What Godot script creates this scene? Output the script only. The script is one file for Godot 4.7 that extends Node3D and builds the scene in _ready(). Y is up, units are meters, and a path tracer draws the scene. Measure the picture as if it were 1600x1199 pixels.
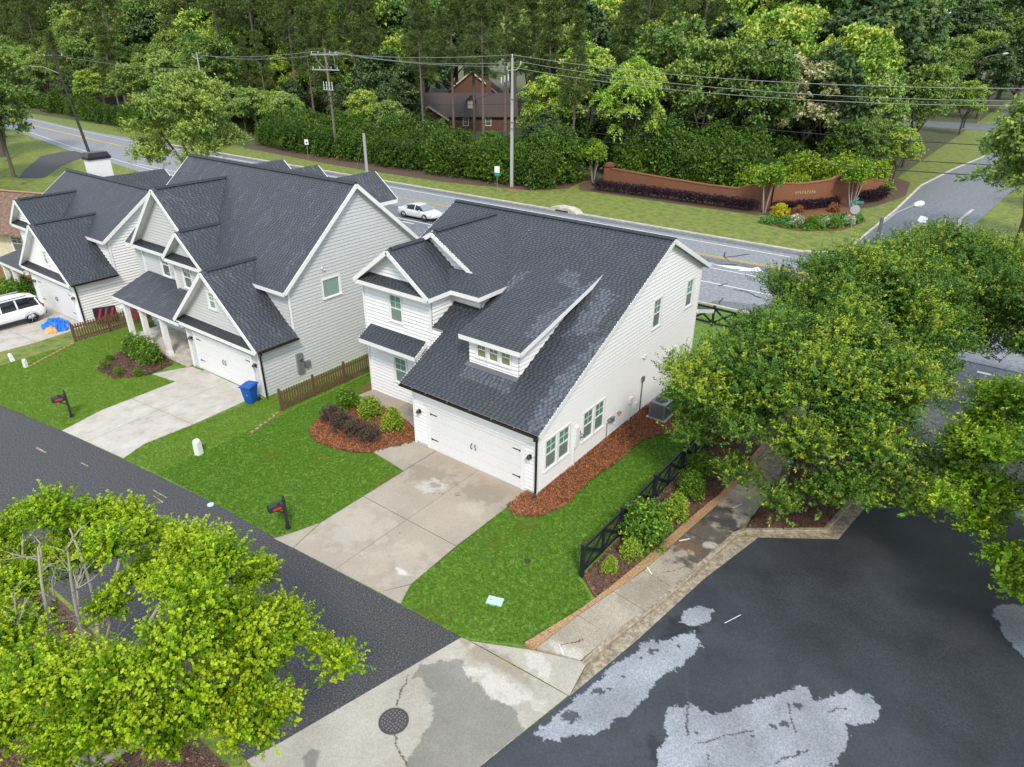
extends Node3D
# A rainy-day drone view: three new houses between a small lane, a side street and a highway with woods behind.
# World axes: x runs along the house fronts (right is +), z towards the viewer, origin at the main house's right front corner.

var rng := RandomNumberGenerator.new()
var M := {}
var used := {}

func _ready():
	rng.seed = 20240607
	view_and_light()
	make_materials()
	setting()
	main_house()
	grey_house()
	far_left_house()
	distant_houses()
	yard_things()
	street_things()
	vehicles()
	planting()
	woods()
	grass_cover()

func view_and_light():
	var cam := Camera3D.new()
	cam.name = "camera"
	cam.fov = 58.38
	cam.near = 0.2
	cam.far = 2500.0
	var yaw := Basis(Vector3.UP, 0.64596)
	var pit := Basis(Vector3.RIGHT, -0.46747)
	var rol := Basis(Vector3.BACK, 0.0064)
	cam.transform = Transform3D(yaw * pit * rol, Vector3(12.69, 16.29, 18.5))
	add_child(cam)
	cam.current = true
	var sun := DirectionalLight3D.new()
	sun.name = "sun_behind_cloud"
	sun.light_energy = 0.5
	sun.light_color = Color(1.0, 0.965, 0.91)
	sun.light_angular_distance = 11.0
	sun.shadow_enabled = true
	add_child(sun)
	sun.look_at_from_position(Vector3(14.5, 21, 14), Vector3.ZERO)
	var e := Environment.new()
	e.background_mode = Environment.BG_SKY
	var sk := ProceduralSkyMaterial.new()
	sk.sky_top_color = Color(0.86, 0.91, 0.97)
	sk.sky_horizon_color = Color(0.94, 0.96, 0.98)
	sk.sky_curve = 0.2
	sk.ground_bottom_color = Color(0.3, 0.33, 0.3)
	sk.ground_horizon_color = Color(0.72, 0.76, 0.78)
	sk.sun_angle_max = 1.0
	var s := Sky.new()
	s.sky_material = sk
	e.sky = s
	e.background_energy_multiplier = 0.76
	e.tonemap_mode = Environment.TONE_MAPPER_LINEAR
	e.tonemap_exposure = 2.0
	e.sdfgi_enabled = true
	e.ssao_enabled = true
	e.ssil_enabled = true
	var w := WorldEnvironment.new()
	w.name = "environment"
	w.environment = e
	add_child(w)

# ---------------------------------------------------------------- mesh builder
class MB:
	var v := PackedVector3Array()
	var n := PackedVector3Array()
	var c := PackedColorArray()
	var ix := PackedInt32Array()
	func face(p: PackedVector3Array, col := Color.WHITE):
		# convex, counterclockwise seen from outside
		var nn := Vector3.ZERO
		for i in range(2, p.size()):
			nn += (p[i - 1] - p[0]).cross(p[i] - p[0])
		nn = nn.normalized()
		var b := v.size()
		for q in p:
			v.push_back(q)
			n.push_back(nn)
			c.push_back(col)
		for i in range(1, p.size() - 1):
			ix.push_back(b)
			ix.push_back(b + i + 1)
			ix.push_back(b + i)
	func quad(a: Vector3, b: Vector3, d: Vector3, e: Vector3, col := Color.WHITE):
		face(PackedVector3Array([a, b, d, e]), col)
	func box(o: Vector3, s: Vector3, bs := Basis(), col := Color.WHITE, taper := 1.0):
		var h := s * 0.5
		var p := PackedVector3Array()
		for k in 8:
			var t := taper if (k & 2) else 1.0
			p.push_back(o + bs * Vector3((h.x if k & 1 else -h.x) * t, h.y if k & 2 else -h.y, (h.z if k & 4 else -h.z) * t))
		for f in [[4, 5, 7, 6], [1, 0, 2, 3], [5, 1, 3, 7], [0, 4, 6, 2], [6, 7, 3, 2], [0, 1, 5, 4]]:
			quad(p[f[0]], p[f[1]], p[f[2]], p[f[3]], col)
	func bar(p: Vector3, q: Vector3, wide: float, high: float, up := Vector3.UP, col := Color.WHITE):
		var d := q - p
		var z := d.normalized()
		var x := up.cross(z).normalized()
		var y := z.cross(x)
		box((p + q) * 0.5, Vector3(wide, high, d.length()), Basis(x, y, z), col)
	func tube(pts: PackedVector3Array, rad: PackedFloat32Array, seg := 6, col := Color.WHITE, caps := true):
		var rings := []
		var prev := Vector3.ZERO
		for i in pts.size():
			var d: Vector3 = (pts[mini(i + 1, pts.size() - 1)] - pts[maxi(i - 1, 0)]).normalized()
			var x := prev
			if i == 0:
				x = d.cross(Vector3.UP if absf(d.y) < 0.9 else Vector3.RIGHT)
			x = (x - d * x.dot(d)).normalized()
			prev = x
			var y := d.cross(x)
			var b := v.size()
			for k in seg:
				var a := TAU * k / seg
				var o := x * cos(a) + y * sin(a)
				v.push_back(pts[i] + o * rad[i])
				n.push_back(o)
				c.push_back(col)
			rings.push_back(b)
		for i in pts.size() - 1:
			for k in seg:
				var k2 := (k + 1) % seg
				var a: int = rings[i] + k
				var b: int = rings[i] + k2
				var d: int = rings[i + 1] + k2
				var e: int = rings[i + 1] + k
				ix.append_array(PackedInt32Array([a, d, b, a, e, d]))
		if caps:
			for end in [0, pts.size() - 1]:
				var p := PackedVector3Array()
				for k in seg:
					p.push_back(v[rings[end] + (seg - 1 - k if end == 0 else k)])
				face(p, col)
	func lathe(at: Vector3, prof: PackedVector2Array, seg := 12, col := Color.WHITE, bs := Basis()):
		# profile of (radius, height), bottom to top
		var b := v.size()
		for i in prof.size():
			var d: Vector2 = prof[mini(i + 1, prof.size() - 1)] - prof[maxi(i - 1, 0)]
			var nn := Vector2(d.y, -d.x).normalized()
			for k in seg:
				var a := TAU * k / seg
				v.push_back(at + bs * Vector3(prof[i].x * cos(a), prof[i].y, prof[i].x * sin(a)))
				n.push_back(bs * Vector3(nn.x * cos(a), nn.y, nn.x * sin(a)))
				c.push_back(col)
		for i in prof.size() - 1:
			for k in seg:
				var k2 := (k + 1) % seg
				var a := b + i * seg + k
				var q := b + i * seg + k2
				ix.append_array(PackedInt32Array([a, q, q + seg, a, q + seg, a + seg]))
	func prism(poly: PackedVector2Array, xf: Transform3D, d0: float, d1: float, col := Color.WHITE):
		# outline in the xy plane of xf, from depth d0 to d1 (d1 outside)
		var pp := poly
		if Geometry2D.is_polygon_clockwise(pp):
			pp = pp.duplicate()
			pp.reverse()
		var t := Geometry2D.triangulate_polygon(pp)
		for k in range(0, t.size(), 3):
			var a := pp[t[k]]
			var b := pp[t[k + 1]]
			var d := pp[t[k + 2]]
			if (b - a).cross(d - a) < 0.0:
				var s := b
				b = d
				d = s
			face(PackedVector3Array([xf * Vector3(a.x, a.y, d1), xf * Vector3(b.x, b.y, d1), xf * Vector3(d.x, d.y, d1)]), col)
			face(PackedVector3Array([xf * Vector3(d.x, d.y, d0), xf * Vector3(b.x, b.y, d0), xf * Vector3(a.x, a.y, d0)]), col)
		for k in pp.size():
			var a := pp[k]
			var b := pp[(k + 1) % pp.size()]
			quad(xf * Vector3(a.x, a.y, d0), xf * Vector3(b.x, b.y, d0), xf * Vector3(b.x, b.y, d1), xf * Vector3(a.x, a.y, d1), col)
	func sheet(poly: PackedVector2Array, hf: Callable, col := Color.WHITE):
		# flat polygon of (x, z) laid on the ground
		var t := Geometry2D.triangulate_polygon(poly)
		for k in range(0, t.size(), 3):
			var a := poly[t[k]]
			var b := poly[t[k + 1]]
			var d := poly[t[k + 2]]
			if (b - a).cross(d - a) > 0.0:
				var s := b
				b = d
				d = s
			face(PackedVector3Array([Vector3(a.x, hf.call(a.x, a.y), a.y), Vector3(b.x, hf.call(b.x, b.y), b.y), Vector3(d.x, hf.call(d.x, d.y), d.y)]), col)
	func done(m: Material, uv_area := Rect2()) -> ArrayMesh:
		var a := []
		a.resize(Mesh.ARRAY_MAX)
		a[Mesh.ARRAY_VERTEX] = v
		a[Mesh.ARRAY_NORMAL] = n
		a[Mesh.ARRAY_COLOR] = c
		a[Mesh.ARRAY_INDEX] = ix
		if uv_area.size.x > 0.0:
			var uv := PackedVector2Array()
			for p in v:
				uv.push_back((Vector2(p.x, p.z) - uv_area.position) / uv_area.size)
			a[Mesh.ARRAY_TEX_UV] = uv
		var me := ArrayMesh.new()
		me.add_surface_from_arrays(Mesh.PRIMITIVE_TRIANGLES, a)
		me.surface_set_material(0, m)
		return me

func xf(o: Vector3, x: Vector3, z: Vector3) -> Transform3D:
	# a frame whose x runs along a wall, y up and z out of it
	return Transform3D(Basis(x, z.cross(x), z), o)

func rect(x0: float, y0: float, x1: float, y1: float) -> PackedVector2Array:
	return PackedVector2Array([Vector2(x0, y0), Vector2(x1, y0), Vector2(x1, y1), Vector2(x0, y1)])

func V2(a: Array) -> PackedVector2Array:
	var p := PackedVector2Array()
	for i in range(0, a.size(), 2):
		p.push_back(Vector2(a[i], a[i + 1]))
	return p

func numbered(called: String) -> String:
	if not used.has(called):
		used[called] = 0
		return called
	used[called] += 1
	return "%s_%03d" % [called, used[called]]

func tag(o: Node, label: String, category: String, group := "", kind := "") -> Node:
	if label:
		o.set_meta("label", label)
	if category:
		o.set_meta("category", category)
	if group:
		o.set_meta("group", group)
	if kind:
		o.set_meta("kind", kind)
	return o

func thing(called: String, label: String, category: String, at := Vector3.ZERO, turn := 0.0, group := "") -> Node3D:
	var o := Node3D.new()
	o.name = numbered(called)
	add_child(o)
	o.position = at
	o.rotation.y = turn
	tag(o, label, category, group)
	return o

func part(parent: Node, called: String, me: Mesh, at := Vector3.ZERO) -> MeshInstance3D:
	var o := MeshInstance3D.new()
	o.name = called if parent != self else numbered(called)
	o.mesh = me
	o.position = at
	parent.add_child(o, true)
	return o

func struct(called: String, me: Mesh) -> MeshInstance3D:
	var o := part(self, called, me)
	o.set_meta("kind", "structure")
	return o

func copy(o: Node3D, label: String, group := "") -> Node3D:
	var c: Node3D = o.duplicate()
	c.name = numbered(String(o.name).rstrip("0123456789").rstrip("_"))
	add_child(c)
	c.set_meta("label", label)
	if group:
		c.set_meta("group", group)
	return c

# ---------------------------------------------------------------- terrain
func gy(x: float, z: float) -> float:
	var f := -0.0225 * clampf(-x - 6.0, 0.0, 56.0)
	return f * clampf((z + 28.0) / 10.0, 0.0, 1.0)

func drape(b: MB, poly: PackedVector2Array, dy: float, col := Color.WHITE):
	for xr in [[-900.0, -62.0], [-62.0, -34.0], [-34.0, -20.0], [-20.0, -6.0], [-6.0, 900.0]]:
		for zr in [[-900.0, -28.0], [-28.0, -23.0], [-23.0, -18.0], [-18.0, 900.0]]:
			for piece in Geometry2D.intersect_polygons(poly, rect(xr[0], zr[0], xr[1], zr[1])):
				b.sheet(piece, func(x, z): return gy(x, z) + dy, col)

func slab(poly: PackedVector2Array, dy: float, m: Material, thick := 0.1) -> ArrayMesh:
	# a paving slab that follows the ground: top sheet and edges
	var b := MB.new()
	drape(b, poly, dy)
	var pp := poly
	if Geometry2D.is_polygon_clockwise(pp):
		pp = pp.duplicate()
		pp.reverse()
	for k in pp.size():
		var a := pp[k]
		var d := pp[(k + 1) % pp.size()]
		var ya := gy(a.x, a.y) + dy
		var yd := gy(d.x, d.y) + dy
		b.quad(Vector3(a.x, ya, a.y), Vector3(d.x, yd, d.y), Vector3(d.x, yd - thick, d.y), Vector3(a.x, ya - thick, a.y))
	return b.done(m)

# ---------------------------------------------------------------- materials
func L(r: float, g: float, b: float) -> Color:
	return Color(r, g, b).linear_to_srgb()

func noise(sd: int, freq: float, oct := 5, gain := 0.5, kind := FastNoiseLite.TYPE_SIMPLEX_SMOOTH) -> FastNoiseLite:
	var f := FastNoiseLite.new()
	f.seed = sd
	f.noise_type = kind
	f.frequency = freq
	f.fractal_octaves = oct
	f.fractal_gain = gain
	return f

func ntex(f: FastNoiseLite, ramp: Array, size := 512, bump := 0.0) -> NoiseTexture2D:
	var t := NoiseTexture2D.new()
	t.width = size
	t.height = size
	t.seamless = true
	t.generate_mipmaps = false
	t.noise = f
	if bump > 0.0:
		t.as_normal_map = true
		t.bump_strength = bump
	else:
		var g := Gradient.new()
		g.offsets = PackedFloat32Array()
		var offs := PackedFloat32Array()
		var cols := PackedColorArray()
		for r in ramp:
			offs.push_back(r[0])
			cols.push_back(L(r[1], r[2], r[3]))
		g.offsets = offs
		g.colors = cols
		t.color_ramp = g
	return t

func mat(key: String, col: Color, rough := 0.8, spec := 0.5) -> StandardMaterial3D:
	var m := StandardMaterial3D.new()
	m.resource_name = key
	m.albedo_color = col
	m.roughness = rough
	m.metallic_specular = spec
	M[key] = m
	return m

func tri(m: StandardMaterial3D, tile: float, world := true):
	m.uv1_triplanar = true
	m.uv1_world_triplanar = world
	m.uv1_scale = Vector3.ONE / tile

func tmat(key: String, f: FastNoiseLite, ramp: Array, tile: float, rough := 0.85, bump := 0.0, size := 512, world := true) -> StandardMaterial3D:
	var m := mat(key, Color.WHITE, rough)
	m.albedo_texture = ntex(f, ramp, size)
	if bump > 0.0:
		m.normal_enabled = true
		m.normal_texture = ntex(f, [], size, bump)
		m.normal_scale = 1.0
	tri(m, tile, world)
	return m

func vmat(key: String, rough := 0.8, spec := 0.5) -> StandardMaterial3D:
	var m := mat(key, Color.WHITE, rough, spec)
	m.vertex_color_use_as_albedo = true
	return m

func leafmat(key: String, back: Color) -> StandardMaterial3D:
	var m := vmat(key, 0.5, 0.35)
	m.backlight_enabled = true
	m.backlight = back
	m.cull_mode = BaseMaterial3D.CULL_DISABLED
	return m

# a computed colour map of one paved area: base mottling, stains and wet or dry patches with their own outlines
func paved(key: String, area: Rect2, per_m: float, base: Color, mottle: float, speck: float, stains: Array, patches: Array, cracks: Array, rough := 0.8, crack_col := Color(0.05, 0.05, 0.05)):
	var w := int(area.size.x * per_m)
	var h := int(area.size.y * per_m)
	var im := Image.create(w, h, false, Image.FORMAT_RGB8)
	var n1 := noise(hash(key) % 1000, 0.35, 4, 0.55)
	var n2 := noise(77, 5.5, 3, 0.8)
	var n3 := noise(78, 1.3, 3, 0.6)
	var boxes := []
	for p in patches:
		var r := Rect2(p.poly[0], Vector2.ZERO)
		for q in p.poly:
			r = r.expand(q)
		boxes.push_back(r.grow(0.6))
	var rg := RandomNumberGenerator.new()
	rg.seed = 5
	for j in h:
		for i in w:
			var q := area.position + Vector2(i + 0.5, j + 0.5) / per_m
			var a := n1.get_noise_2d(q.x, q.y)
			var c := base * (1.0 + mottle * a)
			for s in stains:
				var d: Vector2 = (q - s[0]) / s[1]
				if absf(d.x) < 1.6 and absf(d.y) < 1.6:
					var k := 1.0 - d.length() + 0.9 * n3.get_noise_2d(q.x * 1.0, q.y * 1.0)
					if k > 0.0:
						c = c.lerp(s[2], clampf(k * 2.2, 0.0, 1.0) * s[3])
			for k in patches.size():
				if boxes[k].has_point(q):
					var p: Dictionary = patches[k]
					var jit: Vector2 = Vector2(n2.get_noise_2d(q.x, q.y), n2.get_noise_2d(q.x + 50.0, q.y)) * p.edge + Vector2(n3.get_noise_2d(q.x, q.y), n3.get_noise_2d(q.x, q.y + 70.0)) * p.edge * 1.5
					if Geometry2D.is_point_in_polygon(q + jit, p.poly):
						c = c.lerp(p.col * (1.0 + mottle * a), p.a)
			c = c * (1.0 + speck * (rg.randf() - 0.5))
			im.set_pixel(i, j, c.linear_to_srgb())
	var cc := crack_col.linear_to_srgb()
	for cr in cracks:
		var at: Vector2 = cr[0]
		var to: Vector2 = cr[1]
		var steps := int(at.distance_to(to) * per_m * 1.3)
		var off := 0.0
		var side := (to - at).normalized().orthogonal()
		for s in steps:
			off += rg.randf_range(-0.02, 0.02)
			off *= 0.985
			var q := (at.lerp(to, float(s) / steps) + side * off - area.position) * per_m
			if rg.randf() < cr[2] and q.x >= 0 and q.y >= 0 and q.x < w - 1 and q.y < h - 1:
				im.set_pixel(int(q.x), int(q.y), cc)
				if rg.randf() < 0.4:
					im.set_pixel(int(q.x) + 1, int(q.y), cc)
	var m := mat(key, Color.WHITE, rough)
	m.albedo_texture = ImageTexture.create_from_image(im)
	m.texture_repeat = false

func make_materials():
	tmat("lawn", noise(1, 0.012, 6, 0.75), [[0.0, 0.055, 0.12, 0.012], [0.4, 0.1, 0.2, 0.02], [0.65, 0.14, 0.245, 0.026], [1.0, 0.22, 0.28, 0.05]], 7.0, 0.75, 6.0, 1024)
	tmat("verge_grass", noise(2, 0.014, 7, 0.78), [[0.0, 0.05, 0.085, 0.014], [0.3, 0.1, 0.145, 0.02], [0.55, 0.165, 0.205, 0.03], [0.8, 0.23, 0.235, 0.05], [1.0, 0.32, 0.28, 0.09]], 17.0, 0.8, 8.0, 1024)
	tmat("forest_floor", noise(3, 0.02, 6, 0.7), [[0.0, 0.03, 0.03, 0.012], [0.5, 0.065, 0.075, 0.025], [1.0, 0.13, 0.14, 0.05]], 9.0, 0.9)
	tmat("pine_straw", noise(4, 0.05, 5, 0.8), [[0.0, 0.06, 0.02, 0.008], [0.45, 0.19, 0.07, 0.028], [0.7, 0.29, 0.115, 0.05], [1.0, 0.44, 0.23, 0.12]], 2.2, 0.85, 10.0)
	tmat("dark_mulch", noise(5, 0.05, 5, 0.8), [[0.0, 0.03, 0.018, 0.012], [0.5, 0.1, 0.055, 0.04], [0.75, 0.2, 0.12, 0.09], [1.0, 0.4, 0.28, 0.2]], 2.0, 0.85, 10.0)
	tmat("red_soil", noise(6, 0.02, 5, 0.7), [[0.0, 0.13, 0.045, 0.02], [0.5, 0.3, 0.12, 0.06], [1.0, 0.42, 0.2, 0.1]], 3.0, 0.9, 5.0)
	tmat("asphalt", noise(7, 0.045, 5, 0.62), [[0.0, 0.008, 0.008, 0.01], [0.35, 0.028, 0.028, 0.031], [0.55, 0.055, 0.055, 0.058], [0.75, 0.105, 0.103, 0.102], [1.0, 0.36, 0.34, 0.33]], 3.4, 0.62, 6.0, 1024)
	tmat("wet_asphalt", noise(8, 0.05, 6, 0.95), [[0.0, 0.006, 0.009, 0.014], [0.42, 0.02, 0.026, 0.036], [0.6, 0.036, 0.045, 0.06], [1.0, 0.16, 0.17, 0.19]], 3.3, 0.42, 5.0, 1024)
	tmat("pale_asphalt", noise(9, 0.02, 6, 0.75), [[0.0, 0.13, 0.14, 0.155], [0.45, 0.21, 0.222, 0.24], [0.7, 0.27, 0.283, 0.303], [1.0, 0.37, 0.385, 0.405]], 8.0, 0.6, 3.0, 1024)
	tmat("damp_asphalt", noise(10, 0.02, 6, 0.8), [[0.0, 0.07, 0.075, 0.085], [0.5, 0.13, 0.14, 0.155], [1.0, 0.25, 0.26, 0.28]], 6.0, 0.5, 3.0)
	tmat("concrete", noise(11, 0.01, 6, 0.7), [[0.0, 0.3, 0.27, 0.22], [0.45, 0.47, 0.43, 0.37], [0.7, 0.56, 0.52, 0.46], [1.0, 0.66, 0.63, 0.58]], 5.0, 0.75, 2.0)
	tmat("old_concrete", noise(12, 0.02, 6, 0.8), [[0.0, 0.1, 0.075, 0.045], [0.4, 0.24, 0.2, 0.14], [0.65, 0.36, 0.31, 0.23], [1.0, 0.52, 0.47, 0.38]], 3.0, 0.75, 3.0)
	tmat("bright_concrete", noise(13, 0.01, 6, 0.7), [[0.0, 0.34, 0.29, 0.235], [0.4, 0.44, 0.405, 0.355], [0.7, 0.49, 0.46, 0.415], [1.0, 0.54, 0.515, 0.475]], 7.0, 0.75, 2.0)
	tmat("tan_stone", noise(14, 0.03, 5, 0.75), [[0.0, 0.16, 0.09, 0.04], [0.5, 0.36, 0.22, 0.11], [1.0, 0.52, 0.36, 0.2]], 2.0, 0.8, 3.0)
	tmat("bark", noise(15, 0.06, 5, 0.7), [[0.0, 0.04, 0.03, 0.022], [0.5, 0.12, 0.095, 0.075], [1.0, 0.26, 0.22, 0.18]], 1.2, 0.9, 10.0)
	tmat("pale_bark", noise(16, 0.06, 5, 0.7), [[0.0, 0.14, 0.12, 0.1], [0.5, 0.36, 0.34, 0.3], [1.0, 0.58, 0.56, 0.5]], 0.8, 0.9, 8.0)
	tmat("pine_bark", noise(17, 0.05, 5, 0.7), [[0.0, 0.06, 0.045, 0.04], [0.5, 0.17, 0.135, 0.12], [1.0, 0.33, 0.28, 0.25]], 2.0, 0.9, 10.0)
	tmat("brick", noise(18, 0.09, 4, 0.9), [[0.0, 0.06, 0.022, 0.012], [0.35, 0.19, 0.072, 0.036], [0.6, 0.31, 0.13, 0.068], [1.0, 0.55, 0.36, 0.25]], 5.0, 0.85, 6.0)
	tmat("old_brick", noise(28, 0.09, 4, 0.9), [[0.0, 0.05, 0.025, 0.018], [0.45, 0.13, 0.06, 0.04], [0.7, 0.2, 0.1, 0.07], [1.0, 0.34, 0.22, 0.17]], 3.0, 0.85, 4.0)
	tmat("fence_wood", noise(19, 0.05, 5, 0.75), [[0.0, 0.045, 0.025, 0.014], [0.5, 0.14, 0.08, 0.043], [1.0, 0.34, 0.23, 0.14]], 0.9, 0.85, 5.0)
	tmat("white_paint", noise(20, 0.02, 5, 0.7), [[0.0, 0.7, 0.705, 0.715], [0.5, 0.755, 0.755, 0.76], [1.0, 0.785, 0.785, 0.785]], 2.5, 0.55, 0.0)
	tmat("white_trim", noise(21, 0.02, 5, 0.7), [[0.0, 0.72, 0.72, 0.715], [0.5, 0.77, 0.77, 0.768], [1.0, 0.8, 0.8, 0.8]], 2.0, 0.5, 0.0, 256)
	tmat("grey_paint", noise(22, 0.02, 5, 0.7), [[0.0, 0.46, 0.475, 0.48], [0.5, 0.52, 0.535, 0.54], [1.0, 0.56, 0.575, 0.58]], 2.5, 0.55, 0.0)
	tmat("door_white", noise(23, 0.03, 4, 0.8), [[0.0, 0.66, 0.665, 0.67], [0.5, 0.73, 0.73, 0.73], [1.0, 0.78, 0.78, 0.78]], 1.0, 0.5, 2.0, 256)
	tmat("brown_roof", noise(24, 0.06, 5, 0.8), [[0.0, 0.02, 0.014, 0.013], [0.5, 0.06, 0.042, 0.04], [1.0, 0.13, 0.1, 0.09]], 3.0, 0.8, 4.0)
	tmat("rust_roof", noise(25, 0.03, 6, 0.8), [[0.0, 0.05, 0.035, 0.03], [0.45, 0.12, 0.08, 0.065], [0.7, 0.32, 0.17, 0.1], [1.0, 0.5, 0.3, 0.2]], 6.0, 0.85, 4.0)
	tmat("cream_stucco", noise(26, 0.03, 5, 0.7), [[0.0, 0.5, 0.43, 0.3], [1.0, 0.72, 0.65, 0.5]], 3.0, 0.8, 0.0, 256)
	vmat("shingle", 0.5, 0.55)
	mat("roof_under", L(0.03, 0.036, 0.045), 0.8)
	mat("ridge_cap", L(0.022, 0.027, 0.036), 0.6)
	mat("soffit", L(0.72, 0.72, 0.72), 0.7)
	mat("gutter_brown", L(0.018, 0.012, 0.01), 0.4)
	mat("gutter_white", L(0.76, 0.76, 0.75), 0.45)
	mat("black_metal", L(0.012, 0.012, 0.014), 0.4)
	mat("black_paint", L(0.014, 0.016, 0.02), 0.5)
	mat("black_plastic", L(0.02, 0.021, 0.024), 0.5)
	var g := mat("glass", Color(0.82, 0.93, 0.9, 0.12), 0.03)
	g.transparency = BaseMaterial3D.TRANSPARENCY_ALPHA
	mat("tree_reflection_teal", L(0.045, 0.19, 0.135), 0.6)  # teal of trees reflected in the panes, painted into the blind
	mat("screen_blind", L(0.085, 0.155, 0.12), 0.6)
	mat("pale_blind", L(0.16, 0.29, 0.24), 0.65)
	mat("dark_room", L(0.03, 0.03, 0.03), 0.8)
	mat("yellow_room", L(0.19, 0.15, 0.05), 0.8)
	mat("grey_metal", L(0.32, 0.33, 0.34), 0.45)
	M.grey_metal.metallic = 0.6
	mat("dark_grey_metal", L(0.12, 0.125, 0.13), 0.5)
	mat("copper", L(0.42, 0.2, 0.12), 0.35)
	mat("white_plastic", L(0.76, 0.77, 0.74), 0.5)
	mat("pale_green_plastic", L(0.5, 0.66, 0.58), 0.55)
	mat("pale_blue_plastic", L(0.42, 0.62, 0.62), 0.55)
	mat("bin_blue", L(0.005, 0.085, 0.38), 0.4)
	mat("tarp_blue", L(0.004, 0.14, 0.62), 0.4)
	mat("tarp_orange", L(0.75, 0.36, 0.14), 0.6)
	mat("toy_red", L(0.5, 0.03, 0.06), 0.5)
	mat("red_letter", L(0.55, 0.02, 0.03), 0.5)
	mat("car_white", L(0.8, 0.81, 0.82), 0.22)
	M.car_white.clearcoat_enabled = true
	mat("car_silver", L(0.62, 0.65, 0.69), 0.22)
	M.car_silver.clearcoat_enabled = true
	mat("car_glass", L(0.012, 0.016, 0.022), 0.05)
	mat("windscreen", L(0.2, 0.24, 0.28), 0.05)
	mat("tyre", L(0.012, 0.012, 0.013), 0.8)
	mat("tail_red", L(0.3, 0.01, 0.012), 0.2)
	mat("headlight", L(0.6, 0.62, 0.64), 0.1)
	mat("chrome", L(0.55, 0.56, 0.58), 0.2)
	M.chrome.metallic = 0.9
	mat("line_white", L(0.7, 0.71, 0.72), 0.6)
	mat("line_yellow", L(0.62, 0.38, 0.05), 0.6)
	mat("crack_seal", L(0.02, 0.021, 0.025), 0.5)
	mat("joint", L(0.07, 0.06, 0.05), 0.9)
	mat("pole_grey", L(0.36, 0.37, 0.37), 0.75)
	mat("pole_wood", L(0.2, 0.15, 0.1), 0.85)
	mat("pole_dark", L(0.03, 0.027, 0.026), 0.8)
	mat("insulator", L(0.5, 0.6, 0.62), 0.3)
	mat("wire_black", L(0.02, 0.02, 0.022), 0.6)
	mat("wire_pale", L(0.28, 0.3, 0.31), 0.5)
	mat("sign_green", L(0.01, 0.26, 0.2), 0.4)
	mat("sign_white", L(0.72, 0.73, 0.74), 0.4)
	mat("sign_back", L(0.36, 0.38, 0.4), 0.4)
	mat("iron", L(0.055, 0.045, 0.05), 0.5)
	mat("iron_stud", L(0.16, 0.15, 0.15), 0.45)
	mat("gold_letter", L(0.5, 0.42, 0.25), 0.5)
	vmat("straw_chip", 0.85)
	vmat("grass_blade", 0.6, 0.3)
	vmat("flower", 0.7)
	leafmat("maple_leaf", L(0.24, 0.36, 0.02))
	leafmat("elm_leaf", L(0.1, 0.16, 0.02))
	leafmat("shrub_leaf", L(0.14, 0.24, 0.02))
	leafmat("wood_leaf", L(0.15, 0.25, 0.04))
	leafmat("needle", L(0.1, 0.16, 0.04))
	leafmat("purple_leaf", L(0.06, 0.02, 0.05))
	leafmat("blossom", L(0.3, 0.3, 0.3))

# ---------------------------------------------------------------- the setting
func ground_sheet(called: String, poly: PackedVector2Array, dy: float, m: String, uv := Rect2()) -> MeshInstance3D:
	var b := MB.new()
	drape(b, poly, dy)
	return struct(called, b.done(M[m], uv))

func along(pts: PackedVector2Array, z: float) -> float:
	# x of a polyline (z falling) at z
	for i in pts.size() - 1:
		if z <= pts[i].y and z >= pts[i + 1].y:
			return lerpf(pts[i].x, pts[i + 1].x, (pts[i].y - z) / (pts[i].y - pts[i + 1].y))
	return pts[0].x if z > pts[0].y else pts[pts.size() - 1].x

func kerb_mesh(pts: PackedVector2Array, wide: float, high: float, m: String, side := 1.0) -> ArrayMesh:
	# a kerb swept along pts, standing on the given side, with a chamfered street edge
	var b := MB.new()
	var prof := [Vector2(0, -0.1), Vector2(0, high - 0.03), Vector2(0.03, high), Vector2(wide, high), Vector2(wide, -0.1)]
	var rows := []
	for i in pts.size():
		var d := (pts[mini(i + 1, pts.size() - 1)] - pts[maxi(i - 1, 0)]).normalized()
		var nn := d.orthogonal() * -side
		var row := PackedVector3Array()
		for p in prof:
			var q: Vector2 = pts[i] + nn * p.x
			row.push_back(Vector3(q.x, gy(q.x, q.y) + p.y, q.y))
		rows.push_back(row)
	for i in rows.size() - 1:
		for k in 4:
			b.quad(rows[i][k], rows[i + 1][k], rows[i + 1][k + 1], rows[i][k + 1])
	for end in [0, rows.size() - 1]:
		b.face(rows[end])
	return b.done(M[m])

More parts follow.
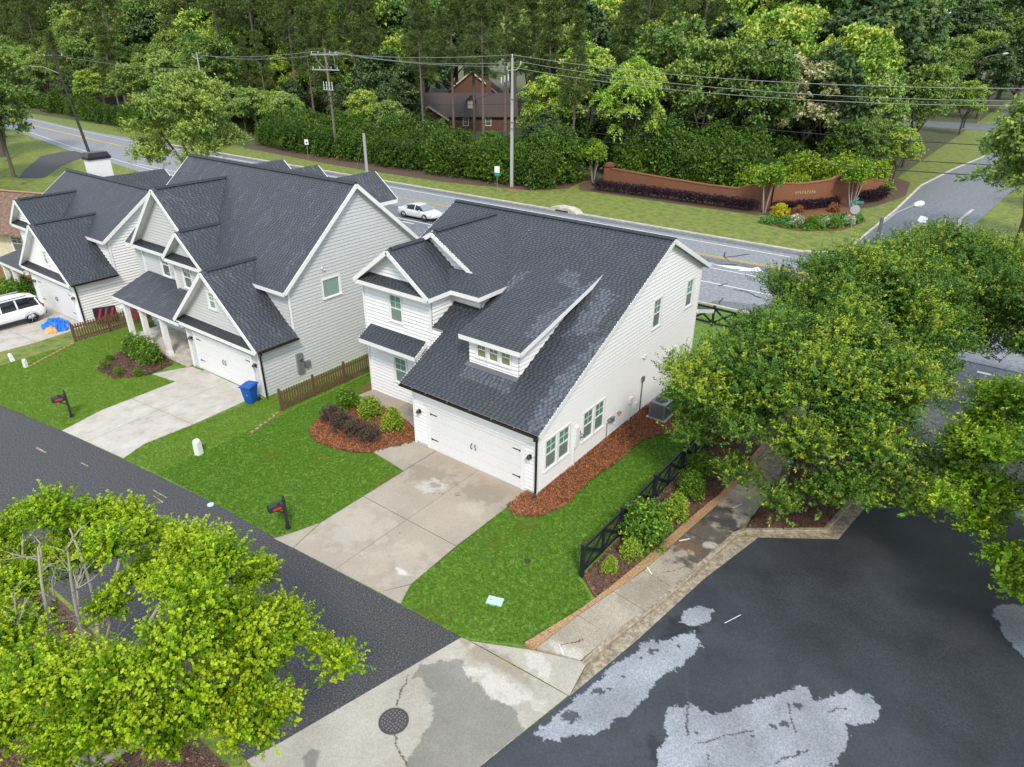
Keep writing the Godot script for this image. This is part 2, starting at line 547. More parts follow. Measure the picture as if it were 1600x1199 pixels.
func setting():
	ground_sheet("ground", rect(-800, -800, 600, 300), -0.012, "verge_grass")
	ground_sheet("forest_floor", V2([-800, -49.5, -88, -49.0, -36, -50.0, -33, -62, -6, -68, -3, -80, -2, -800, -800, -800]), 0.0, "forest_floor")
	# --- lawns
	var lawn_main := V2([-13.6, 8.35, -9.87, 8.1, -5.31, 7.95, -0.32, 7.55, 2.45, 7.34, 4.12, 6.45, 4.69, 4.26, 4.75, 3.4, 3.9, 2.9, 3.9, -30, -13.9, -30])
	ground_sheet("lawn", lawn_main, 0.0, "lawn")
	ground_sheet("lawn_of_grey_house", V2([-32, 10.9, -26, 9.85, -20.5, 9.1, -15.8, 8.62, -13.6, 8.35, -13.9, -20, -32, -20]), 0.0, "lawn")
	ground_sheet("lawn_of_left_house", V2([-60, 14.4, -40, 12.0, -32, 10.9, -32, -20, -60, -20]), 0.0, "verge_grass")
	# --- front lane
	ground_sheet("front_lane", V2([-90, 18.6, -60, 14.3, -40, 11.9, -26, 9.75, -20.5, 9.05, -15.8, 8.58, -9.87, 8.05, -5.31, 7.9, -0.32, 7.5, 2.4, 7.3, 0.99, 12.75, 0.7, 13.6, -10, 13.9, -26, 15.4, -40, 17.4, -90, 25]), 0.012, "asphalt")
	ground_sheet("tree_bed", V2([0.4, 14.0, 4.4, 15.5, 3.5, 24, -30, 30, -30, 15.9, -10, 14.0]), 0.006, "dark_mulch")
	# --- side street, worn and half dried after rain
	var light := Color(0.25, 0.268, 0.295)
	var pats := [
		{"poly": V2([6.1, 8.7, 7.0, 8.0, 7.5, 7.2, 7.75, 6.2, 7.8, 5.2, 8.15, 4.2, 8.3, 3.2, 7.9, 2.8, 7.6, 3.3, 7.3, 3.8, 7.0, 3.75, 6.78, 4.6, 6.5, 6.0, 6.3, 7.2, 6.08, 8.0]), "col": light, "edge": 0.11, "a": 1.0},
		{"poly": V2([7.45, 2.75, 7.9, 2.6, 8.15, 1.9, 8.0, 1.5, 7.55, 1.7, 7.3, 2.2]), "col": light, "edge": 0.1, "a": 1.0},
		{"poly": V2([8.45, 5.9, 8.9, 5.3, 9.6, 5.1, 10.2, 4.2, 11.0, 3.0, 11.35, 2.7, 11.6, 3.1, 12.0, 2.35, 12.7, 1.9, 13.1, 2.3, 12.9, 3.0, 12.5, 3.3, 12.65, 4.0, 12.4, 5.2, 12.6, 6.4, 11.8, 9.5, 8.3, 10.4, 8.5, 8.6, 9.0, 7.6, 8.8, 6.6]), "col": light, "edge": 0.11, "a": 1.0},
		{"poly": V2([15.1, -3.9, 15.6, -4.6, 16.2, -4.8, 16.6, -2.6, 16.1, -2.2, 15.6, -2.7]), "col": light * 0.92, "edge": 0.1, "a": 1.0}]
	var stains := [[Vector2(7.55, 3.0), Vector2(0.55, 0.8), Color(0.016, 0.018, 0.024), 0.9], [Vector2(9.0, 7.2), Vector2(0.6, 0.7), Color(0.012, 0.016, 0.022), 0.8]]
	for sp in [[7.2, 4.3, 0.11], [7.35, 4.15, 0.07], [7.1, 4.7, 0.05], [6.95, 3.95, 0.07], [7.75, 3.6, 0.06], [6.75, 6.5, 0.16], [6.9, 6.2, 0.06], [6.5, 7.6, 0.2], [11.3, 3.55, 0.1], [11.15, 4.35, 0.12], [10.95, 4.6, 0.08], [10.6, 5.2, 0.05], [9.4, 6.0, 0.05], [11.7, 4.9, 0.05], [10.2, 6.9, 0.06], [7.0, 5.6, 0.04]]:
		pats.push_back({"poly": rect(sp[0] - sp[2], sp[1] - sp[2] * 0.8, sp[0] + sp[2], sp[1] + sp[2] * 0.8), "col": Color(0.035, 0.042, 0.055), "edge": sp[2] * 0.7, "a": 0.9})
	var cracks := [[Vector2(8.2, 4.1), Vector2(9.3, 6.2), 0.9], [Vector2(9.5, 6.3), Vector2(10.6, 5.0), 0.6], [Vector2(11.0, 3.6), Vector2(11.5, 4.4), 0.8], [Vector2(11.3, 5.6), Vector2(11.9, 4.7), 0.8], [Vector2(10.6, 6.3), Vector2(10.9, 7.1), 0.7], [Vector2(9.9, 6.4), Vector2(10.6, 7.4), 0.5], [Vector2(12.0, 3.2), Vector2(12.4, 2.8), 0.8], [Vector2(13.0, 4.4), Vector2(14.2, -1.4), 0.45]]
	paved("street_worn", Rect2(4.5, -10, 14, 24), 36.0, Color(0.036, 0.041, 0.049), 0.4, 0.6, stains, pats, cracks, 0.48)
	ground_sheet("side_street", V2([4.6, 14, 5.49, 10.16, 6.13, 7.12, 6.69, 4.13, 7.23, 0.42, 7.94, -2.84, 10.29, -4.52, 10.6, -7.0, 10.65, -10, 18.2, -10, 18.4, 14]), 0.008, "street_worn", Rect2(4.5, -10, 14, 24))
	ground_sheet("side_street_by_highway", V2([10.65, -10, 10.8, -22, 9.5, -25.4, 20.5, -25.4, 18.4, -22, 18.2, -10]), 0.008, "damp_asphalt")
	# --- concrete apron between lane and street
	var wet := Color(0.19, 0.185, 0.16)
	paved("apron_worn", Rect2(0, 6, 7, 9.5), 34.0, Color(0.38, 0.352, 0.3), 0.22, 0.28,
		[[Vector2(4.2, 8.0), Vector2(1.4, 0.7), Color(0.54, 0.515, 0.46), 0.7], [Vector2(3.9, 7.4), Vector2(1.5, 0.35), Color(0.25, 0.2, 0.14), 0.7], [Vector2(3.2, 7.6), Vector2(0.8, 0.4), Color(0.28, 0.24, 0.18), 0.6], [Vector2(4.9, 6.75), Vector2(0.7, 0.4), Color(0.55, 0.52, 0.47), 0.6], [Vector2(2.0, 12.6), Vector2(0.3, 0.25), Color(0.1, 0.09, 0.08), 0.6], [Vector2(4.3, 9.2), Vector2(1.6, 0.8), Color(0.14, 0.15, 0.14), 0.35]],
		[{"poly": V2([2.15, 9.35, 2.6, 9.15, 3.1, 9.3, 3.6, 9.9, 3.9, 10.9, 4.2, 11.7, 5.0, 11.3, 5.55, 9.9, 5.75, 8.75, 5.2, 8.3, 4.6, 8.5, 4.0, 8.35, 3.6, 8.3, 3.1, 8.0, 2.6, 8.2, 2.2, 8.8]), "col": wet, "edge": 0.09, "a": 0.85}],
		[[Vector2(2.1, 9.3), Vector2(2.55, 10.2), 0.9], [Vector2(3.05, 10.75), Vector2(4.5, 11.6), 0.9]], 0.7, Color(0.1, 0.09, 0.07))
	var ap := Rect2(0, 6, 7, 9.5)
	ground_sheet("apron", V2([2.40, 7.32, 2.70, 7.285, 6.10, 7.095, 5.49, 10.16, 4.6, 14, 0.72, 13.6, 0.99, 12.75]), 0.020, "apron_worn", ap)
	var fl := MB.new()
	# the flare rises to kerb height along its far edge
	var rise := func(x: float, z: float) -> float: return gy(x, z) + 0.022 + 0.11 * clampf((x - 4.5) / 1.2, 0.0, 1.0) * clampf((7.09 - z) / 1.0, 0.0, 1.0)
	for t in [V2([2.74, 7.255, 4.50, 6.36, 4.9, 7.125]), V2([4.50, 6.36, 5.97, 5.9, 4.9, 7.125]), V2([5.97, 5.9, 6.13, 7.075, 4.9, 7.125])]:
		fl.sheet(t, rise)
	struct("apron_flare", fl.done(M.apron_worn, ap))
	# --- manhole
	# --- driveways
	paved("drive_worn", Rect2(-8, -3.2, 9, 12.5), 34.0, Color(0.34, 0.295, 0.235), 0.18, 0.2,
		[[Vector2(-4.2, 1.6), Vector2(1.3, 1.0), Color(0.235, 0.195, 0.15), 0.65], [Vector2(-1.7, 1.3), Vector2(1.2, 0.9), Color(0.24, 0.2, 0.155), 0.65], [Vector2(-3.7, 2.1), Vector2(0.75, 0.55), Color(0.5, 0.475, 0.43), 0.75], [Vector2(-3.65, 2.0), Vector2(0.28, 0.22), Color(0.24, 0.22, 0.19), 0.85], [Vector2(-1.4, 2.2), Vector2(0.7, 0.5), Color(0.45, 0.41, 0.35), 0.55], [Vector2(-2.0, 3.4), Vector2(1.1, 0.9), Color(0.4, 0.34, 0.27), 0.4], [Vector2(-4.3, 3.6), Vector2(0.9, 0.8), Color(0.4, 0.36, 0.3), 0.35], [Vector2(-4.2, 5.7), Vector2(1.6, 1.4), Color(0.43, 0.39, 0.33), 0.5], [Vector2(-1.4, 5.9), Vector2(1.2, 1.2), Color(0.44, 0.39, 0.32), 0.45], [Vector2(-6.5, 1.0), Vector2(0.8, 0.7), Color(0.42, 0.38, 0.32), 0.4], [Vector2(-2.6, 5.0), Vector2(0.04, 0.04), Color(0.05, 0.05, 0.05), 1.0], [Vector2(-1.2, 6.4), Vector2(0.6, 0.12), Color(0.66, 0.64, 0.6), 0.6], [Vector2(-3.0, 0.45), Vector2(3.2, 0.25), Color(0.34, 0.26, 0.18), 0.5]],
		[], [[Vector2(-3.4, 2.5), Vector2(-2.3, 1.9), 0.5]], 0.7, Color(0.1, 0.085, 0.07))
	var dr := Rect2(-8, -3.2, 9, 12.5)
	var drive := thing("driveway", "pale concrete driveway of the white house with brown damp stains", "driveway")
	drive.set_meta("kind", "structure")
	for p in [V2([-5.36, 0.06, -2.955, 0.06, -2.965, 4.26, -5.36, 4.26]), V2([-2.935, 0.06, -0.42, 0.06, -0.49, 4.26, -2.945, 4.26]), V2([-5.36, 4.29, -2.965, 4.29, -2.985, 7.70, -5.0, 7.87, -5.38, 6.3]), V2([-2.945, 4.29, -0.49, 4.29, -0.42, 6.6, -0.98, 7.52, -2.965, 7.69]), V2([-5.395, 6.42, -5.03, 7.88, -6.0, 7.98, -5.7, 7.3]), V2([-0.405, 6.66, -0.05, 7.47, -0.96, 7.515])]:
		var b := MB.new()
		drape(b, p, 0.03)
		var pp: PackedVector2Array = p
		for k in pp.size():
			var a := pp[k]
			var d := pp[(k + 1) % pp.size()]
			b.quad(Vector3(a.x, 0.03, a.y), Vector3(a.x, -0.06, a.y), Vector3(d.x, -0.06, d.y), Vector3(d.x, 0.03, d.y))
		part(drive, "concrete_slab", b.done(M.drive_worn, dr))
	var jb := MB.new()
	drape(jb, V2([-5.4, 0.03, -0.45, 0.03, -0.45, 6.7, -0.9, 7.45, -5.0, 7.8, -5.4, 6.3]), 0.008)
	part(drive, "joint", jb.done(M.joint))
	var wk := thing("front_walk", "concrete walk and porch slab beside the white house's mulch bed", "path")
	wk.set_meta("kind", "structure")
	for p in [V2([-5.385, 0.05, -5.385, 2.05, -7.55, 1.78, -6.75, 0.05]), V2([-6.63, -0.05, -7.2, -0.58, -8.1, -1.05, -9.45, -1.35, -9.45, -2.46, -6.63, -2.46]), V2([-9.48, -1.36, -10.6, -1.5, -12.25, -1.55, -12.15, -2.46, -9.48, -2.46])]:
		var b := MB.new()
		drape(b, p, 0.05)
		var pp: PackedVector2Array = p
		for k in pp.size():
			var a := pp[k]
			var d := pp[(k + 1) % pp.size()]
			b.quad(Vector3(a.x, 0.05 + gy(a.x, a.y), a.y), Vector3(a.x, -0.1 + gy(a.x, a.y), a.y), Vector3(d.x, -0.1 + gy(d.x, d.y), d.y), Vector3(d.x, 0.05 + gy(d.x, d.y), d.y))
		part(wk, "concrete_slab", b.done(M.drive_worn, dr))
	var d2 := thing("driveway", "bright concrete driveway of the grey house beside the blue bin", "driveway")
	d2.set_meta("kind", "structure")
	for p in [V2([-21.6, 1.35, -19.2, 1.4, -19.1, 5.3, -21.45, 5.5]), V2([-19.17, 1.4, -16.5, 1.4, -16.35, 5.1, -19.07, 5.3]), V2([-21.45, 5.53, -19.1, 5.33, -18.8, 8.85, -20.8, 9.08, -21.4, 7.0]), V2([-19.07, 5.33, -16.35, 5.13, -16.45, 7.4, -16.0, 8.55, -18.77, 8.85]), V2([-21.63, 1.5, -21.5, 3.1, -23.5, 3.35, -22.7, 1.55])]:
		part(d2, "concrete_slab", slab(p, 0.03, M.bright_concrete))
	var d3 := thing("driveway", "wide pale driveway under the white parked suv", "driveway")
	d3.set_meta("kind", "structure")
	for p in [V2([-41.6, 2.05, -38.1, 2.05, -38.0, 5.4, -41.4, 5.6]), V2([-38.07, 2.05, -34.3, 2.05, -33.95, 5.2, -37.97, 5.4]), V2([-41.4, 5.63, -37.97, 5.43, -37.6, 11.3, -41.3, 11.9]), V2([-37.94, 5.43, -33.95, 5.23, -34.1, 9.0, -33.7, 10.9, -37.57, 11.3])]:
		part(d3, "concrete_slab", slab(p, 0.03, M.bright_concrete))
	# --- sidewalk: stone band, slabs, kerb and gutter
	var outer := V2([4.09, 6.43, 4.69, 4.26, 4.97, 2.72, 5.19, 1.12, 5.5, -2.14, 5.83, -4.44, 5.95, -30])
	var inner := V2([4.48, 6.38, 4.81, 4.37, 5.16, 2.84, 5.49, 1.36, 5.64, -0.2, 5.86, -2.18, 6.1, -4.4, 6.2, -30])
	var kin := V2([5.78, 5.95, 5.98, 4.67, 6.34, 3.0, 6.60, 1.51, 6.82, -0.1, 7.14, -2.55, 7.38, -3.6, 7.5, -30])
	var sw := thing("sidewalk", "stained sidewalk of old concrete slabs along the kerb", "sidewalk")
	sw.set_meta("kind", "structure")
	paved("walk_worn", Rect2(4, -6, 4, 13), 40.0, Color(0.32, 0.28, 0.215), 0.35, 0.5,
		[[Vector2(6.2, -1.6), Vector2(1.3, 2.0), Color(0.055, 0.045, 0.035), 0.85], [Vector2(6.3, -3.1), Vector2(1.4, 0.8), Color(0.04, 0.04, 0.04), 0.85], [Vector2(6.1, -0.6), Vector2(0.5, 0.4), Color(0.2, 0.1, 0.04), 0.5], [Vector2(6.75, -1.2), Vector2(0.3, 0.22), Color(0.5, 0.47, 0.42), 0.7], [Vector2(5.6, 2.4), Vector2(0.7, 0.9), Color(0.24, 0.2, 0.15), 0.5], [Vector2(5.3, 4.9), Vector2(0.9, 0.9), Color(0.28, 0.25, 0.2), 0.4], [Vector2(5.4, 5.9), Vector2(0.6, 0.3), Color(0.55, 0.52, 0.46), 0.6], [Vector2(6.6, -4.6), Vector2(1.0, 0.6), Color(0.2, 0.18, 0.15), 0.5]],
		[], [[Vector2(5.0, 5.9), Vector2(5.4, 5.2), 0.9], [Vector2(6.0, 1.2), Vector2(6.9, -0.2), 0.5]], 0.7, Color(0.08, 0.065, 0.05))
	var cuts := [6.36, 5.95, 4.5, 2.92, 1.44, -0.15, -1.4, -2.45, -3.6, -5.1, -6.6, -8.1, -9.6, -11.1, -12.6, -14.1, -15.6, -17.1, -18.6]
	for k in cuts.size() - 1:
		var z0: float = cuts[k] - 0.012
		var z1: float = cuts[k + 1] + 0.012
		var tilt := 0.12
		var q := V2([along(inner, z0) + 0.01, z0, along(kin, z0 + tilt) - 0.01, z0 + (tilt if k > 1 else 0.0), along(kin, z1 + tilt) - 0.01, z1 + (tilt if k > 1 else 0.0), along(inner, z1) + 0.01, z1])
		if k == 0:
			q = V2([along(inner, 6.3) + 0.01, 6.3, 5.76, 5.95, along(inner, 5.95), 5.95])
			continue
		if k == 1:
			q = V2([4.50, 6.32, 5.77, 5.93, along(kin, z1) - 0.01, z1 + 0.1, along(inner, z1) + 0.01, z1])
		var b := MB.new()
		b.sheet(q, func(_x, _z): return 0.13)
		for e in 4:
			b.quad(Vector3(q[e].x, 0.13, q[e].y), Vector3(q[(e + 1) % 4].x, 0.13, q[(e + 1) % 4].y), Vector3(q[(e + 1) % 4].x, -0.05, q[(e + 1) % 4].y), Vector3(q[e].x, -0.05, q[e].y))
		part(sw, "concrete_slab", b.done(M.walk_worn if k < 10 else M.old_concrete, Rect2(4, -6, 4, 13)))
	var bz := [6.4, 5.6, 4.3, 2.95, 2.0, 0.9, -0.4, -1.7, -3.0, -4.4, -6.0, -9.0, -13.0, -18.0]
	for k in bz.size() - 1:
		var z0: float = bz[k] - 0.008
		var z1: float = bz[k + 1] + 0.008
		var b := MB.new()
		var up := 0.135
		var p := [Vector3(along(outer, z0), up, z0), Vector3(along(inner, z0) - 0.005, up, z0), Vector3(along(inner, z1) - 0.005, up, z1), Vector3(along(outer, z1), up, z1)]
		b.quad(p[0], p[1], p[2], p[3])
		for e in 4:
			var dn := Vector3(0, -0.2, 0)
			b.quad(p[(e + 1) % 4], p[e], p[e] + dn, p[(e + 1) % 4] + dn)
		part(sw, "edging_stone", b.done(M.tan_stone))
	# kerb beside the sidewalk and round the planter
	part(sw, "kerb", kerb_mesh(V2([5.98, 6.0, 6.16, 4.6, 6.5, 3.0, 6.74, 1.63, 6.98, -0.1, 7.3, -2.4, 7.5, -2.75]), 0.16, 0.14, "old_concrete", -1.0))
	part(sw, "gutter", slab(V2([5.98, 6.0, 6.16, 4.6, 6.5, 3.0, 6.74, 1.63, 6.98, -0.1, 7.3, -2.4, 7.94, -2.84, 7.23, 0.42, 6.69, 4.13, 6.14, 7.08]), 0.016, M.old_concrete, 0.06))
	var pl := thing("planter_kerb", "mossy concrete kerb and gutter round the bed under the elm", "kerb")
	pl.set_meta("kind", "structure")
	part(pl, "kerb", kerb_mesh(V2([7.5, -2.75, 9.85, -4.62, 10.22, -7.5, 10.35, -12, 10.4, -22]), 0.17, 0.14, "old_concrete", -1.0))
	part(pl, "gutter", slab(V2([7.5, -2.75, 9.85, -4.62, 10.22, -7.5, 10.35, -12, 10.4, -22, 10.8, -22, 10.72, -12, 10.6, -7.0, 10.29, -4.52, 7.94, -2.84]), 0.016, M.old_concrete, 0.06))
	ground_sheet("planter_bed", V2([7.45, -2.9, 9.7, -4.7, 10.05, -7.5, 10.2, -22, 7.6, -24, 7.5, -4.2]), 0.1, "dark_mulch")
	var rk := thing("street_kerb", "pale kerb along the far side of the side street", "kerb")
	rk.set_meta("kind", "structure")
	part(rk, "kerb", kerb_mesh(V2([18.4, 14, 18.2, -10, 18.4, -22]), 0.17, 0.14, "concrete", 1.0))
	# --- mulch beds
	ground_sheet("mulch_bed", V2([-11.3, 2.3, -11.9, 1.35, -12.05, 0.5, -11.75, -0.4, -11.2, -1.45, -9.5, -1.3, -8.1, -1.0, -7.2, -0.55, -6.68, 0.02, -7.55, 1.8, -8.2, 2.3, -9.0, 2.55, -10.2, 2.7]), 0.028, "pine_straw")
	ground_sheet("side_mulch_bed", V2([-0.42, 0.06, -0.46, 1.3, 0.1, 1.55, 0.85, 1.1, 1.3, -0.2, 1.15, -2.2, 1.35, -4.2, 1.35, -6.2, 1.9, -7.4, 2.6, -8.2, 2.3, -9.4, 0.02, -9.4, 0.02, 0.02]), 0.028, "pine_straw")
	ground_sheet("corner_mulch_bed", V2([-12.25, -1.9, -12.9, -2.2, -12.9, -3.4, -12.25, -3.4]), 0.028, "pine_straw")
	ground_sheet("fence_bed", V2([3.95, 2.85, 4.72, 3.42, 4.97, 2.72, 5.19, 1.12, 5.5, -2.14, 5.83, -4.44, 5.95, -14, 3.9, -14]), 0.06, "dark_mulch")
	ground_sheet("bare_soil", V2([3.97, 2.8, 4.7, 3.35, 4.95, 2.6, 5.1, 1.6, 4.6, 1.5, 4.1, 2.2]), 0.07, "red_soil")
	ground_sheet("grey_house_bed", V2([-27.6, 4.3, -26.6, 4.9, -24.6, 4.9, -23.5, 3.6, -23.9, 1.9, -26.0, 1.5, -28.4, 2.2]), 0.028, "dark_mulch")
	# --- highway
	var hw := [[-900.0, 700.0]]
	ground_sheet("highway", V2([-900, -110, -420, -71, -260, -55, -180, -46.4, -140, -42.9, -110, -42.2, 6, -42.2, 10, -42.2, 700, -42.2, 700, -25.2, -60, -25.2, -84, -27.0, -110, -29.2, -140, -33.4, -180, -38, -260, -46.4, -420, -62, -900, -101]), 0.008, "pale_asphalt")
	ground_sheet("turn_lane", V2([-70, -26.2, -62, -29.3, -20, -29.3, -8, -25.3, -60, -25.3]), 0.014, "damp_asphalt")
	ground_sheet("passing_lane_patch", V2([-60, -33.4, -14, -33.4, -14, -29.6, -60, -29.6]), 0.014, "damp_asphalt")
	ground_sheet("gutter_strip", V2([-110, -42.2, 2, -42.2, 2, -41.1, -110, -41.1]), 0.014, "damp_asphalt")
	ground_sheet("wet_patch", V2([-3.2, -26.2, 0.5, -27.6, 5.0, -27.9, 6, -25.3, -3.6, -25.3]), 0.014, "damp_asphalt")
	ground_sheet("dry_patch", V2([-9, -35.9, 0.5, -36.2, 4.5, -34.6, -9, -34.0]), 0.014, "damp_asphalt")
	marks()
	var fk := thing("highway_kerb", "long kerb between the highway and the far grass verge", "kerb")
	fk.set_meta("kind", "structure")
	part(fk, "kerb", kerb_mesh(V2([-112, -42.25, -60, -42.25, -20, -42.25, -2.5, -42.25, 0.2, -43.6, 0.8, -46, 0.95, -64.7, 0.62, -82, 2.0, -98, 4.0, -114, 4.2, -119, 3.8, -136, 1.2, -155]), 0.2, 0.14, "concrete", -1.0))
	var nk := thing("highway_kerb", "kerb along the near side of the highway behind the houses", "kerb")
	nk.set_meta("kind", "structure")
	part(nk, "kerb", kerb_mesh(V2([-60, -25.2, 6, -25.2, 9, -24.4, 10.3, -22]), 0.2, 0.14, "concrete", 1.0))
	ground_sheet("verge_mulch", V2([-92, -48.2, -70, -46.6, -60, -46.4, -48, -46.8, -36, -49.2, -33, -53, -34, -58, -92, -56]), 0.01, "dark_mulch")
	ground_sheet("hedge_bed", V2([-33.5, -56.5, -31.5, -53.2, -10, -53.6, -4, -60, -1.3, -66, 0.2, -74, -1, -84, -8, -92, -20, -68, -33, -64]), 0.01, "dark_mulch")
	ground_sheet("soil_spot", V2([-72.9, -49.5, -71.3, -50.1, -71.9, -51.4, -73.2, -51]), 0.02, "red_soil")
	ground_sheet("soil_spot", V2([-38.2, -47.2, -36.6, -46.8, -36.2, -48.4, -37.8, -48.8]), 0.02, "red_soil")
	ground_sheet("far_side_street", V2([-3, -42.2, 0.0, -43.8, 0.75, -46, 0.9, -65, 0.6, -82, 2.0, -98, 4.2, -119, 3.8, -136, 1.2, -155, -36, -158, -36, -168, 0.5, -170, -2, -230, -3, -400, 6, -400, 8, -230, 9.5, -160, 12.5, -119, 9.6, -82, 8.2, -62, 9, -46, 12, -42.2]), 0.008, "damp_asphalt")
	var ek := thing("street_kerb", "short white kerb end on the far side street", "kerb")
	ek.set_meta("kind", "structure")
	part(ek, "kerb", kerb_mesh(V2([9.0, -48, 7.4, -58, 6.75, -64, 7.2, -70]), 0.3, 0.15, "bright_concrete", 1.0))
	# --- asphalt drive at the far left
	ground_sheet("far_drive", V2([-103, -29, -109.5, -29.6, -110.5, -25, -102.5, -19.5, -99, -17.5, -95.5, -19.5, -100, -23.5]), 0.02, "asphalt")
	ground_sheet("far_lawn", V2([-88, -25.5, -60, -23.5, -58, -16, -90, -14, -99, -23]), 0.006, "verge_grass")

func marks():
	var b := func(p: Array, m: String, called: String): ground_sheet(called, V2(p), 0.026, m)
	b.call([-110, -40.45, -2.5, -40.2, -2.5, -40.05, -110, -40.3], "line_white", "edge_line")
	b.call([-110, -36.95, 0, -36.5, 0, -36.37, -110, -36.82], "line_yellow", "centre_line")
	b.call([-110, -36.7, 0, -36.25, 0, -36.12, -110, -36.57], "line_yellow", "centre_line")
	b.call([-14, -33.2, 3, -33.3, 3, -33.16, -14, -33.06], "line_white", "lane_line")
	b.call([-90, -29.7, 4, -29.7, 4, -29.55, -90, -29.55], "line_white", "lane_line")
	b.call([-112, -31.0, -92, -29.2, -80, -28.2, -66, -27.6, -66, -27.45, -80, -28.05, -92, -29.05, -112, -30.85], "line_white", "edge_line")
	b.call([-260, -50.0, -180, -42.3, -140, -38.9, -110, -36.95, -110, -36.6, -140, -38.5, -180, -41.9, -260, -49.6], "line_yellow", "centre_line")
	b.call([-260, -53.6, -180, -45.4, -140, -42.0, -110, -40.45, -110, -40.3, -140, -41.85, -180, -45.25, -260, -53.45], "line_white", "edge_line")
	b.call([-260, -47.5, -180, -39.3, -140, -34.9, -112, -31.0, -112, -30.85, -140, -34.75, -180, -39.15, -260, -47.3], "line_white", "edge_line")
	for x in [-40.0, -36.6, -33.2]:
		b.call([x, -28.9, x + 1.6, -28.9, x + 1.6, -28.72, x, -28.72], "line_white", "lane_dash")
	b.call([-8.2, -34.35, -5.3, -33.95, -4.4, -34.2, -4.6, -33.7, -2.9, -34.7, -3.7, -35.75, -3.9, -35.0, -5.0, -34.85, -6.2, -34.4, -8.2, -34.55], "line_white", "turn_arrow")
	b.call([12.6, -24.2, 13.5, -24.2, 13.5, -23.9, 12.6, -23.9], "line_white", "stop_line")
	b.call([3.4, -64, 4.2, -63.4, 4.4, -60.8, 3.9, -60.4, 3.5, -61.5], "line_white", "turn_arrow")
	# white survey dashes sprayed on kerb side and lane
	for s in [[8.52, 1.9, 8.545, 1.9, 8.82, 1.25, 8.8, 1.24]]:
		ground_sheet("sprayed_dash", V2(s), 0.014, "line_white")
	for s in [[-12.6, 9.0, -12.55, 9.05, -11.6, 9.0, -11.6, 8.96], [-12.2, 9.2, -12.15, 9.23, -11.4, 9.26, -11.42, 9.2], [-20.2, 10.4, -19.3, 10.35, -19.3, 10.42, -20.1, 10.5], [-17.2, 9.8, -16.6, 9.75, -16.6, 9.8, -17.1, 9.86]]:
		ground_sheet("sprayed_dash", V2(s), 0.018, "old_concrete")
	for s in [[5.45, 1.2, 5.48, 1.17, 5.8, 1.42, 5.77, 1.45], [5.75, -0.75, 5.8, -0.72, 6.05, -1.08, 6.0, -1.1], [6.55, -3.8, 6.59, -3.78, 6.78, -4.25, 6.74, -4.26], [4.95, 5.85, 4.98, 5.82, 5.3, 6.05, 5.27, 6.08]]:
		var tk := MB.new()
		tk.sheet(V2(s), func(_x, _z): return 0.134)
		struct("sprayed_tick", tk.done(M.sign_white))
	# sealed cracks in the highway
	var g := RandomNumberGenerator.new()
	g.seed = 31
	var st := MB.new()
	for k in 24:
		var x := g.randf_range(-46, 3.0) if k < 8 else g.randf_range(-9, 2.0)
		var z := g.randf_range(-40, -26.5)
		var a := g.randf_range(-0.5, 0.5) + (PI / 2 if g.randf() < 0.3 else 0.0)
		var p := Vector2(x, z)
		for s in g.randi_range(2, 5):
			var q := p + Vector2(cos(a), sin(a)) * 0.5
			var nn := (q - p).orthogonal().normalized() * g.randf_range(0.03, 0.07)
			st.sheet(PackedVector2Array([p - nn, q - nn, q + nn, p + nn]), func(_x, _z): return 0.031)
			p = q
			a += g.randf_range(-0.5, 0.5)
	var o := struct("crack_sealant", st.done(M.crack_seal))
	o.set_meta("kind", "stuff")
	tag(o, "black tar lines sealing cracks in the highway", "crack sealant")

# ---------------------------------------------------------------- house kit
func wall(house: Node3D, f: Transform3D, poly: PackedVector2Array, holes: Array, m: String, from_y := 0.12, boards := true) -> Node3D:
	var b := MB.new()
	b.prism(poly, f, -0.14, 0.0)
	var w := part(house, "wall", b.done(M[m]))
	if not boards:
		return w
	var lo := 1e9
	var hi := -1e9
	var x0 := 1e9
	var x1 := -1e9
	for p in poly:
		lo = minf(lo, p.y)
		hi = maxf(hi, p.y)
		x0 = minf(x0, p.x)
		x1 = maxf(x1, p.x)
	var step := 0.178
	var y := maxf(lo, from_y)
	while y < hi - 0.03:
		var y1 := minf(y + step, hi)
		var pieces: Array = Geometry2D.intersect_polygons(rect(x0 - 1, y, x1 + 1, y1 - 0.002), poly)
		for h in holes:
			var nxt := []
			for p in pieces:
				nxt.append_array(Geometry2D.clip_polygons(p, rect(h.position.x, h.position.y, h.end.x, h.end.y)))
			pieces = nxt
		for p in pieces:
			if absf(area_of(p)) < 0.004:
				continue
			part(w, "siding_board", board(p, f, y, y1, m))
		y = y1
	return w

func area_of(p: PackedVector2Array) -> float:
	var a := 0.0
	for i in p.size():
		a += p[i].cross(p[(i + 1) % p.size()])
	return a * 0.5

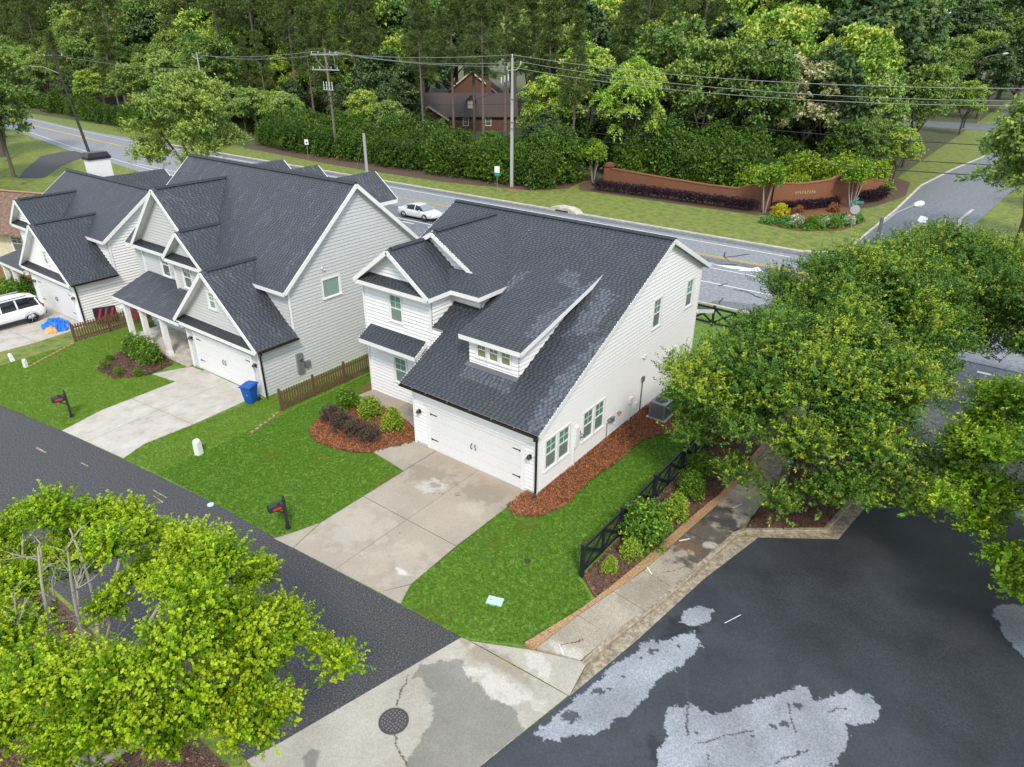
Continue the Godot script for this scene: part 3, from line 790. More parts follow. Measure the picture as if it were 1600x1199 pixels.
func board(poly: PackedVector2Array, f: Transform3D, y0: float, y1: float, m: String) -> ArrayMesh:
	# a lapped board: its lower edge stands proud of the board below
	var pp := poly.duplicate()
	if Geometry2D.is_polygon_clockwise(pp):
		pp.reverse()
	var b := MB.new()
	var jit := rng.randf_range(-0.0015, 0.0015)
	var proud := 0.034 if m == "grey_paint" else 0.05
	var cut := 0.02 if m == "grey_paint" else 0.034
	# lower edge chamfered inwards, a shape added to darken the lap lines
	var at := func(p: Vector2) -> Vector3:
		var off := lerpf(proud, 0.004, (p.y - y0 - cut) / (y1 - y0 - cut))
		if p.y < y0 + cut:
			off = lerpf(proud - cut * 0.95, proud, (p.y - y0) / cut)
		return f * Vector3(p.x, p.y, off + jit)
	for band in [rect(-99, y0 - 1.0, 99, y0 + cut), rect(-99, y0 + cut, 99, y1 + 1.0)]:
		for piece in Geometry2D.intersect_polygons(pp, band):
			var t := Geometry2D.triangulate_polygon(piece)
			for k in range(0, t.size(), 3):
				var a: Vector2 = piece[t[k]]
				var c: Vector2 = piece[t[k + 1]]
				var d: Vector2 = piece[t[k + 2]]
				if (c - a).cross(d - a) < 0.0:
					var s := c
					c = d
					d = s
				b.face(PackedVector3Array([at.call(a), at.call(c), at.call(d)]))
	for k in pp.size():
		var a: Vector2 = pp[k]
		var c: Vector2 = pp[(k + 1) % pp.size()]
		if a.distance_to(c) > 0.002:
			b.quad(f * Vector3(a.x, a.y, 0.001), f * Vector3(c.x, c.y, 0.001), at.call(c), at.call(a))
	return b.done(M[m])

func window(house: Node3D, f: Transform3D, x0: float, y0: float, w: float, h: float, style := {}) -> Node3D:
	var o := Node3D.new()
	o.name = "window"
	house.add_child(o, true)
	var t: float = style.get("trim", 0.08)
	var b := MB.new()
	# casing, sill, meeting rail and glazing bars
	var box := func(xa: float, ya: float, xb: float, yb: float, z0: float, z1: float):
		b.box(f * Vector3((xa + xb) / 2, (ya + yb) / 2, (z0 + z1) / 2), Vector3(xb - xa, yb - ya, z1 - z0), f.basis)
	box.call(x0 - t, y0, x0, y0 + h, 0.0, 0.07)
	box.call(x0 + w, y0, x0 + w + t, y0 + h, 0.0, 0.07)
	box.call(x0 - t, y0 + h, x0 + w + t, y0 + h + t, 0.0, 0.072)
	box.call(x0 - t - 0.02, y0 - 0.06, x0 + w + t + 0.02, y0, 0.0, 0.095)
	part(o, "frame", b.done(M.white_trim))
	var cols: int = style.get("cols", 2)
	var rows: int = style.get("rows", 2)
	var one: bool = style.get("single", false)
	b = MB.new()
	box = func(xa: float, ya: float, xb: float, yb: float, z0: float, z1: float):
		b.box(f * Vector3((xa + xb) / 2, (ya + yb) / 2, (z0 + z1) / 2), Vector3(xb - xa, yb - ya, z1 - z0), f.basis)
	var s := 0.035
	box.call(x0, y0 + 0.002, x0 + s, y0 + h - 0.002, 0.004, 0.03)
	box.call(x0 + w - s, y0 + 0.002, x0 + w, y0 + h - 0.002, 0.004, 0.03)
	box.call(x0 + s, y0 + 0.002, x0 + w - s, y0 + s, 0.004, 0.03)
	box.call(x0 + s, y0 + h - s, x0 + w - s, y0 + h - 0.002, 0.004, 0.03)
	var mid := y0 + h * 0.5
	if not one:
		box.call(x0 + s, mid - 0.025, x0 + w - s, mid + 0.025, 0.004, 0.036)
	part(o, "sash", b.done(M.white_trim))
	var blind := MB.new()
	var bl: String = style.get("blind", "tree_reflection_teal")
	var low := y0 + h * 0.5 if bl == "tree_reflection_teal" else y0 + 0.01
	blind.quad(f * Vector3(x0 + 0.01, low, 0.003), f * Vector3(x0 + w - 0.01, low, 0.003), f * Vector3(x0 + w - 0.01, y0 + h - 0.01, 0.003), f * Vector3(x0 + 0.01, y0 + h - 0.01, 0.003))
	part(o, "blind", blind.done(M[bl]))
	if bl == "tree_reflection_teal":
		var sc := MB.new()
		sc.quad(f * Vector3(x0 + 0.01, y0 + 0.01, 0.003), f * Vector3(x0 + w - 0.01, y0 + 0.01, 0.003), f * Vector3(x0 + w - 0.01, low - 0.002, 0.003), f * Vector3(x0 + 0.01, low - 0.002, 0.003))
		part(o, "insect_screen", sc.done(M.screen_blind))
	var panes := []
	if one:
		panes.push_back(Rect2(x0 + s, y0 + s, w - 2 * s, h - 2 * s))
	else:
		panes.push_back(Rect2(x0 + s, y0 + s, w - 2 * s, h * 0.5 - s - 0.025))
		var gw := (w - 2 * s) / cols
		var gh := (h * 0.5 - s - 0.025) / rows
		var bars := MB.new()
		for i in cols:
			for j in rows:
				panes.push_back(Rect2(x0 + s + i * gw, mid + 0.025 + j * gh, gw, gh).grow(-0.008))
		for i in range(1, cols):
			bars.box(f * Vector3(x0 + s + i * gw, mid + (h * 0.5 - s) / 2.0 + 0.0125, 0.021), Vector3(0.018, h * 0.5 - s - 0.03, 0.012), f.basis)
		for j in range(1, rows):
			bars.box(f * Vector3(x0 + w / 2, mid + 0.025 + j * gh, 0.0205), Vector3(w - 2 * s, 0.018, 0.0125), f.basis)
		part(o, "glazing_bar", bars.done(M.white_trim))
	for r in panes:
		var g := MB.new()
		g.quad(f * Vector3(r.position.x, r.position.y, 0.016), f * Vector3(r.end.x, r.position.y, 0.016), f * Vector3(r.end.x, r.end.y, 0.016), f * Vector3(r.position.x, r.end.y, 0.016))
		part(o, "pane", g.done(M.glass))
	return o

func hole(x0: float, y0: float, w: float, h: float, t := 0.08) -> Rect2:
	return Rect2(x0 - t - 0.004, y0 - 0.064, w + 2 * t + 0.008, h + 0.064 + t + 0.004)

# a roof plane; poly[0] to poly[1] is the eave, the rest goes round; edges that get a white board are listed by number
func roof(house: Node3D, poly: PackedVector3Array, trims := [], under := "soffit", tone := 1.0, dry := [], patchy := 0.12) -> Node3D:
	var e := (poly[1] - poly[0]).normalized()
	var nn := Vector3.ZERO
	for i in range(2, poly.size()):
		nn += (poly[i - 1] - poly[0]).cross(poly[i] - poly[0])
	nn = nn.normalized()
	var up := nn.cross(e)
	var b := MB.new()
	var dn := nn * -0.13
	var flat := PackedVector2Array()
	for p in poly:
		flat.push_back(Vector2((p - poly[0]).dot(e), (p - poly[0]).dot(up)))
	var tr := Geometry2D.triangulate_polygon(flat)
	for i in range(0, tr.size(), 3):
		var t3 := PackedVector3Array([poly[tr[i]], poly[tr[i + 1]], poly[tr[i + 2]]])
		if (t3[1] - t3[0]).cross(t3[2] - t3[0]).dot(nn) < 0.0:
			t3.reverse()
		b.face(t3)
		b.face(PackedVector3Array([t3[2] + dn, t3[1] + dn, t3[0] + dn]))
	for i in poly.size():
		var j := (i + 1) % poly.size()
		b.quad(poly[j], poly[i], poly[i] + dn, poly[j] + dn)
	var r := part(house, "roof", b.done(M[under]))
	for k in trims:
		var p: Vector3 = poly[k]
		var q: Vector3 = poly[(k + 1) % poly.size()]
		var outw := (q - p).cross(nn).normalized()
		var fb := MB.new()
		var c := outw * 0.024 - Vector3(0, 0.1, 0) - nn * 0.004
		fb.bar(p + c, q + c, 0.04, 0.2, Vector3.UP if absf((q - p).normalized().y) < 0.95 else outw)
		part(house, "fascia", fb.done(M.white_trim))
	# shingles
	var s2 := PackedVector2Array()
	var tmax := 0.0
	for p in poly:
		s2.push_back(Vector2((p - poly[0]).dot(e), (p - poly[0]).dot(up)))
		tmax = maxf(tmax, s2[s2.size() - 1].y)
	var sb := MB.new()
	var t := -0.03
	var step := 0.142
	var pn := noise(int(absf(poly[0].x * 7 + poly[0].z * 3)) + 3, 0.55, 3, 0.6)
	while t < tmax - 0.01:
		var t1 := minf(t + step, tmax)
		var r0 := span_at(s2, clampf(t, 0.001, tmax - 0.001))
		var r1 := span_at(s2, clampf(t1, 0.001, tmax - 0.001))
		var s := r0.x - 0.035 - rng.randf() * 0.2
		var tooth := rng.randf() < 0.5
		while s < r0.y + 0.035:
			var w := rng.randf_range(0.11, 0.19) if tooth else rng.randf_range(0.05, 0.1)
			var sa := clampf(s, r0.x - 0.035, r0.y + 0.035)
			var sbb := clampf(s + w, r0.x - 0.035, r0.y + 0.035)
			var sa1 := clampf(s, r1.x - 0.035, r1.y + 0.035)
			var sb1 := clampf(s + w, r1.x - 0.035, r1.y + 0.035)
			if sbb - sa > 0.005:
				var l0 := 0.017 if tooth else 0.009
				var shade := rng.randf_range(0.88, 1.12) * (1.0 if tooth else 0.4) * tone
				var col := Color(0.045, 0.052, 0.063)
				# dried patches are paler than the wet shingles
				var wetn := pn.get_noise_2d(s * 2.2, t * 0.7)
				var dryness := clampf((wetn - 0.16) * 6.0, 0.0, 1.0) * patchy * (1.0 if rng.randf() < 0.8 else 0.0)
				for d in dry:
					var q := Vector2(s, t)
					if Geometry2D.is_point_in_polygon(q + Vector2(rng.randf_range(-0.15, 0.15), rng.randf_range(-0.1, 0.1)), d):
						dryness = maxf(dryness, rng.randf_range(0.7, 1.5))
				col = col * shade * (1.0 + 0.9 * dryness)
				var A := poly[0] + e * sa + up * t + nn * l0
				var B := poly[0] + e * sbb + up * t + nn * l0
				var C := poly[0] + e * sb1 + up * (t1 + 0.01) + nn * 0.004
				var D := poly[0] + e * sa1 + up * (t1 + 0.01) + nn * 0.004
				sb.quad(A, B, C, D, col)
				sb.quad(A - nn * l0, B - nn * l0, B, A, col * 0.8)
				if tooth:
					sb.face(PackedVector3Array([A - nn * l0, A, D]), col)
					sb.face(PackedVector3Array([B, B - nn * l0, C]), col)
			s += w
			tooth = not tooth
		t = t1
	var so := part(r, "shingles", sb.done(M.shingle))
	so.set_meta("kind", "stuff")
	return r

func span_at(p: PackedVector2Array, t: float) -> Vector2:
	var lo := 1e9
	var hi := -1e9
	for i in p.size():
		var a := p[i]
		var b := p[(i + 1) % p.size()]
		if (a.y <= t and b.y >= t) or (b.y <= t and a.y >= t):
			if absf(a.y - b.y) < 1e-5:
				continue
			var x := lerpf(a.x, b.x, (t - a.y) / (b.y - a.y))
			lo = minf(lo, x)
			hi = maxf(hi, x)
	return Vector2(lo, hi)

func P3(a: Array) -> PackedVector3Array:
	var p := PackedVector3Array()
	for i in range(0, a.size(), 3):
		p.push_back(Vector3(a[i], a[i + 1], a[i + 2]))
	return p

func ridge(house: Node3D, p: Vector3, q: Vector3, slope: float, wide := 0.17, thick := 0.035):
	var b := MB.new()
	var d := (q - p).normalized()
	var side := d.cross(Vector3.UP).normalized()
	var len := p.distance_to(q)
	var n := int(len / 0.3)
	for s in [-1.0, 1.0]:
		var dir: Vector3 = (side * s + Vector3(0, -slope, 0)).normalized()
		var nn: Vector3 = (d.cross(dir) * -s).normalized()
		if nn.y < 0:
			nn = -nn
		for k in n:
			var a := p + d * (len * k / n)
			var c := p + d * (len * (k + 1) / n - 0.004)
			var h := thick + 0.006 * (k % 2)
			b.box((a + c) / 2 + dir * wide / 2 + nn * h / 2 + Vector3(0, 0.02, 0), Vector3(wide, h, (c - a).length()), Basis(dir, nn, dir.cross(nn)))
	part(house, "ridge_cap", b.done(M.ridge_cap))

func strip(house: Node3D, called: String, p: Vector3, q: Vector3, w: float, h: float, m: String, up := Vector3.UP) -> MeshInstance3D:
	var b := MB.new()
	b.bar(p, q, w, h, up)
	return part(house, called, b.done(M[m]))

func gutter(house: Node3D, p: Vector3, q: Vector3, outw: Vector3, m: String):
	var b := MB.new()
	var c := outw * 0.1 + Vector3(0, -0.07, 0)
	b.bar(p + c - outw * 0.045, q + c - outw * 0.045, 0.008, 0.1)
	b.bar(p + c + outw * 0.045, q + c + outw * 0.045, 0.008, 0.1)
	b.bar(p + c - Vector3(0, 0.046, 0), q + c - Vector3(0, 0.046, 0), 0.082, 0.008)
	part(house, "gutter", b.done(M[m]))

func downspout(house: Node3D, top: Vector3, wall_at: Vector3, foot_y: float, outw: Vector3, m: String):
	var b := MB.new()
	var a := top
	var c := wall_at + outw * 0.07
	b.tube(PackedVector3Array([a, a - Vector3(0, 0.12, 0), c + Vector3(0, 0.1, 0), c - Vector3(0, 0.1, 0), Vector3(c.x, foot_y + 0.25, c.z), Vector3(c.x, foot_y + 0.12, c.z) + outw * 0.05, Vector3(c.x, foot_y + 0.05, c.z) + outw * 0.28]), PackedFloat32Array([0.05, 0.05, 0.05, 0.05, 0.05, 0.05, 0.052]), 8)
	part(house, "downspout", b.done(M[m]))

func garage_door(house: Node3D, f: Transform3D, x0: float, x1: float, h: float):
	var d := Node3D.new()
	d.name = "garage_door"
	house.add_child(d, true)
	var n := 4
	for k in n:
		var b := MB.new()
		var y0 := h * k / n
		var y1 := h * (k + 1) / n - 0.012
		b.box(f * Vector3((x0 + x1) / 2, (y0 + y1) / 2, 0.02), Vector3(x1 - x0, y1 - y0, 0.034), f.basis)
		# pressed grooves of the carriage-style panels
		for i in 24:
			var x := lerpf(x0, x1, (i + 0.5) / 24.0)
			b.box(f * Vector3(x, (y0 + y1) / 2, 0.0385), Vector3((x1 - x0) / 24.0 - 0.012, y1 - y0 - 0.03, 0.005), f.basis)
		part(d, "door_panel", b.done(M.door_white))
	for s in [x0 + 0.02, x1 - 0.42]:
		for y in [h * 0.27, h * 0.88]:
			var b := MB.new()
			b.box(f * Vector3(s + 0.2, y, 0.047), Vector3(0.38, 0.045, 0.012), f.basis)
			b.box(f * Vector3(s + (0.03 if s < (x0 + x1) / 2 else 0.37), y, 0.05), Vector3(0.05, 0.09, 0.014), f.basis)
			part(d, "hinge_strap", b.done(M.black_metal))
	for s in [-0.09, 0.09]:
		var b := MB.new()
		var x: float = (x0 + x1) / 2 + s
		b.tube(PackedVector3Array([f * Vector3(x, h * 0.45, 0.045), f * Vector3(x + s * 0.2, h * 0.47, 0.09), f * Vector3(x + s * 0.4, h * 0.52, 0.095), f * Vector3(x, h * 0.56, 0.09), f * Vector3(x, h * 0.585, 0.045)]), PackedFloat32Array([0.022, 0.018, 0.016, 0.018, 0.022]), 6)
		part(d, "handle", b.done(M.black_metal))
	var t := MB.new()
	t.box(f * Vector3(x0 - 0.11, h / 2, 0.035), Vector3(0.2, h, 0.07), f.basis)
	part(house, "door_casing", t.done(M.white_trim))
	t = MB.new()
	t.box(f * Vector3(x1 + 0.11, h / 2, 0.035), Vector3(0.2, h, 0.07), f.basis)
	part(house, "door_casing", t.done(M.white_trim))
	t = MB.new()
	t.box(f * Vector3((x0 + x1) / 2, h + 0.09, 0.04), Vector3(x1 - x0 + 0.46, 0.17, 0.08), f.basis)
	t.box(f * Vector3((x0 + x1) / 2, h + 0.195, 0.065), Vector3(x1 - x0 + 0.56, 0.04, 0.13), f.basis)
	part(house, "door_lintel", t.done(M.white_trim))

func lantern(house: Node3D, f: Transform3D, x: float, y: float):
	var o := Node3D.new()
	o.name = "wall_lantern"
	house.add_child(o, true)
	var b := MB.new()
	b.box(f * Vector3(x, y + 0.1, 0.045), Vector3(0.11, 0.2, 0.02), f.basis)
	b.tube(PackedVector3Array([f * Vector3(x, y + 0.16, 0.05), f * Vector3(x, y + 0.25, 0.1), f * Vector3(x, y + 0.24, 0.16)]), PackedFloat32Array([0.012, 0.012, 0.012]), 6)
	b.lathe(f * Vector3(x, y, 0.17), PackedVector2Array([Vector2(0.105, 0.1), Vector2(0.1, 0.125), Vector2(0.05, 0.21), Vector2(0.01, 0.25)]), 10)
	part(o, "hood", b.done(M.black_metal))
	b = MB.new()
	b.lathe(f * Vector3(x, y, 0.17), PackedVector2Array([Vector2(0.0, -0.08), Vector2(0.055, -0.07), Vector2(0.07, 0.02), Vector2(0.075, 0.1)]), 10)
	part(o, "glass_shade", b.done(M.glass))
	b = MB.new()
	b.lathe(f * Vector3(x, y, 0.17), PackedVector2Array([Vector2(0.0, -0.02), Vector2(0.03, 0.0), Vector2(0.03, 0.06), Vector2(0.015, 0.1)]), 8)
	part(o, "bulb", b.done(M.copper))

func main_house():
	var h := thing("white_house", "white clapboard house with dark shingle roof, shed dormer and wide garage door", "house")
	var X := Vector3.RIGHT
	var Z := Vector3.BACK
	# roofs
	roof(h, P3([-6.97, 3.05, 0.36, 0.27, 3.05, 0.36, 0.27, 8.3, -10, -6.97, 8.3, -10]), [1, 3], "soffit", 1.0, [V2([6.5, 0.0, 7.2, 0.0, 7.2, 6.2, 6.75, 4.6, 6.35, 2.4]), V2([2.3, 1.15, 4.9, 1.15, 4.8, 1.75, 2.2, 1.95]), V2([5.4, 4.6, 6.6, 5.3, 6.3, 7.6, 5.6, 7.8]), V2([1.0, 6.4, 2.6, 5.6, 2.9, 7.0, 1.3, 7.8])])
	roof(h, P3([-7.75, 4.5, -2.49, -6.98, 4.5, -2.49, -6.98, 6.05, -5.55, -7.75, 6.05, -5.55]))
	roof(h, P3([-12.7, 6.05, -5.55, -6.97, 6.05, -5.55, -6.97, 8.3, -10, -12.7, 8.3, -10]), [3])
	roof(h, P3([0.27, 6.0, -14.75, -12.7, 6.0, -14.75, -12.7, 8.3, -10, 0.27, 8.3, -10]), [0, 1, 3])
	ridge(h, Vector3(0.3, 8.31, -10), Vector3(-12.7, 8.31, -10), 0.5)
	roof(h, P3([-7.4, 6.05, -2.0, -7.4, 6.05, -4.8, -9.82, 7.8, -4.8, -9.82, 7.8, -2.0]), [0, 3])
	roof(h, P3([-12.24, 6.05, -4.8, -12.24, 6.05, -2.0, -9.82, 7.8, -2.0, -9.82, 7.8, -4.8]), [0, 1])
	ridge(h, Vector3(-9.82, 7.81, -2.25), Vector3(-9.82, 7.81, -4.6), 0.72, 0.15, 0.05)
	roof(h, P3([-5.75, 6.05, -3.5, -5.75, 6.05, -10, -9.33, 8.2, -10, -9.33, 8.2, -4.4, -6.87, 6.72, -4.4]), [0, 3])
	roof(h, P3([-12.91, 6.05, -9.5, -12.91, 6.05, -4.4, -9.33, 8.2, -4.4, -9.33, 8.2, -9.5]), [0, 1])
	roof(h, P3([-8.3, 6.05, -3.5, -5.75, 6.05, -3.5, -6.87, 6.72, -4.4, -8.3, 6.72, -4.4]), [0])
	ridge(h, Vector3(-9.33, 8.21, -4.7), Vector3(-9.33, 8.21, -9.2), 0.6, 0.15, 0.05)
	roof(h, P3([-12.18, 6.02, -2.02, -7.48, 6.02, -2.02, -7.95, 6.36, -2.5, -11.7, 6.36, -2.5]), [0])
	roof(h, P3([-11.8, 3.2, -1.6, -8.02, 3.2, -1.6, -8.1, 3.68, -2.5, -11.8, 3.68, -2.5]), [0, 1, 3])
	roof(h, P3([-4.95, 5.3, -1.22, -1.77, 5.3, -1.22, -1.77, 6.97, -7.4, -4.95, 6.97, -7.4]), [0, 1, 3], "soffit", 0.95, [V2([2.6, 0.9, 3.2, 0.9, 3.2, 6.0, 2.8, 5.0, 2.4, 2.4]), V2([1.4, 4.9, 2.6, 4.7, 2.2, 5.9, 1.3, 6.0])])
	roof(h, P3([0.12, 3.0, -16.5, -6, 3.0, -16.5, -6, 3.7, -14.2, 0.12, 3.7, -14.2]), [0, 3])
	# walls
	var f := xf(Vector3(-6.6, 0, 0), X, Z)
	wall(h, f, V2([0, -0.3, 6.6, -0.3, 6.6, 3.05, 0, 3.05]), [Rect2(0.76, -1, 5.29, 3.2), Rect2(-1, 2.72, 9, 1)], "white_paint")
	strip(h, "frieze_board", Vector3(-6.6, 2.9, 0.035), Vector3(0.0, 2.9, 0.035), 0.07, 0.36, "white_trim")
	garage_door(h, f, 0.97, 5.84, 2.05)
	lantern(h, f, 0.38, 1.62)
	lantern(h, f, 6.3, 1.62)
	var g := MB.new()
	g.box(Vector3(-3.3, 3.0, 0.17), Vector3(7.0, 0.02, 0.38))
	part(h, "soffit_panel", g.done(M.soffit))
	gutter(h, Vector3(-6.97, 3.04, 0.36), Vector3(0.24, 3.04, 0.36), Z, "gutter_brown")
	downspout(h, Vector3(0.16, 2.94, 0.47), Vector3(0.02, 2.62, 0.06), 0.0, Vector3(0.15, 0, 1).normalized(), "gutter_brown")
	f = xf(Vector3(0, 0, 0), Vector3.FORWARD, X)
	var ws := [[0.5, 0.92, 0.76, 1.34], [1.43, 0.92, 0.76, 1.34], [3.3, 0.92, 0.76, 1.34], [4.23, 0.92, 0.76, 1.34], [9.05, 4.2, 0.74, 1.38], [12.63, 4.2, 0.74, 1.38], [11.3, 0.92, 0.76, 1.34]]
	var hs := []
	for w in ws:
		hs.push_back(hole(w[0], w[1], w[2], w[3]))
		window(h, f, w[0], w[1], w[2], w[3])
	wall(h, f, V2([0, -0.3, 14.2, -0.3, 14.2, 6.1, 10, 8.12, 0, 3.06]), hs, "white_paint")
	# meter and service boxes on the side wall
	var s := MB.new()
	s.box(Vector3(0.09, 1.45, -2.72), Vector3(0.12, 0.95, 0.28))
	s.box(Vector3(0.05, 0.5, -2.62), Vector3(0.05, 0.95, 0.06))
	part(h, "service_panel", s.done(M.white_plastic))
	s = MB.new()
	s.lathe(Vector3(0.17, 1.42, -2.95), PackedVector2Array([Vector2(0.09, -0.06), Vector2(0.09, 0.05), Vector2(0.06, 0.09)]), 12, Color.WHITE, Basis(Vector3.FORWARD, PI / 2))
	s.box(Vector3(0.05, 1.4, -2.96), Vector3(0.06, 0.35, 0.2))
	part(h, "electric_meter", s.done(M.grey_metal))
	s = MB.new()
	s.tube(P3([0.06, 0.0, -5.35, 0.06, 0.85, -5.35, 0.06, 0.95, -5.5]), PackedFloat32Array([0.02, 0.02, 0.02]), 6)
	s.box(Vector3(0.1, 0.95, -5.7), Vector3(0.16, 0.22, 0.24))
	s.lathe(Vector3(0.12, 1.0, -5.45), PackedVector2Array([Vector2(0.07, -0.06), Vector2(0.1, 0.0), Vector2(0.07, 0.06)]), 10)
	part(h, "gas_meter", s.done(M.grey_metal))
	s = MB.new()
	s.lathe(Vector3(0.02, 1.0, -6.35), PackedVector2Array([Vector2(0.07, 0), Vector2(0.07, 0.16)]), 10, Color.WHITE, Basis(Vector3.FORWARD, PI / 2))
	part(h, "dryer_vent", s.done(M.copper))
	s = MB.new()
	s.box(Vector3(0.08, 1.15, -7.5), Vector3(0.12, 0.32, 0.26))
	s.box(Vector3(0.05, 0.5, -7.5), Vector3(0.04, 1.0, 0.05))
	s.box(Vector3(0.06, 0.62, -8.1), Vector3(0.1, 0.3, 0.22))
	part(h, "cable_box", s.done(M.white_plastic))
	s = MB.new()
	s.tube(P3([0.07, 0.1, -8.55, 0.07, 1.75, -8.55]), PackedFloat32Array([0.03, 0.03]), 6)
	s.box(Vector3(0.08, 1.85, -8.55), Vector3(0.12, 0.24, 0.18))
	part(h, "ac_disconnect", s.done(M.dark_grey_metal))
	s = MB.new()
	s.box(Vector3(0.08, 3.05, -8.5), Vector3(0.14, 0.16, 0.2))
	part(h, "wall_vent", s.done(M.white_plastic))
	# corner boards
	strip(h, "corner_board", Vector3(-0.02, -0.1, 0.02), Vector3(-0.02, 3.0, 0.02), 0.1, 0.13, "white_trim", Z)
	strip(h, "corner_board", Vector3(-6.56, -0.1, 0.02), Vector3(-6.56, 2.7, 0.02), 0.1, 0.13, "white_trim", Z)
	strip(h, "corner_board", Vector3(0.02, -0.1, -14.15), Vector3(0.02, 6.0, -14.15), 0.1, 0.13, "white_trim", X)
	# wing front
	f = xf(Vector3(-12.2, 0, -2.5), X, Z)
	var w1 := [1.83, 4.2, 0.76, 1.3]
	var w2 := [1.85, 0.95, 0.78, 1.34]
	window(h, f, w1[0], w1[1], w1[2], w1[3])
	window(h, f, w2[0], w2[1], w2[2], w2[3])
	wall(h, f, V2([0, -0.35, 5.6, -0.35, 5.6, 3.1, 5.24, 3.1, 5.24, 4.33, 4.5, 4.33, 4.5, 5.95, 2.38, 7.62, 0, 5.95]), [hole(w1[0], w1[1], w1[2], w1[3]), hole(w2[0], w2[1], w2[2], w2[3])], "white_paint", -0.1)
	for x in [0.4, 4.05]:
		strip(h, "bracket", f * Vector3(x, 2.55, 0.05), f * Vector3(x, 3.1, 0.7), 0.07, 0.1, "white_trim")
	wall(h, xf(Vector3(-7.7, 0, -2.5), Vector3.FORWARD, X), V2([0, 3.0, 1.6, 3.0, 1.6, 5.98, 0, 5.98]), [], "white_paint", 3.0)
	wall(h, xf(Vector3(-6.6, 0, 0), Vector3.FORWARD, Vector3.LEFT), V2([0, -0.2, 2.5, -0.2, 2.5, 3.1, 0, 3.1]), [], "white_paint", 0.1, false)
	wall(h, xf(Vector3(-7.7, 0, -4.05), X, Z), V2([0, 4.6, 1.6, 4.6, 1.6, 6.0, 0, 6.0]), [], "white_paint", 4.6)
	wall(h, xf(Vector3(-6.1, 0, -4.05), Vector3.FORWARD, X), V2([0, 4.6, 1.6, 4.6, 1.6, 6.0, 0, 6.0]), [], "white_paint", 4.6)
	wall(h, xf(Vector3(-12.6, 0, -4.7), X, Z), V2([0, 6.0, 6.4, 6.0, 3.27, 7.98]), [], "white_paint", 6.0)
	wall(h, xf(Vector3(-12.2, 0, -14.2), Z, Vector3.LEFT), V2([0, -0.3, 11.7, -0.3, 11.7, 5.95, 0, 6.05]), [], "white_paint", 0.0, false)
	wall(h, xf(Vector3(-12.4, 0, -14.2), Z, Vector3.LEFT), V2([0, 5.0, 9, 5.0, 9, 6.1, 4.2, 8.1, 0, 6.05]), [], "white_paint", 0.0, false)
	wall(h, xf(Vector3(0, 0, -14.2), Vector3.LEFT, Vector3.FORWARD), V2([0, -0.3, 12.2, -0.3, 12.2, 6.05, 0, 6.05]), [], "white_paint", 0.0, false)
	strip(h, "corner_board", f * Vector3(0.05, -0.3, 0.02), f * Vector3(0.05, 5.9, 0.02), 0.1, 0.13, "white_trim", Z)
	strip(h, "corner_board", f * Vector3(4.45, 3.2, 0.02), f * Vector3(4.45, 5.9, 0.02), 0.1, 0.13, "white_trim", Z)
	# dormer
	f = xf(Vector3(-4.65, 0, -1.53), X, Z)
	for x in [0.43, 1.06, 1.69]:
		window(h, f, x, 4.36, 0.48, 0.72, {"trim": 0.06, "blind": "yellow_room"})
	wall(h, f, V2([0, 3.7, 2.57, 3.7, 2.57, 5.22, 0, 5.22]), [Rect2(0.36, 4.28, 1.88, 0.9)], "white_paint", 3.9)
	wall(h, xf(Vector3(-2.08, 0, -1.53), Vector3.FORWARD, X), V2([0, 3.8, 5.4, 6.5, 5.4, 6.7, 0, 5.24]), [], "white_paint", 3.9)
	wall(h, xf(Vector3(-4.65, 0, -6.93), Z, Vector3.LEFT), V2([0, 6.5, 5.4, 3.8, 5.4, 5.24, 0, 6.7]), [], "white_paint", 3.9, false)
	var fl := MB.new()
	fl.quad(Vector3(-4.75, 3.985 + 0.022, -1.49), Vector3(-4.75, 3.985 - 0.105 + 0.022, -1.28), Vector3(-2.0, 3.985 - 0.105 + 0.022, -1.28), Vector3(-2.0, 3.985 + 0.022, -1.49))
	part(h, "flashing", fl.done(M.dark_grey_metal))
	# added pale bits stand in for water glints along the gutter lip
	for x in [-6.2, -5.4, -4.2, -3.0, -1.9, -0.8]:
		var br := MB.new()
		br.box(Vector3(x, 3.03, 0.46), Vector3(0.03, 0.02, 0.1))
		part(h, "glint_bit", br.done(M.grey_metal))

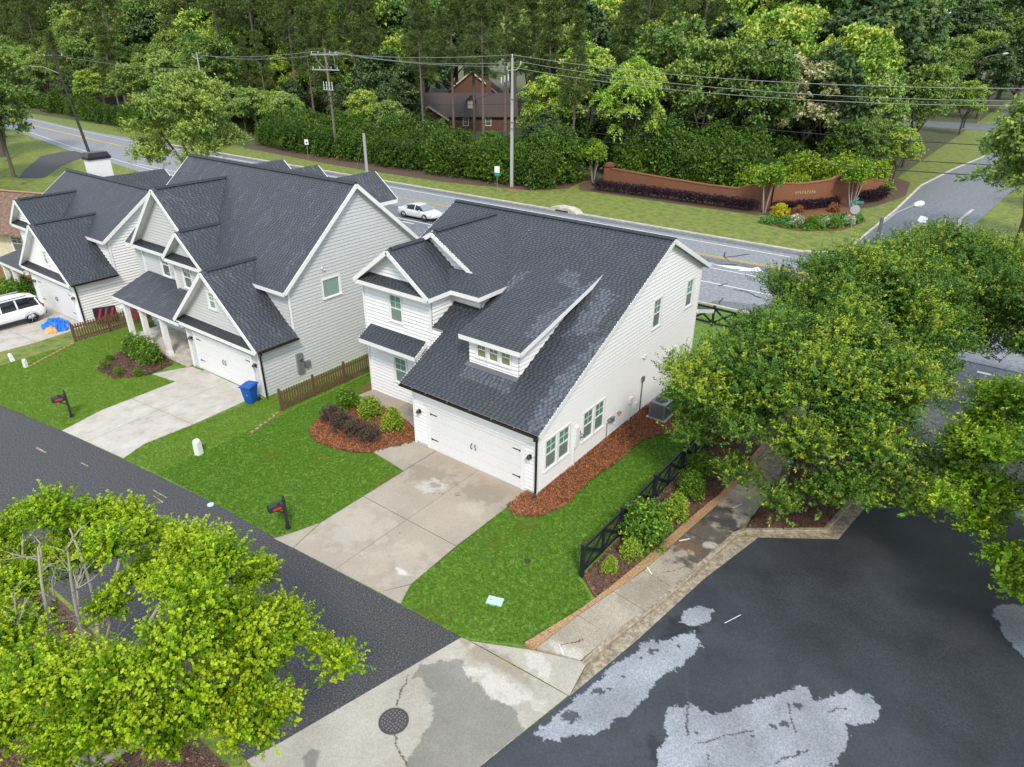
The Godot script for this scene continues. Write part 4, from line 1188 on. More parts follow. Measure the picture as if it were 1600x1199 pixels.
# the two neighbours share a kit: front garage gable, porch, body with a cross ridge
func neighbour(h: Node3D, P: Dictionary):
	var X := Vector3.RIGHT
	var Z := Vector3.BACK
	var pm: String = P.paint
	var B: Dictionary = P.body
	var G: Dictionary = P.garage
	var xl: float = B.xl
	# body roof
	var sl: float = (B.yr - B.ye) / (B.ze - B.zr)
	roof(h, P3([xl - 0.3, B.ye, B.ze, 0.3, B.ye, B.ze, 0.3, B.yr, B.zr, xl - 0.3, B.yr, B.zr]), [0, 1, 3], "soffit", P.tone, [], P.patchy)
	var zb: float = B.zr - (B.yr - B.ye) / sl
	roof(h, P3([0.3, B.ye, zb, xl - 0.3, B.ye, zb, xl - 0.3, B.yr, B.zr, 0.3, B.yr, B.zr]), [0, 1, 3], "soffit", P.tone, [], P.patchy)
	ridge(h, Vector3(0.3, B.yr + 0.01, B.zr), Vector3(xl - 0.3, B.yr + 0.01, B.zr), sl, 0.17, 0.05)
	var zf: float = B.ze - 0.35
	# right gable wall of the body and garage side in one
	var yt: float = B.ye + sl * 0.35 - 0.16
	var f := xf(Vector3(0, 0, 0), Vector3.FORWARD, X)
	var hs := []
	for w in P.side_windows:
		hs.push_back(hole(w[0], w[1], w[2], w[3]))
		window(h, f, w[0], w[1], w[2], w[3], {"single": true, "blind": "pale_blind"})
	wall(h, f, V2([0, -0.5, -zb - 0.35, -0.5, -zb - 0.35, yt, -B.zr, B.yr - 0.17, -zf, yt, -zf, G.ye + 0.2, 0, G.ye + 0.2]), hs, pm, 0.0)
	strip(h, "corner_board", Vector3(0.025, G.ye, zf - 0.05), Vector3(0.025, yt, zf - 0.05), 0.1, 0.13, "white_trim", X)
	wall(h, xf(Vector3(xl, 0, zb + 0.35), Z, Vector3.LEFT), V2([0, -0.5, zf - zb - 0.35, -0.5, zf - zb - 0.35, yt, B.zr - zb - 0.35, B.yr - 0.17, 0, yt]), [], pm, 0.0, false)
	wall(h, xf(Vector3(0, 0, zb + 0.35), Vector3.LEFT, Vector3.FORWARD), V2([0, -0.5, -xl, -0.5, -xl, yt, 0, yt]), [], pm, 0.0, false)
	# front wall of the body
	f = xf(Vector3(xl, 0, zf), X, Z)
	hs = []
	for w in P.front_windows:
		if w[4] == 0:
			hs.push_back(hole(w[0] - xl, w[1], w[2], w[3]))
			window(h, f, w[0] - xl, w[1], w[2], w[3], {"blind": "dark_room"})
	var top := V2([0, -0.5, -xl, -0.5, -xl, yt, 0, yt])
	wall(h, f, top, hs, pm, 0.0)
	# front gables over it
	for q in P.gables:
		var s2: float = (q.ya - q.ye) / q.half
		var back: float = B.ze - (q.ya - B.ye) / sl - 0.3
		var zr: float = q.z
		roof(h, P3([q.x + q.half, q.ye, zr, q.x + q.half, q.ye, back, q.x, q.ya, back, q.x, q.ya, zr]), [3], "soffit", P.tone, [], P.patchy)
		roof(h, P3([q.x - q.half, q.ye, back, q.x - q.half, q.ye, zr, q.x, q.ya, zr, q.x, q.ya, back]), [1], "soffit", P.tone, [], P.patchy)
		ridge(h, Vector3(q.x, q.ya + 0.01, zr - 0.3), Vector3(q.x, q.ya + 0.01, back + 0.3), s2, 0.15, 0.05)
		var zw: float = zr - 0.4
		var hf: float = q.half - 0.35
		f = xf(Vector3(q.x - hf, 0, zw), X, Z)
		hs = []
		for w in P.front_windows:
			if w[4] == q.id:
				hs.push_back(hole(w[0] - q.x + hf, w[1], w[2], w[3]))
				window(h, f, w[0] - q.x + hf, w[1], w[2], w[3], {"blind": "dark_room"})
		var ew: float = q.ye + 0.35 * s2 - 0.16
		wall(h, f, V2([0, q.low, 2 * hf, q.low, 2 * hf, ew, hf, q.ya - 0.18, 0, ew]), hs, pm, q.low)
		if zw > zf + 0.05:
			for sx in [-1, 1]:
				var sw := xf(Vector3(q.x + sx * hf, 0, zw if sx > 0 else zf), Vector3.FORWARD if sx > 0 else Z, X * sx)
				wall(h, sw, V2([0, q.low, zw - zf, q.low, zw - zf, ew, 0, ew]), [], pm, q.low, sx > 0)
				strip(h, "corner_board", Vector3(q.x + sx * hf, q.low, zw + 0.02), Vector3(q.x + sx * hf, ew - 0.2, zw + 0.02), 0.1, 0.13, "white_trim", Z)
		# little skirt roof across the foot of the gable
		roof(h, P3([q.x - q.half + 0.08, q.ye - 0.02, zr - 0.02, q.x + q.half - 0.08, q.ye - 0.02, zr - 0.02, q.x + q.half - 0.42, q.ye + 0.26, zw - 0.02, q.x - q.half + 0.42, q.ye + 0.26, zw - 0.02]), [0], "soffit", 0.6)
	# garage gable
	var gx: float = -G.w / 2
	var gh: float = G.w / 2 + 0.4
	var gs: float = (G.ya - G.ye) / gh
	var gb: float = B.ze - (G.ya - B.ye) / sl - 0.4
	roof(h, P3([gx + gh, G.ye, 0.4, gx + gh, G.ye, zf + 0.02, gx, G.ya, zf + 0.02, gx, G.ya, 0.4]), [3], "soffit", P.tone, [], P.patchy)
	roof(h, P3([gx - gh, G.ye, zf, gx - gh, G.ye, 0.4, gx, G.ya, 0.4, gx, G.ya, zf]), [1], "soffit", P.tone, [], P.patchy)
	if gb < zf:
		var yz: float = B.ye + 0.02
		var hw: float = (G.ya - yz) / gs
		roof(h, P3([gx + hw, yz, zf, gx + hw, yz, gb, gx, G.ya, gb, gx, G.ya, zf]), [], "soffit", P.tone, [], P.patchy)
		roof(h, P3([gx - hw, yz, gb, gx - hw, yz, zf, gx, G.ya, zf, gx, G.ya, gb]), [], "soffit", P.tone, [], P.patchy)
	ridge(h, Vector3(gx, G.ya + 0.01, 0.1), Vector3(gx, G.ya + 0.01, minf(gb, zf) + 0.2), gs, 0.15, 0.05)
	f = xf(Vector3(-G.w, 0, 0), X, Z)
	window(h, f, G.w / 2 - 0.3 - G.woff, G.win_y, 0.55, 0.85, {"blind": "pale_blind"})
	wall(h, f, V2([0, -0.5, G.w, -0.5, G.w, G.ye + 0.2, G.w / 2, G.ya - 0.2, 0, G.ye + 0.2]), [Rect2(0.62, -1, 5.35, 3.2), hole(G.w / 2 - 0.3 - G.woff, G.win_y, 0.55, 0.85)], pm, 0.0)
	wall(h, xf(Vector3(-G.w, 0, zf), Z, Vector3.LEFT), V2([0, -0.5, -zf, -0.5, -zf, G.ye + 0.2, 0, G.ye + 0.2]), [], pm, 0.0, false)
	garage_door(h, f, 0.85, 5.75, 2.02)
	lantern(h, f, 0.38, 1.6)
	lantern(h, f, 6.2, 1.6)
	roof(h, P3([gx - gh + 0.1, G.ye - 0.02, 0.38, gx + gh - 0.1, G.ye - 0.02, 0.38, gx + gh - 0.5, G.ye + 0.27, 0.0, gx - gh + 0.5, G.ye + 0.27, 0.0]), [0], "soffit", 0.5)
	gutter(h, Vector3(gx + gh, G.ye - 0.01, 0.35), Vector3(gx + gh, G.ye - 0.01, zf), X, "gutter_brown")
	downspout(h, Vector3(gx + gh + 0.1, G.ye - 0.1, 0.2), Vector3(0.02, G.ye - 0.5, 0.0), -0.05, Vector3(1, 0, 0.4).normalized(), "gutter_brown")
	strip(h, "corner_board", Vector3(-0.04, -0.1, 0.02), Vector3(-0.04, G.ye - 0.1, 0.02), 0.1, 0.13, "white_trim", Z)
	strip(h, "corner_board", Vector3(-G.w + 0.04, -0.1, 0.02), Vector3(-G.w + 0.04, G.ye - 0.1, 0.02), 0.1, 0.13, "white_trim", Z)
	# porch
	var Q: Dictionary = P.porch
	roof(h, P3([Q.x0, Q.ye, Q.z, Q.x1, Q.ye, Q.z, Q.x1, Q.yw, zf, Q.x0 + 0.25, Q.yw, zf]), [0, 3], "soffit", P.tone, [], P.patchy)
	strip(h, "porch_beam", Vector3(Q.x0 + 0.3, Q.ye - 0.22, Q.z - 0.25), Vector3(Q.x1, Q.ye - 0.22, Q.z - 0.25), 0.2, 0.24, "white_trim")
	var sb := MB.new()
	sb.box(Vector3((Q.x0 + Q.x1) / 2, 0.0, (Q.z + zf) / 2), Vector3(Q.x1 - Q.x0 - 0.4, 0.16, Q.z - zf - 0.1))
	part(h, "porch_slab", sb.done(M.concrete))
	for x in Q.posts:
		var b := MB.new()
		b.box(Vector3(x, Q.ye * 0.5 - 0.1, Q.z - 0.25), Vector3(0.26, Q.ye - 0.28, 0.26))
		b.box(Vector3(x, 0.18, Q.z - 0.25), Vector3(0.32, 0.22, 0.32))
		b.box(Vector3(x, Q.ye - 0.42, Q.z - 0.25), Vector3(0.32, 0.12, 0.32))
		part(h, "porch_post", b.done(M.white_trim))
	# rear gables that peep over the ridge
	for q in P.rear:
		var zz: float = q[2]
		roof(h, P3([q[0] + q[3], q[1] - q[3] * 0.8, B.zr - 0.06, q[0] + q[3], q[1] - q[3] * 0.8, zz, q[0], q[1], zz, q[0], q[1], B.zr - 0.06]), [0, 1], "roof_under", P.tone, [], P.patchy)
		roof(h, P3([q[0] - q[3], q[1] - q[3] * 0.8, zz, q[0] - q[3], q[1] - q[3] * 0.8, B.zr - 0.06, q[0], q[1], B.zr - 0.06, q[0], q[1], zz]), [0, 3], "roof_under", P.tone, [], P.patchy)

func grey_house():
	var h := thing("grey_house", "pale grey clapboard house with steep front gables and blue bin", "house", Vector3(-16.0, -0.25, 1.29), deg_to_rad(0.5))
	neighbour(h, {"paint": "grey_paint", "tone": 1.1, "patchy": 0.5,
		"body": {"xl": -15.0, "ye": 5.2, "ze": -1.72, "yr": 9.72, "zr": -6.98},
		"garage": {"w": 6.6, "ya": 6.1, "ye": 2.78, "win_y": 4.05, "woff": 0.05},
		"side_windows": [[4.3, 4.12, 1.1, 0.98]],
		"front_windows": [[-11.65, 3.75, 0.82, 1.38, 1], [-8.65, 3.72, 0.8, 1.25, 2]],
		"gables": [{"id": 1, "x": -10.2, "ya": 9.0, "ye": 5.35, "half": 3.85, "z": -1.5, "low": 3.0}, {"id": 2, "x": -7.9, "ya": 7.05, "ye": 5.35, "half": 1.95, "z": -1.12, "low": 3.0}],
		"porch": {"x0": -13.75, "x1": -6.55, "ye": 2.65, "yw": 3.72, "z": 0.45, "posts": [-12.9, -11.0, -8.8]},
		"rear": [[-9.3, 9.68, -9.6, 1.2], [-6.0, 9.68, -9.6, 1.3], [-2.2, 9.6, -10.6, 1.7]]})
	var s := MB.new()
	s.box(Vector3(0.1, 1.15, -2.2), Vector3(0.16, 1.1, 0.36))
	s.box(Vector3(0.1, 0.95, -2.65), Vector3(0.14, 0.35, 0.3))
	part(h, "service_panel", s.done(M.grey_metal))
	s = MB.new()
	s.lathe(Vector3(0.2, 1.4, -2.2), PackedVector2Array([Vector2(0.09, -0.06), Vector2(0.09, 0.05), Vector2(0.06, 0.09)]), 12, Color.WHITE, Basis(Vector3.FORWARD, PI / 2))
	part(h, "electric_meter", s.done(M.dark_grey_metal))
	s = MB.new()
	s.lathe(Vector3(0.0, 5.75, -4.4), PackedVector2Array([Vector2(0.07, 0), Vector2(0.08, 0.16)]), 10, Color.WHITE, Basis(Vector3.FORWARD, PI / 2))
	part(h, "wall_vent", s.done(M.white_plastic))
	s = MB.new()
	s.box(Vector3(-6.1, 1.0, -2.02), Vector3(0.02, 0.02, 0.02))
	# small porch window
	window(h, xf(Vector3(-15.0, 0, -2.07), Vector3.RIGHT, Vector3.BACK), 6.6, 1.2, 0.8, 1.0, {"blind": "dark_room"})

func far_left_house():
	var h := thing("white_house", "white clapboard house at the left with capped chimney and parked suv", "house", Vector3(-34.65, -0.62, 2.0), deg_to_rad(0.5))
	neighbour(h, {"paint": "white_paint", "tone": 1.0, "patchy": 0.3,
		"body": {"xl": -11.6, "ye": 5.05, "ze": -2.25, "yr": 7.75, "zr": -6.1},
		"garage": {"w": 6.6, "ya": 6.1, "ye": 2.85, "win_y": 3.45, "woff": -0.1},
		"side_windows": [[9.3, 4.6, 0.6, 0.6]],
		"front_windows": [],
		"gables": [{"id": 1, "x": -8.1, "ya": 6.85, "ye": 5.0, "half": 2.05, "z": -0.8, "low": 2.5}],
		"porch": {"x0": -11.2, "x1": -6.6, "ye": 2.45, "yw": 3.2, "z": 0.5, "posts": [-10.6, -9.0]},
		"rear": [[-7.0, 7.7, -11.0, 2.2], [-3.6, 7.7, -11.0, 2.0], [-0.9, 7.6, -10.0, 1.6]]})
	# chimney with black cap
	var c := Node3D.new()
	c.name = "chimney"
	h.add_child(c, true)
	var b := MB.new()
	b.box(Vector3(-9.35, 7.3, -7.3), Vector3(0.85, 2.7, 1.5))
	part(c, "stack", b.done(M.white_paint))
	b = MB.new()
	b.box(Vector3(-9.35, 8.74, -7.3), Vector3(1.02, 0.18, 1.68))
	b.box(Vector3(-9.35, 8.98, -7.3), Vector3(0.98, 0.3, 1.64), Basis(), Color.WHITE, 0.82)
	part(c, "cap", b.done(M.black_metal))
	window(h, xf(Vector3(-11.6, 0, -2.6), Vector3.RIGHT, Vector3.BACK), 3.6, 1.0, 0.8, 1.3, {"blind": "pale_blind"})

# ---------------------------------------------------------------- plants
# leaves on short shoots spread over the outside of many small clumps
func leaves(sd: int, blobs: Array, shoots: int, per: int, leaf: Vector2, shoot: float, cols: Array, young: Color, m: String, up := 0.35, droop := 0.2, flat := 0.5, young_p := 0.5, fan := 0.0, lobed := false) -> ArrayMesh:
	# fan > 0: the shoots of a clump spring from its heart and fan out, so that clumps read as plumes
	var g := RandomNumberGenerator.new()
	g.seed = sd
	var count := shoots * per
	var nv := 6 if lobed else 4
	var ni := 12 if lobed else 6
	var v := PackedVector3Array()
	var n := PackedVector3Array()
	var c := PackedColorArray()
	var ix := PackedInt32Array()
	v.resize(count * nv)
	n.resize(count * nv)
	c.resize(count * nv)
	ix.resize(count * ni)
	var tot := 0.0
	var cum := PackedFloat32Array()
	var fresh_of := PackedFloat32Array()
	for b in blobs:
		tot += b[1] * b[1]
		cum.push_back(tot)
		fresh_of.push_back(g.randf_range(0.0, 1.0) ** 1.5 * 1.8)
	var k := 0
	for s in shoots:
		var bi := mini(cum.bsearch(g.randf() * tot), blobs.size() - 1)
		var b: Array = blobs[bi]
		var o := Vector3(g.randfn(), g.randfn(), g.randfn()).normalized()
		var p: Vector3
		var len := shoot * g.randf_range(0.6, 1.3)
		if fan > 0.0:
			p = b[0] + o * b[1] * 0.3 * g.randf() - Vector3(0, b[1] * 0.35, 0)
			if o.y < -0.25:
				o.y = -o.y
			len = b[1] * fan * g.randf_range(0.55, 1.15)
		else:
			p = b[0] + o * b[1] * pow(g.randf(), 0.38)
			if b.size() > 2:
				p.y = b[0].y + (p.y - b[0].y) * b[2]
		var d := (o + Vector3(0, up, 0) + Vector3(g.randfn(), g.randfn(), g.randfn()) * 0.3).normalized()
		var base: Color = cols[g.randi() % cols.size()] * g.randf_range(0.78, 1.25)
		var fresh := g.randf() < young_p * fresh_of[bi] * (1.0 if fan <= 0.0 else (1.7 if d.y > 0.55 else 0.25))
		for j in per:
			var t := (j + 0.5) / per
			if fan > 0.0:
				t = 0.18 + 0.82 * sqrt(t)
			var q := p + d * (len * t) - Vector3(0, droop * len * t * t, 0)
			var a := g.randf() * TAU
			var sx := d.cross(Vector3(sin(a), cos(a * 1.7), cos(a))).normalized()
			var ld := (d * 0.6 + sx).normalized()
			var nn := (Vector3.UP * flat + Vector3(g.randfn(), g.randfn(), g.randfn()) * 0.45 + o * 0.3)
			nn = (nn - ld * nn.dot(ld)).normalized()
			var sd2 := ld.cross(nn)
			var sz := g.randf_range(0.75, 1.2)
			var lw := leaf.y * sz * 0.5
			var ll := leaf.x * sz
			var col := base
			if fresh and t > 0.6:
				col = base.lerp(young, 0.25 + 0.7 * (t - 0.6) / 0.4)
			var i4 := k * nv
			var i6 := k * ni
			v[i4] = q
			if lobed:
				v[i4 + 1] = q + ld * ll * 0.5 + sd2 * lw + nn * lw * 0.3
				v[i4 + 2] = q + ld * ll * 0.55 + sd2 * lw * 0.34
				v[i4 + 3] = q + ld * ll - nn * ll * 0.15
				v[i4 + 4] = q + ld * ll * 0.55 - sd2 * lw * 0.34
				v[i4 + 5] = q + ld * ll * 0.5 - sd2 * lw + nn * lw * 0.3
				for f in 4:
					ix[i6 + f * 3] = i4
					ix[i6 + f * 3 + 1] = i4 + f + 2
					ix[i6 + f * 3 + 2] = i4 + f + 1
			else:
				v[i4 + 1] = q + ld * ll * 0.45 + sd2 * lw + nn * lw * 0.25
				v[i4 + 2] = q + ld * ll - nn * ll * 0.12
				v[i4 + 3] = q + ld * ll * 0.45 - sd2 * lw + nn * lw * 0.25
				ix[i6] = i4
				ix[i6 + 1] = i4 + 2
				ix[i6 + 2] = i4 + 1
				ix[i6 + 3] = i4
				ix[i6 + 4] = i4 + 3
				ix[i6 + 5] = i4 + 2
			for f in nv:
				n[i4 + f] = nn
				c[i4 + f] = col
			k += 1
	var arr := []
	arr.resize(Mesh.ARRAY_MAX)
	arr[Mesh.ARRAY_VERTEX] = v
	arr[Mesh.ARRAY_NORMAL] = n
	arr[Mesh.ARRAY_COLOR] = c
	arr[Mesh.ARRAY_INDEX] = ix
	var me := ArrayMesh.new()
	me.add_surface_from_arrays(Mesh.PRIMITIVE_TRIANGLES, arr)
	me.surface_set_material(0, M[m])
	return me

func cloud_blobs(sd: int, centre: Vector3, radii: Vector3, n: int, r0: float, r1: float, squash := 1.0, hollow := 0.45) -> Array:
	var g := RandomNumberGenerator.new()
	g.seed = sd
	var out := []
	for i in n:
		var o := Vector3(g.randfn(), g.randfn(), g.randfn()).normalized()
		if o.y < -0.55:
			o.y = -o.y
		o *= lerpf(hollow, 1.0, pow(g.randf(), 0.6)) * g.randf_range(0.82, 1.08)
		out.push_back([centre + o * radii, g.randf_range(r0, r1), squash])
	return out

func shell_blobs(sd: int, centre: Vector3, radii: Vector3, n: int, r0: float, r1: float) -> Array:
	# clumps spread evenly over an uneven dome
	var g := RandomNumberGenerator.new()
	g.seed = sd
	var lump := noise(sd, 0.9, 2)
	var out := []
	for i in n:
		var y := 1.0 - 1.62 * (i + 0.5) / n
		var a := i * 2.39996 + g.randf() * 0.5
		var q := sqrt(maxf(0.0, 1.0 - y * y))
		var o := Vector3(cos(a) * q, y, sin(a) * q)
		o *= 0.84 + 0.4 * lump.get_noise_3dv(o * 1.6) + g.randf_range(-0.07, 0.07)
		out.push_back([centre + o * radii, g.randf_range(r0, r1), 0.85])
	return out

func crown_part(t: Node3D, me: ArrayMesh) -> MeshInstance3D:
	var o := part(t, "crown", me)
	return o

func limb_path(a: Vector3, b: Vector3, r0: float, r1: float, g: RandomNumberGenerator, bend := 0.12) -> MB:
	var mb := MB.new()
	var pts := PackedVector3Array()
	var rad := PackedFloat32Array()
	var mid := Vector3(g.randfn(), g.randf() * 1.5, g.randfn()) * bend * a.distance_to(b)
	for i in 6:
		var t := i / 5.0
		var p := a.lerp(b, t) + mid * sin(PI * t) * 0.6
		pts.push_back(p)
		rad.push_back(lerpf(r0, r1, t))
	mb.tube(pts, rad, 7)
	return mb

func trunk_and_limbs(t: Node3D, sd: int, foot: Vector3, fork: Vector3, r: float, ends: Array, m: String):
	var g := RandomNumberGenerator.new()
	g.seed = sd
	var mb := MB.new()
	mb.tube(PackedVector3Array([foot - Vector3(0, 0.15, 0), foot + Vector3(0, 0.25, 0), foot.lerp(fork, 0.5) + Vector3(g.randfn(), 0, g.randfn()) * 0.05, fork, fork + Vector3(0, 0.3, 0)]), PackedFloat32Array([r * 1.5, r * 1.08, r * 0.92, r * 0.8, r * 0.55]), 9)
	part(t, "trunk", mb.done(M[m]))
	for e in ends:
		part(t, "limb", limb_path(fork - Vector3(0, g.randf() * 0.35 * (fork.y - foot.y), 0), e, r * 0.5, r * 0.1, g).done(M[m]))

func elm(label: String, at: Vector3, sd: int, radii: Vector3, cy: float, cols: Array, young: Color, dens := 1.0, extra := []) -> Node3D:
	var t := thing("elm_tree", label, "tree", at, 0.0, "street elms beside the side street")
	var blobs := shell_blobs(sd, Vector3(0, cy, 0), radii, 74, 0.9, 1.4)
	blobs.append_array(extra)
	var ends := []
	for i in range(0, blobs.size(), 9):
		ends.push_back(Vector3(0, cy, 0).lerp(blobs[i][0], 0.85))
	trunk_and_limbs(t, sd, Vector3.ZERO, Vector3(0, cy * 0.45, 0), 0.17, ends, "bark")
	crown_part(t, leaves(sd + 1, blobs, int(9200 * dens), 15, Vector2(0.105, 0.052), 0.45, cols, young, "elm_leaf", 0.75, 0.1, 0.45, 0.3, 0.95))
	var inner := cloud_blobs(sd + 7, Vector3(0, cy, 0), radii * 0.72, 40, 0.7, 1.1, 0.9, 0.5)
	for q in extra:
		inner.push_back([q[0], q[1] * 0.6, 0.9])
	part(t, "inner_foliage", leaves(sd + 9, inner, 1500, 7, Vector2(0.2, 0.12), 0.4, cols, cols[0], "elm_leaf", 0.3, 0.1, 0.5, 0.0))
	return t

func shrub_kind(sd: int, r: Vector3, cols: Array, young: Color, shoots: int, leaf: Vector2, m := "shrub_leaf", yp := 0.5) -> ArrayMesh:
	var blobs := cloud_blobs(sd, Vector3(0, r.y * 0.95, 0), r * 0.68, 22, r.x * 0.22, r.x * 0.4, 1.0, 0.4)
	for i in 6:
		var a := TAU * i / 6
		blobs.push_back([Vector3(cos(a) * r.x * 0.6, r.y * 0.4, sin(a) * r.z * 0.6), r.x * 0.36])
	return leaves(sd + 1, blobs, shoots, 6, leaf, r.x * 0.22, cols, young, m, 0.5, 0.1, 0.4, yp)

func shrub(called: String, label: String, me: ArrayMesh, at: Vector3, scl: float, turn: float, group := "", category := "shrub") -> Node3D:
	var t := thing(called, label, category, Vector3(at.x, gy(at.x, at.z), at.z), turn, group)
	t.scale = Vector3.ONE * scl
	var b := MB.new()
	var g := RandomNumberGenerator.new()
	g.seed = int(at.x * 31 + at.z * 17) + 999
	for k in 5:
		var a := TAU * k / 5.0
		b.tube(PackedVector3Array([Vector3(cos(a) * 0.04, -0.05, sin(a) * 0.04), Vector3(cos(a) * 0.12, 0.3, sin(a) * 0.12), Vector3(cos(a) * 0.25, 0.55, sin(a) * 0.25)]), PackedFloat32Array([0.02, 0.016, 0.008]), 5)
	var st := part(t, "stem", b.done(M.bark))
	st.set_meta("kind", "stuff")
	part(t, "foliage", me)
	return t

func planting():
	var bright := [Color(0.21, 0.35, 0.007), Color(0.29, 0.44, 0.011), Color(0.1, 0.2, 0.005), Color(0.15, 0.28, 0.006), Color(0.36, 0.5, 0.014)]
	# --- foreground maple, placed clump by clump round a bare middle
	var mb := [[-5.62, 5.60, 14.94], [-4.26, 6.20, 14.57], [-3.59, 6.00, 14.04], [-3.61, 5.60, 13.05], [-1.39, 6.20, 13.57], [-1.06, 6.60, 14.47], [-0.31, 6.00, 12.99], [1.06, 6.20, 13.03], [1.29, 5.60, 12.51], [2.21, 5.20, 12.50], [2.40, 4.60, 12.32], [2.90, 6.20, 13.66], [2.65, 6.80, 14.20], [1.31, 6.60, 14.10], [3.14, 5.20, 13.72], [3.45, 6.20, 14.57], [3.02, 6.80, 15.04], [3.61, 4.80, 14.41], [3.68, 5.80, 15.16], [3.12, 6.60, 15.60], [2.31, 6.40, 16.00], [1.40, 6.00, 16.45], [0.95, 6.20, 16.84], [0.72, 5.60, 17.23], [3.33, 5.80, 15.90], [2.30, 5.40, 16.47], [-1.51, 5.40, 16.6], [-3.6, 5.3, 15.9], [-5.9, 5.2, 15.4], [-4.4, 5.6, 13.4], [-5.2, 5.2, 13.9], [0.2, 6.0, 13.9], [-4.97, 5.60, 15.97], [-2.26, 6.00, 16.95], [-0.28, 6.00, 17.57], [1.50, 5.00, 16.87]]
	var foot := Vector3(-0.6, gy(-0.6, 16.4), 16.4)
	var t := thing("maple_tree", "large yellow green maple in the foreground beside the lane", "tree", foot)
	var blobs := []
	var ends := []
	var g := RandomNumberGenerator.new()
	g.seed = 4
	for i in mb.size():
		var p := Vector3(lerpf(mb[i][0], -1.2, 0.11), mb[i][1] - 0.25, lerpf(mb[i][2], 15.4, 0.06)) - foot
		blobs.push_back([p + Vector3(0, g.randf_range(-0.15, 0.25), 0), g.randf_range(0.34, 0.62), 0.75])
		for q in 2:
			blobs.push_back([p + Vector3(g.randfn() * 0.45, -0.5 - g.randf() * 0.7, g.randfn() * 0.45), g.randf_range(0.28, 0.44), 0.7])
		if i % 3 == 0:
			ends.push_back(p)
	trunk_and_limbs(t, 12, Vector3.ZERO, Vector3(0, 2.4, 0), 0.2, ends, "pale_bark")
	crown_part(t, leaves(31, blobs, 15500, 15, Vector2(0.062, 0.056), 0.36, bright, Color(0.42, 0.53, 0.025), "maple_leaf", 0.75, 0.15, 0.55, 0.5, 1.5))
	# bare dead branches in the middle of the crown
	var dead := Node3D.new()
	dead.name = "dead_limb"
	t.add_child(dead, true)
	for e in [[-2.63, 6.3, 15.34], [-1.95, 6.4, 14.99], [-3.6, 5.6, 15.1], [-1.45, 5.6, 16.36], [-1.1, 5.4, 14.6], [-2.6, 5.2, 16.2], [-2.9, 6.2, 14.6]]:
		var end := Vector3(e[0], e[1], e[2]) - foot
		var st := Vector3(-0.5, 2.6, -0.6) + Vector3(g.randfn(), g.randf(), g.randfn()) * 0.25
		var lm := limb_path(st, end, 0.07, 0.02, g, 0.08)
		for k in 9:
			var a := st.lerp(end, g.randf_range(0.45, 1.0))
			var d := Vector3(g.randfn(), 0.5 + g.randf(), g.randfn()).normalized() * g.randf_range(0.3, 0.85)
			lm.tube(PackedVector3Array([a, a + d * 0.5 + Vector3(g.randfn(), g.randfn(), g.randfn()) * 0.05, a + d]), PackedFloat32Array([0.018, 0.012, 0.004]), 5)
			var a2 := a + d * 0.55
			var d2 := (d + Vector3(g.randfn(), g.randfn(), g.randfn()) * 0.3) * 0.5
			lm.tube(PackedVector3Array([a2, a2 + d2]), PackedFloat32Array([0.01, 0.003]), 4)
		var lo := part(dead, "branch", lm.done(M.pale_bark))
	# --- elms along the side street
	var ec := [Color(0.085, 0.18, 0.026), Color(0.11, 0.215, 0.028), Color(0.065, 0.14, 0.026), Color(0.135, 0.24, 0.03)]
	var ey := Color(0.34, 0.42, 0.03)
	elm("big dark green elm in the kerbed planter, nearest the sidewalk", Vector3(7.9, 0.1, -5.6), 101, Vector3(4.2, 3.0, 3.6), 4.7, ec, ey, 1.35, [[Vector3(3.6, 3.4, 1.0), 1.2, 0.8], [Vector3(4.3, 2.9, 1.9), 1.0, 0.8], [Vector3(2.9, 2.8, 1.8), 1.1, 0.8], [Vector3(4.6, 3.6, 0.2), 1.1, 0.8], [Vector3(-3.4, 3.6, 1.6), 1.0, 0.8], [Vector3(-1.2, 2.2, 2.6), 1.1, 0.8], [Vector3(0.4, 1.9, 2.9), 1.0, 0.8], [Vector3(1.6, 2.4, 2.4), 1.0, 0.8]])
	elm("elm with yellow shoot tips, second along the planter", Vector3(8.2, 0.1, -12.8), 131, Vector3(4.0, 3.2, 3.8), 5.4, ec, ey, 1.1)
	elm("elm closest to the highway crossing, below the curved street lamp", Vector3(10.6, 0.1, -20.0), 151, Vector3(4.0, 2.9, 3.8), 5.2, ec, ey, 1.0)
	var lc := [Color(0.15, 0.28, 0.014), Color(0.19, 0.34, 0.016), Color(0.11, 0.21, 0.014)]
	elm("light green elm at the right edge overhanging the dark street", Vector3(18.3, 0.1, -6.0), 171, Vector3(5.5, 3.6, 5.8), 4.9, lc, Color(0.46, 0.56, 0.03), 1.7, [[Vector3(-4.3, 3.0, 2.4), 0.9, 0.8], [Vector3(-3.4, 2.6, 3.2), 0.9, 0.8], [Vector3(-4.9, 3.8, 1.4), 0.9, 0.8], [Vector3(-3.0, 2.4, 4.0), 0.8, 0.8], [Vector3(-5.2, 4.4, 0.4), 1.1, 0.8], [Vector3(-4.9, 4.9, -0.8), 1.2, 0.8], [Vector3(-4.6, 5.2, -2.2), 1.2, 0.8], [Vector3(-4.4, 3.6, 2.0), 1.1, 0.8]])
	elm("elm across the side street, behind the light green one", Vector3(17.6, 0.1, -17.5), 191, Vector3(4.2, 3.2, 4.2), 5.3, ec, ey, 0.9)
	# --- shrubs in the beds
	var sg := [Color(0.09, 0.2, 0.02), Color(0.12, 0.25, 0.025), Color(0.07, 0.16, 0.02)]
	var sy := Color(0.4, 0.5, 0.03)
	var round_a := shrub_kind(301, Vector3(0.6, 0.62, 0.6), sg, sy, 900, Vector2(0.075, 0.04), "shrub_leaf", 0.4)
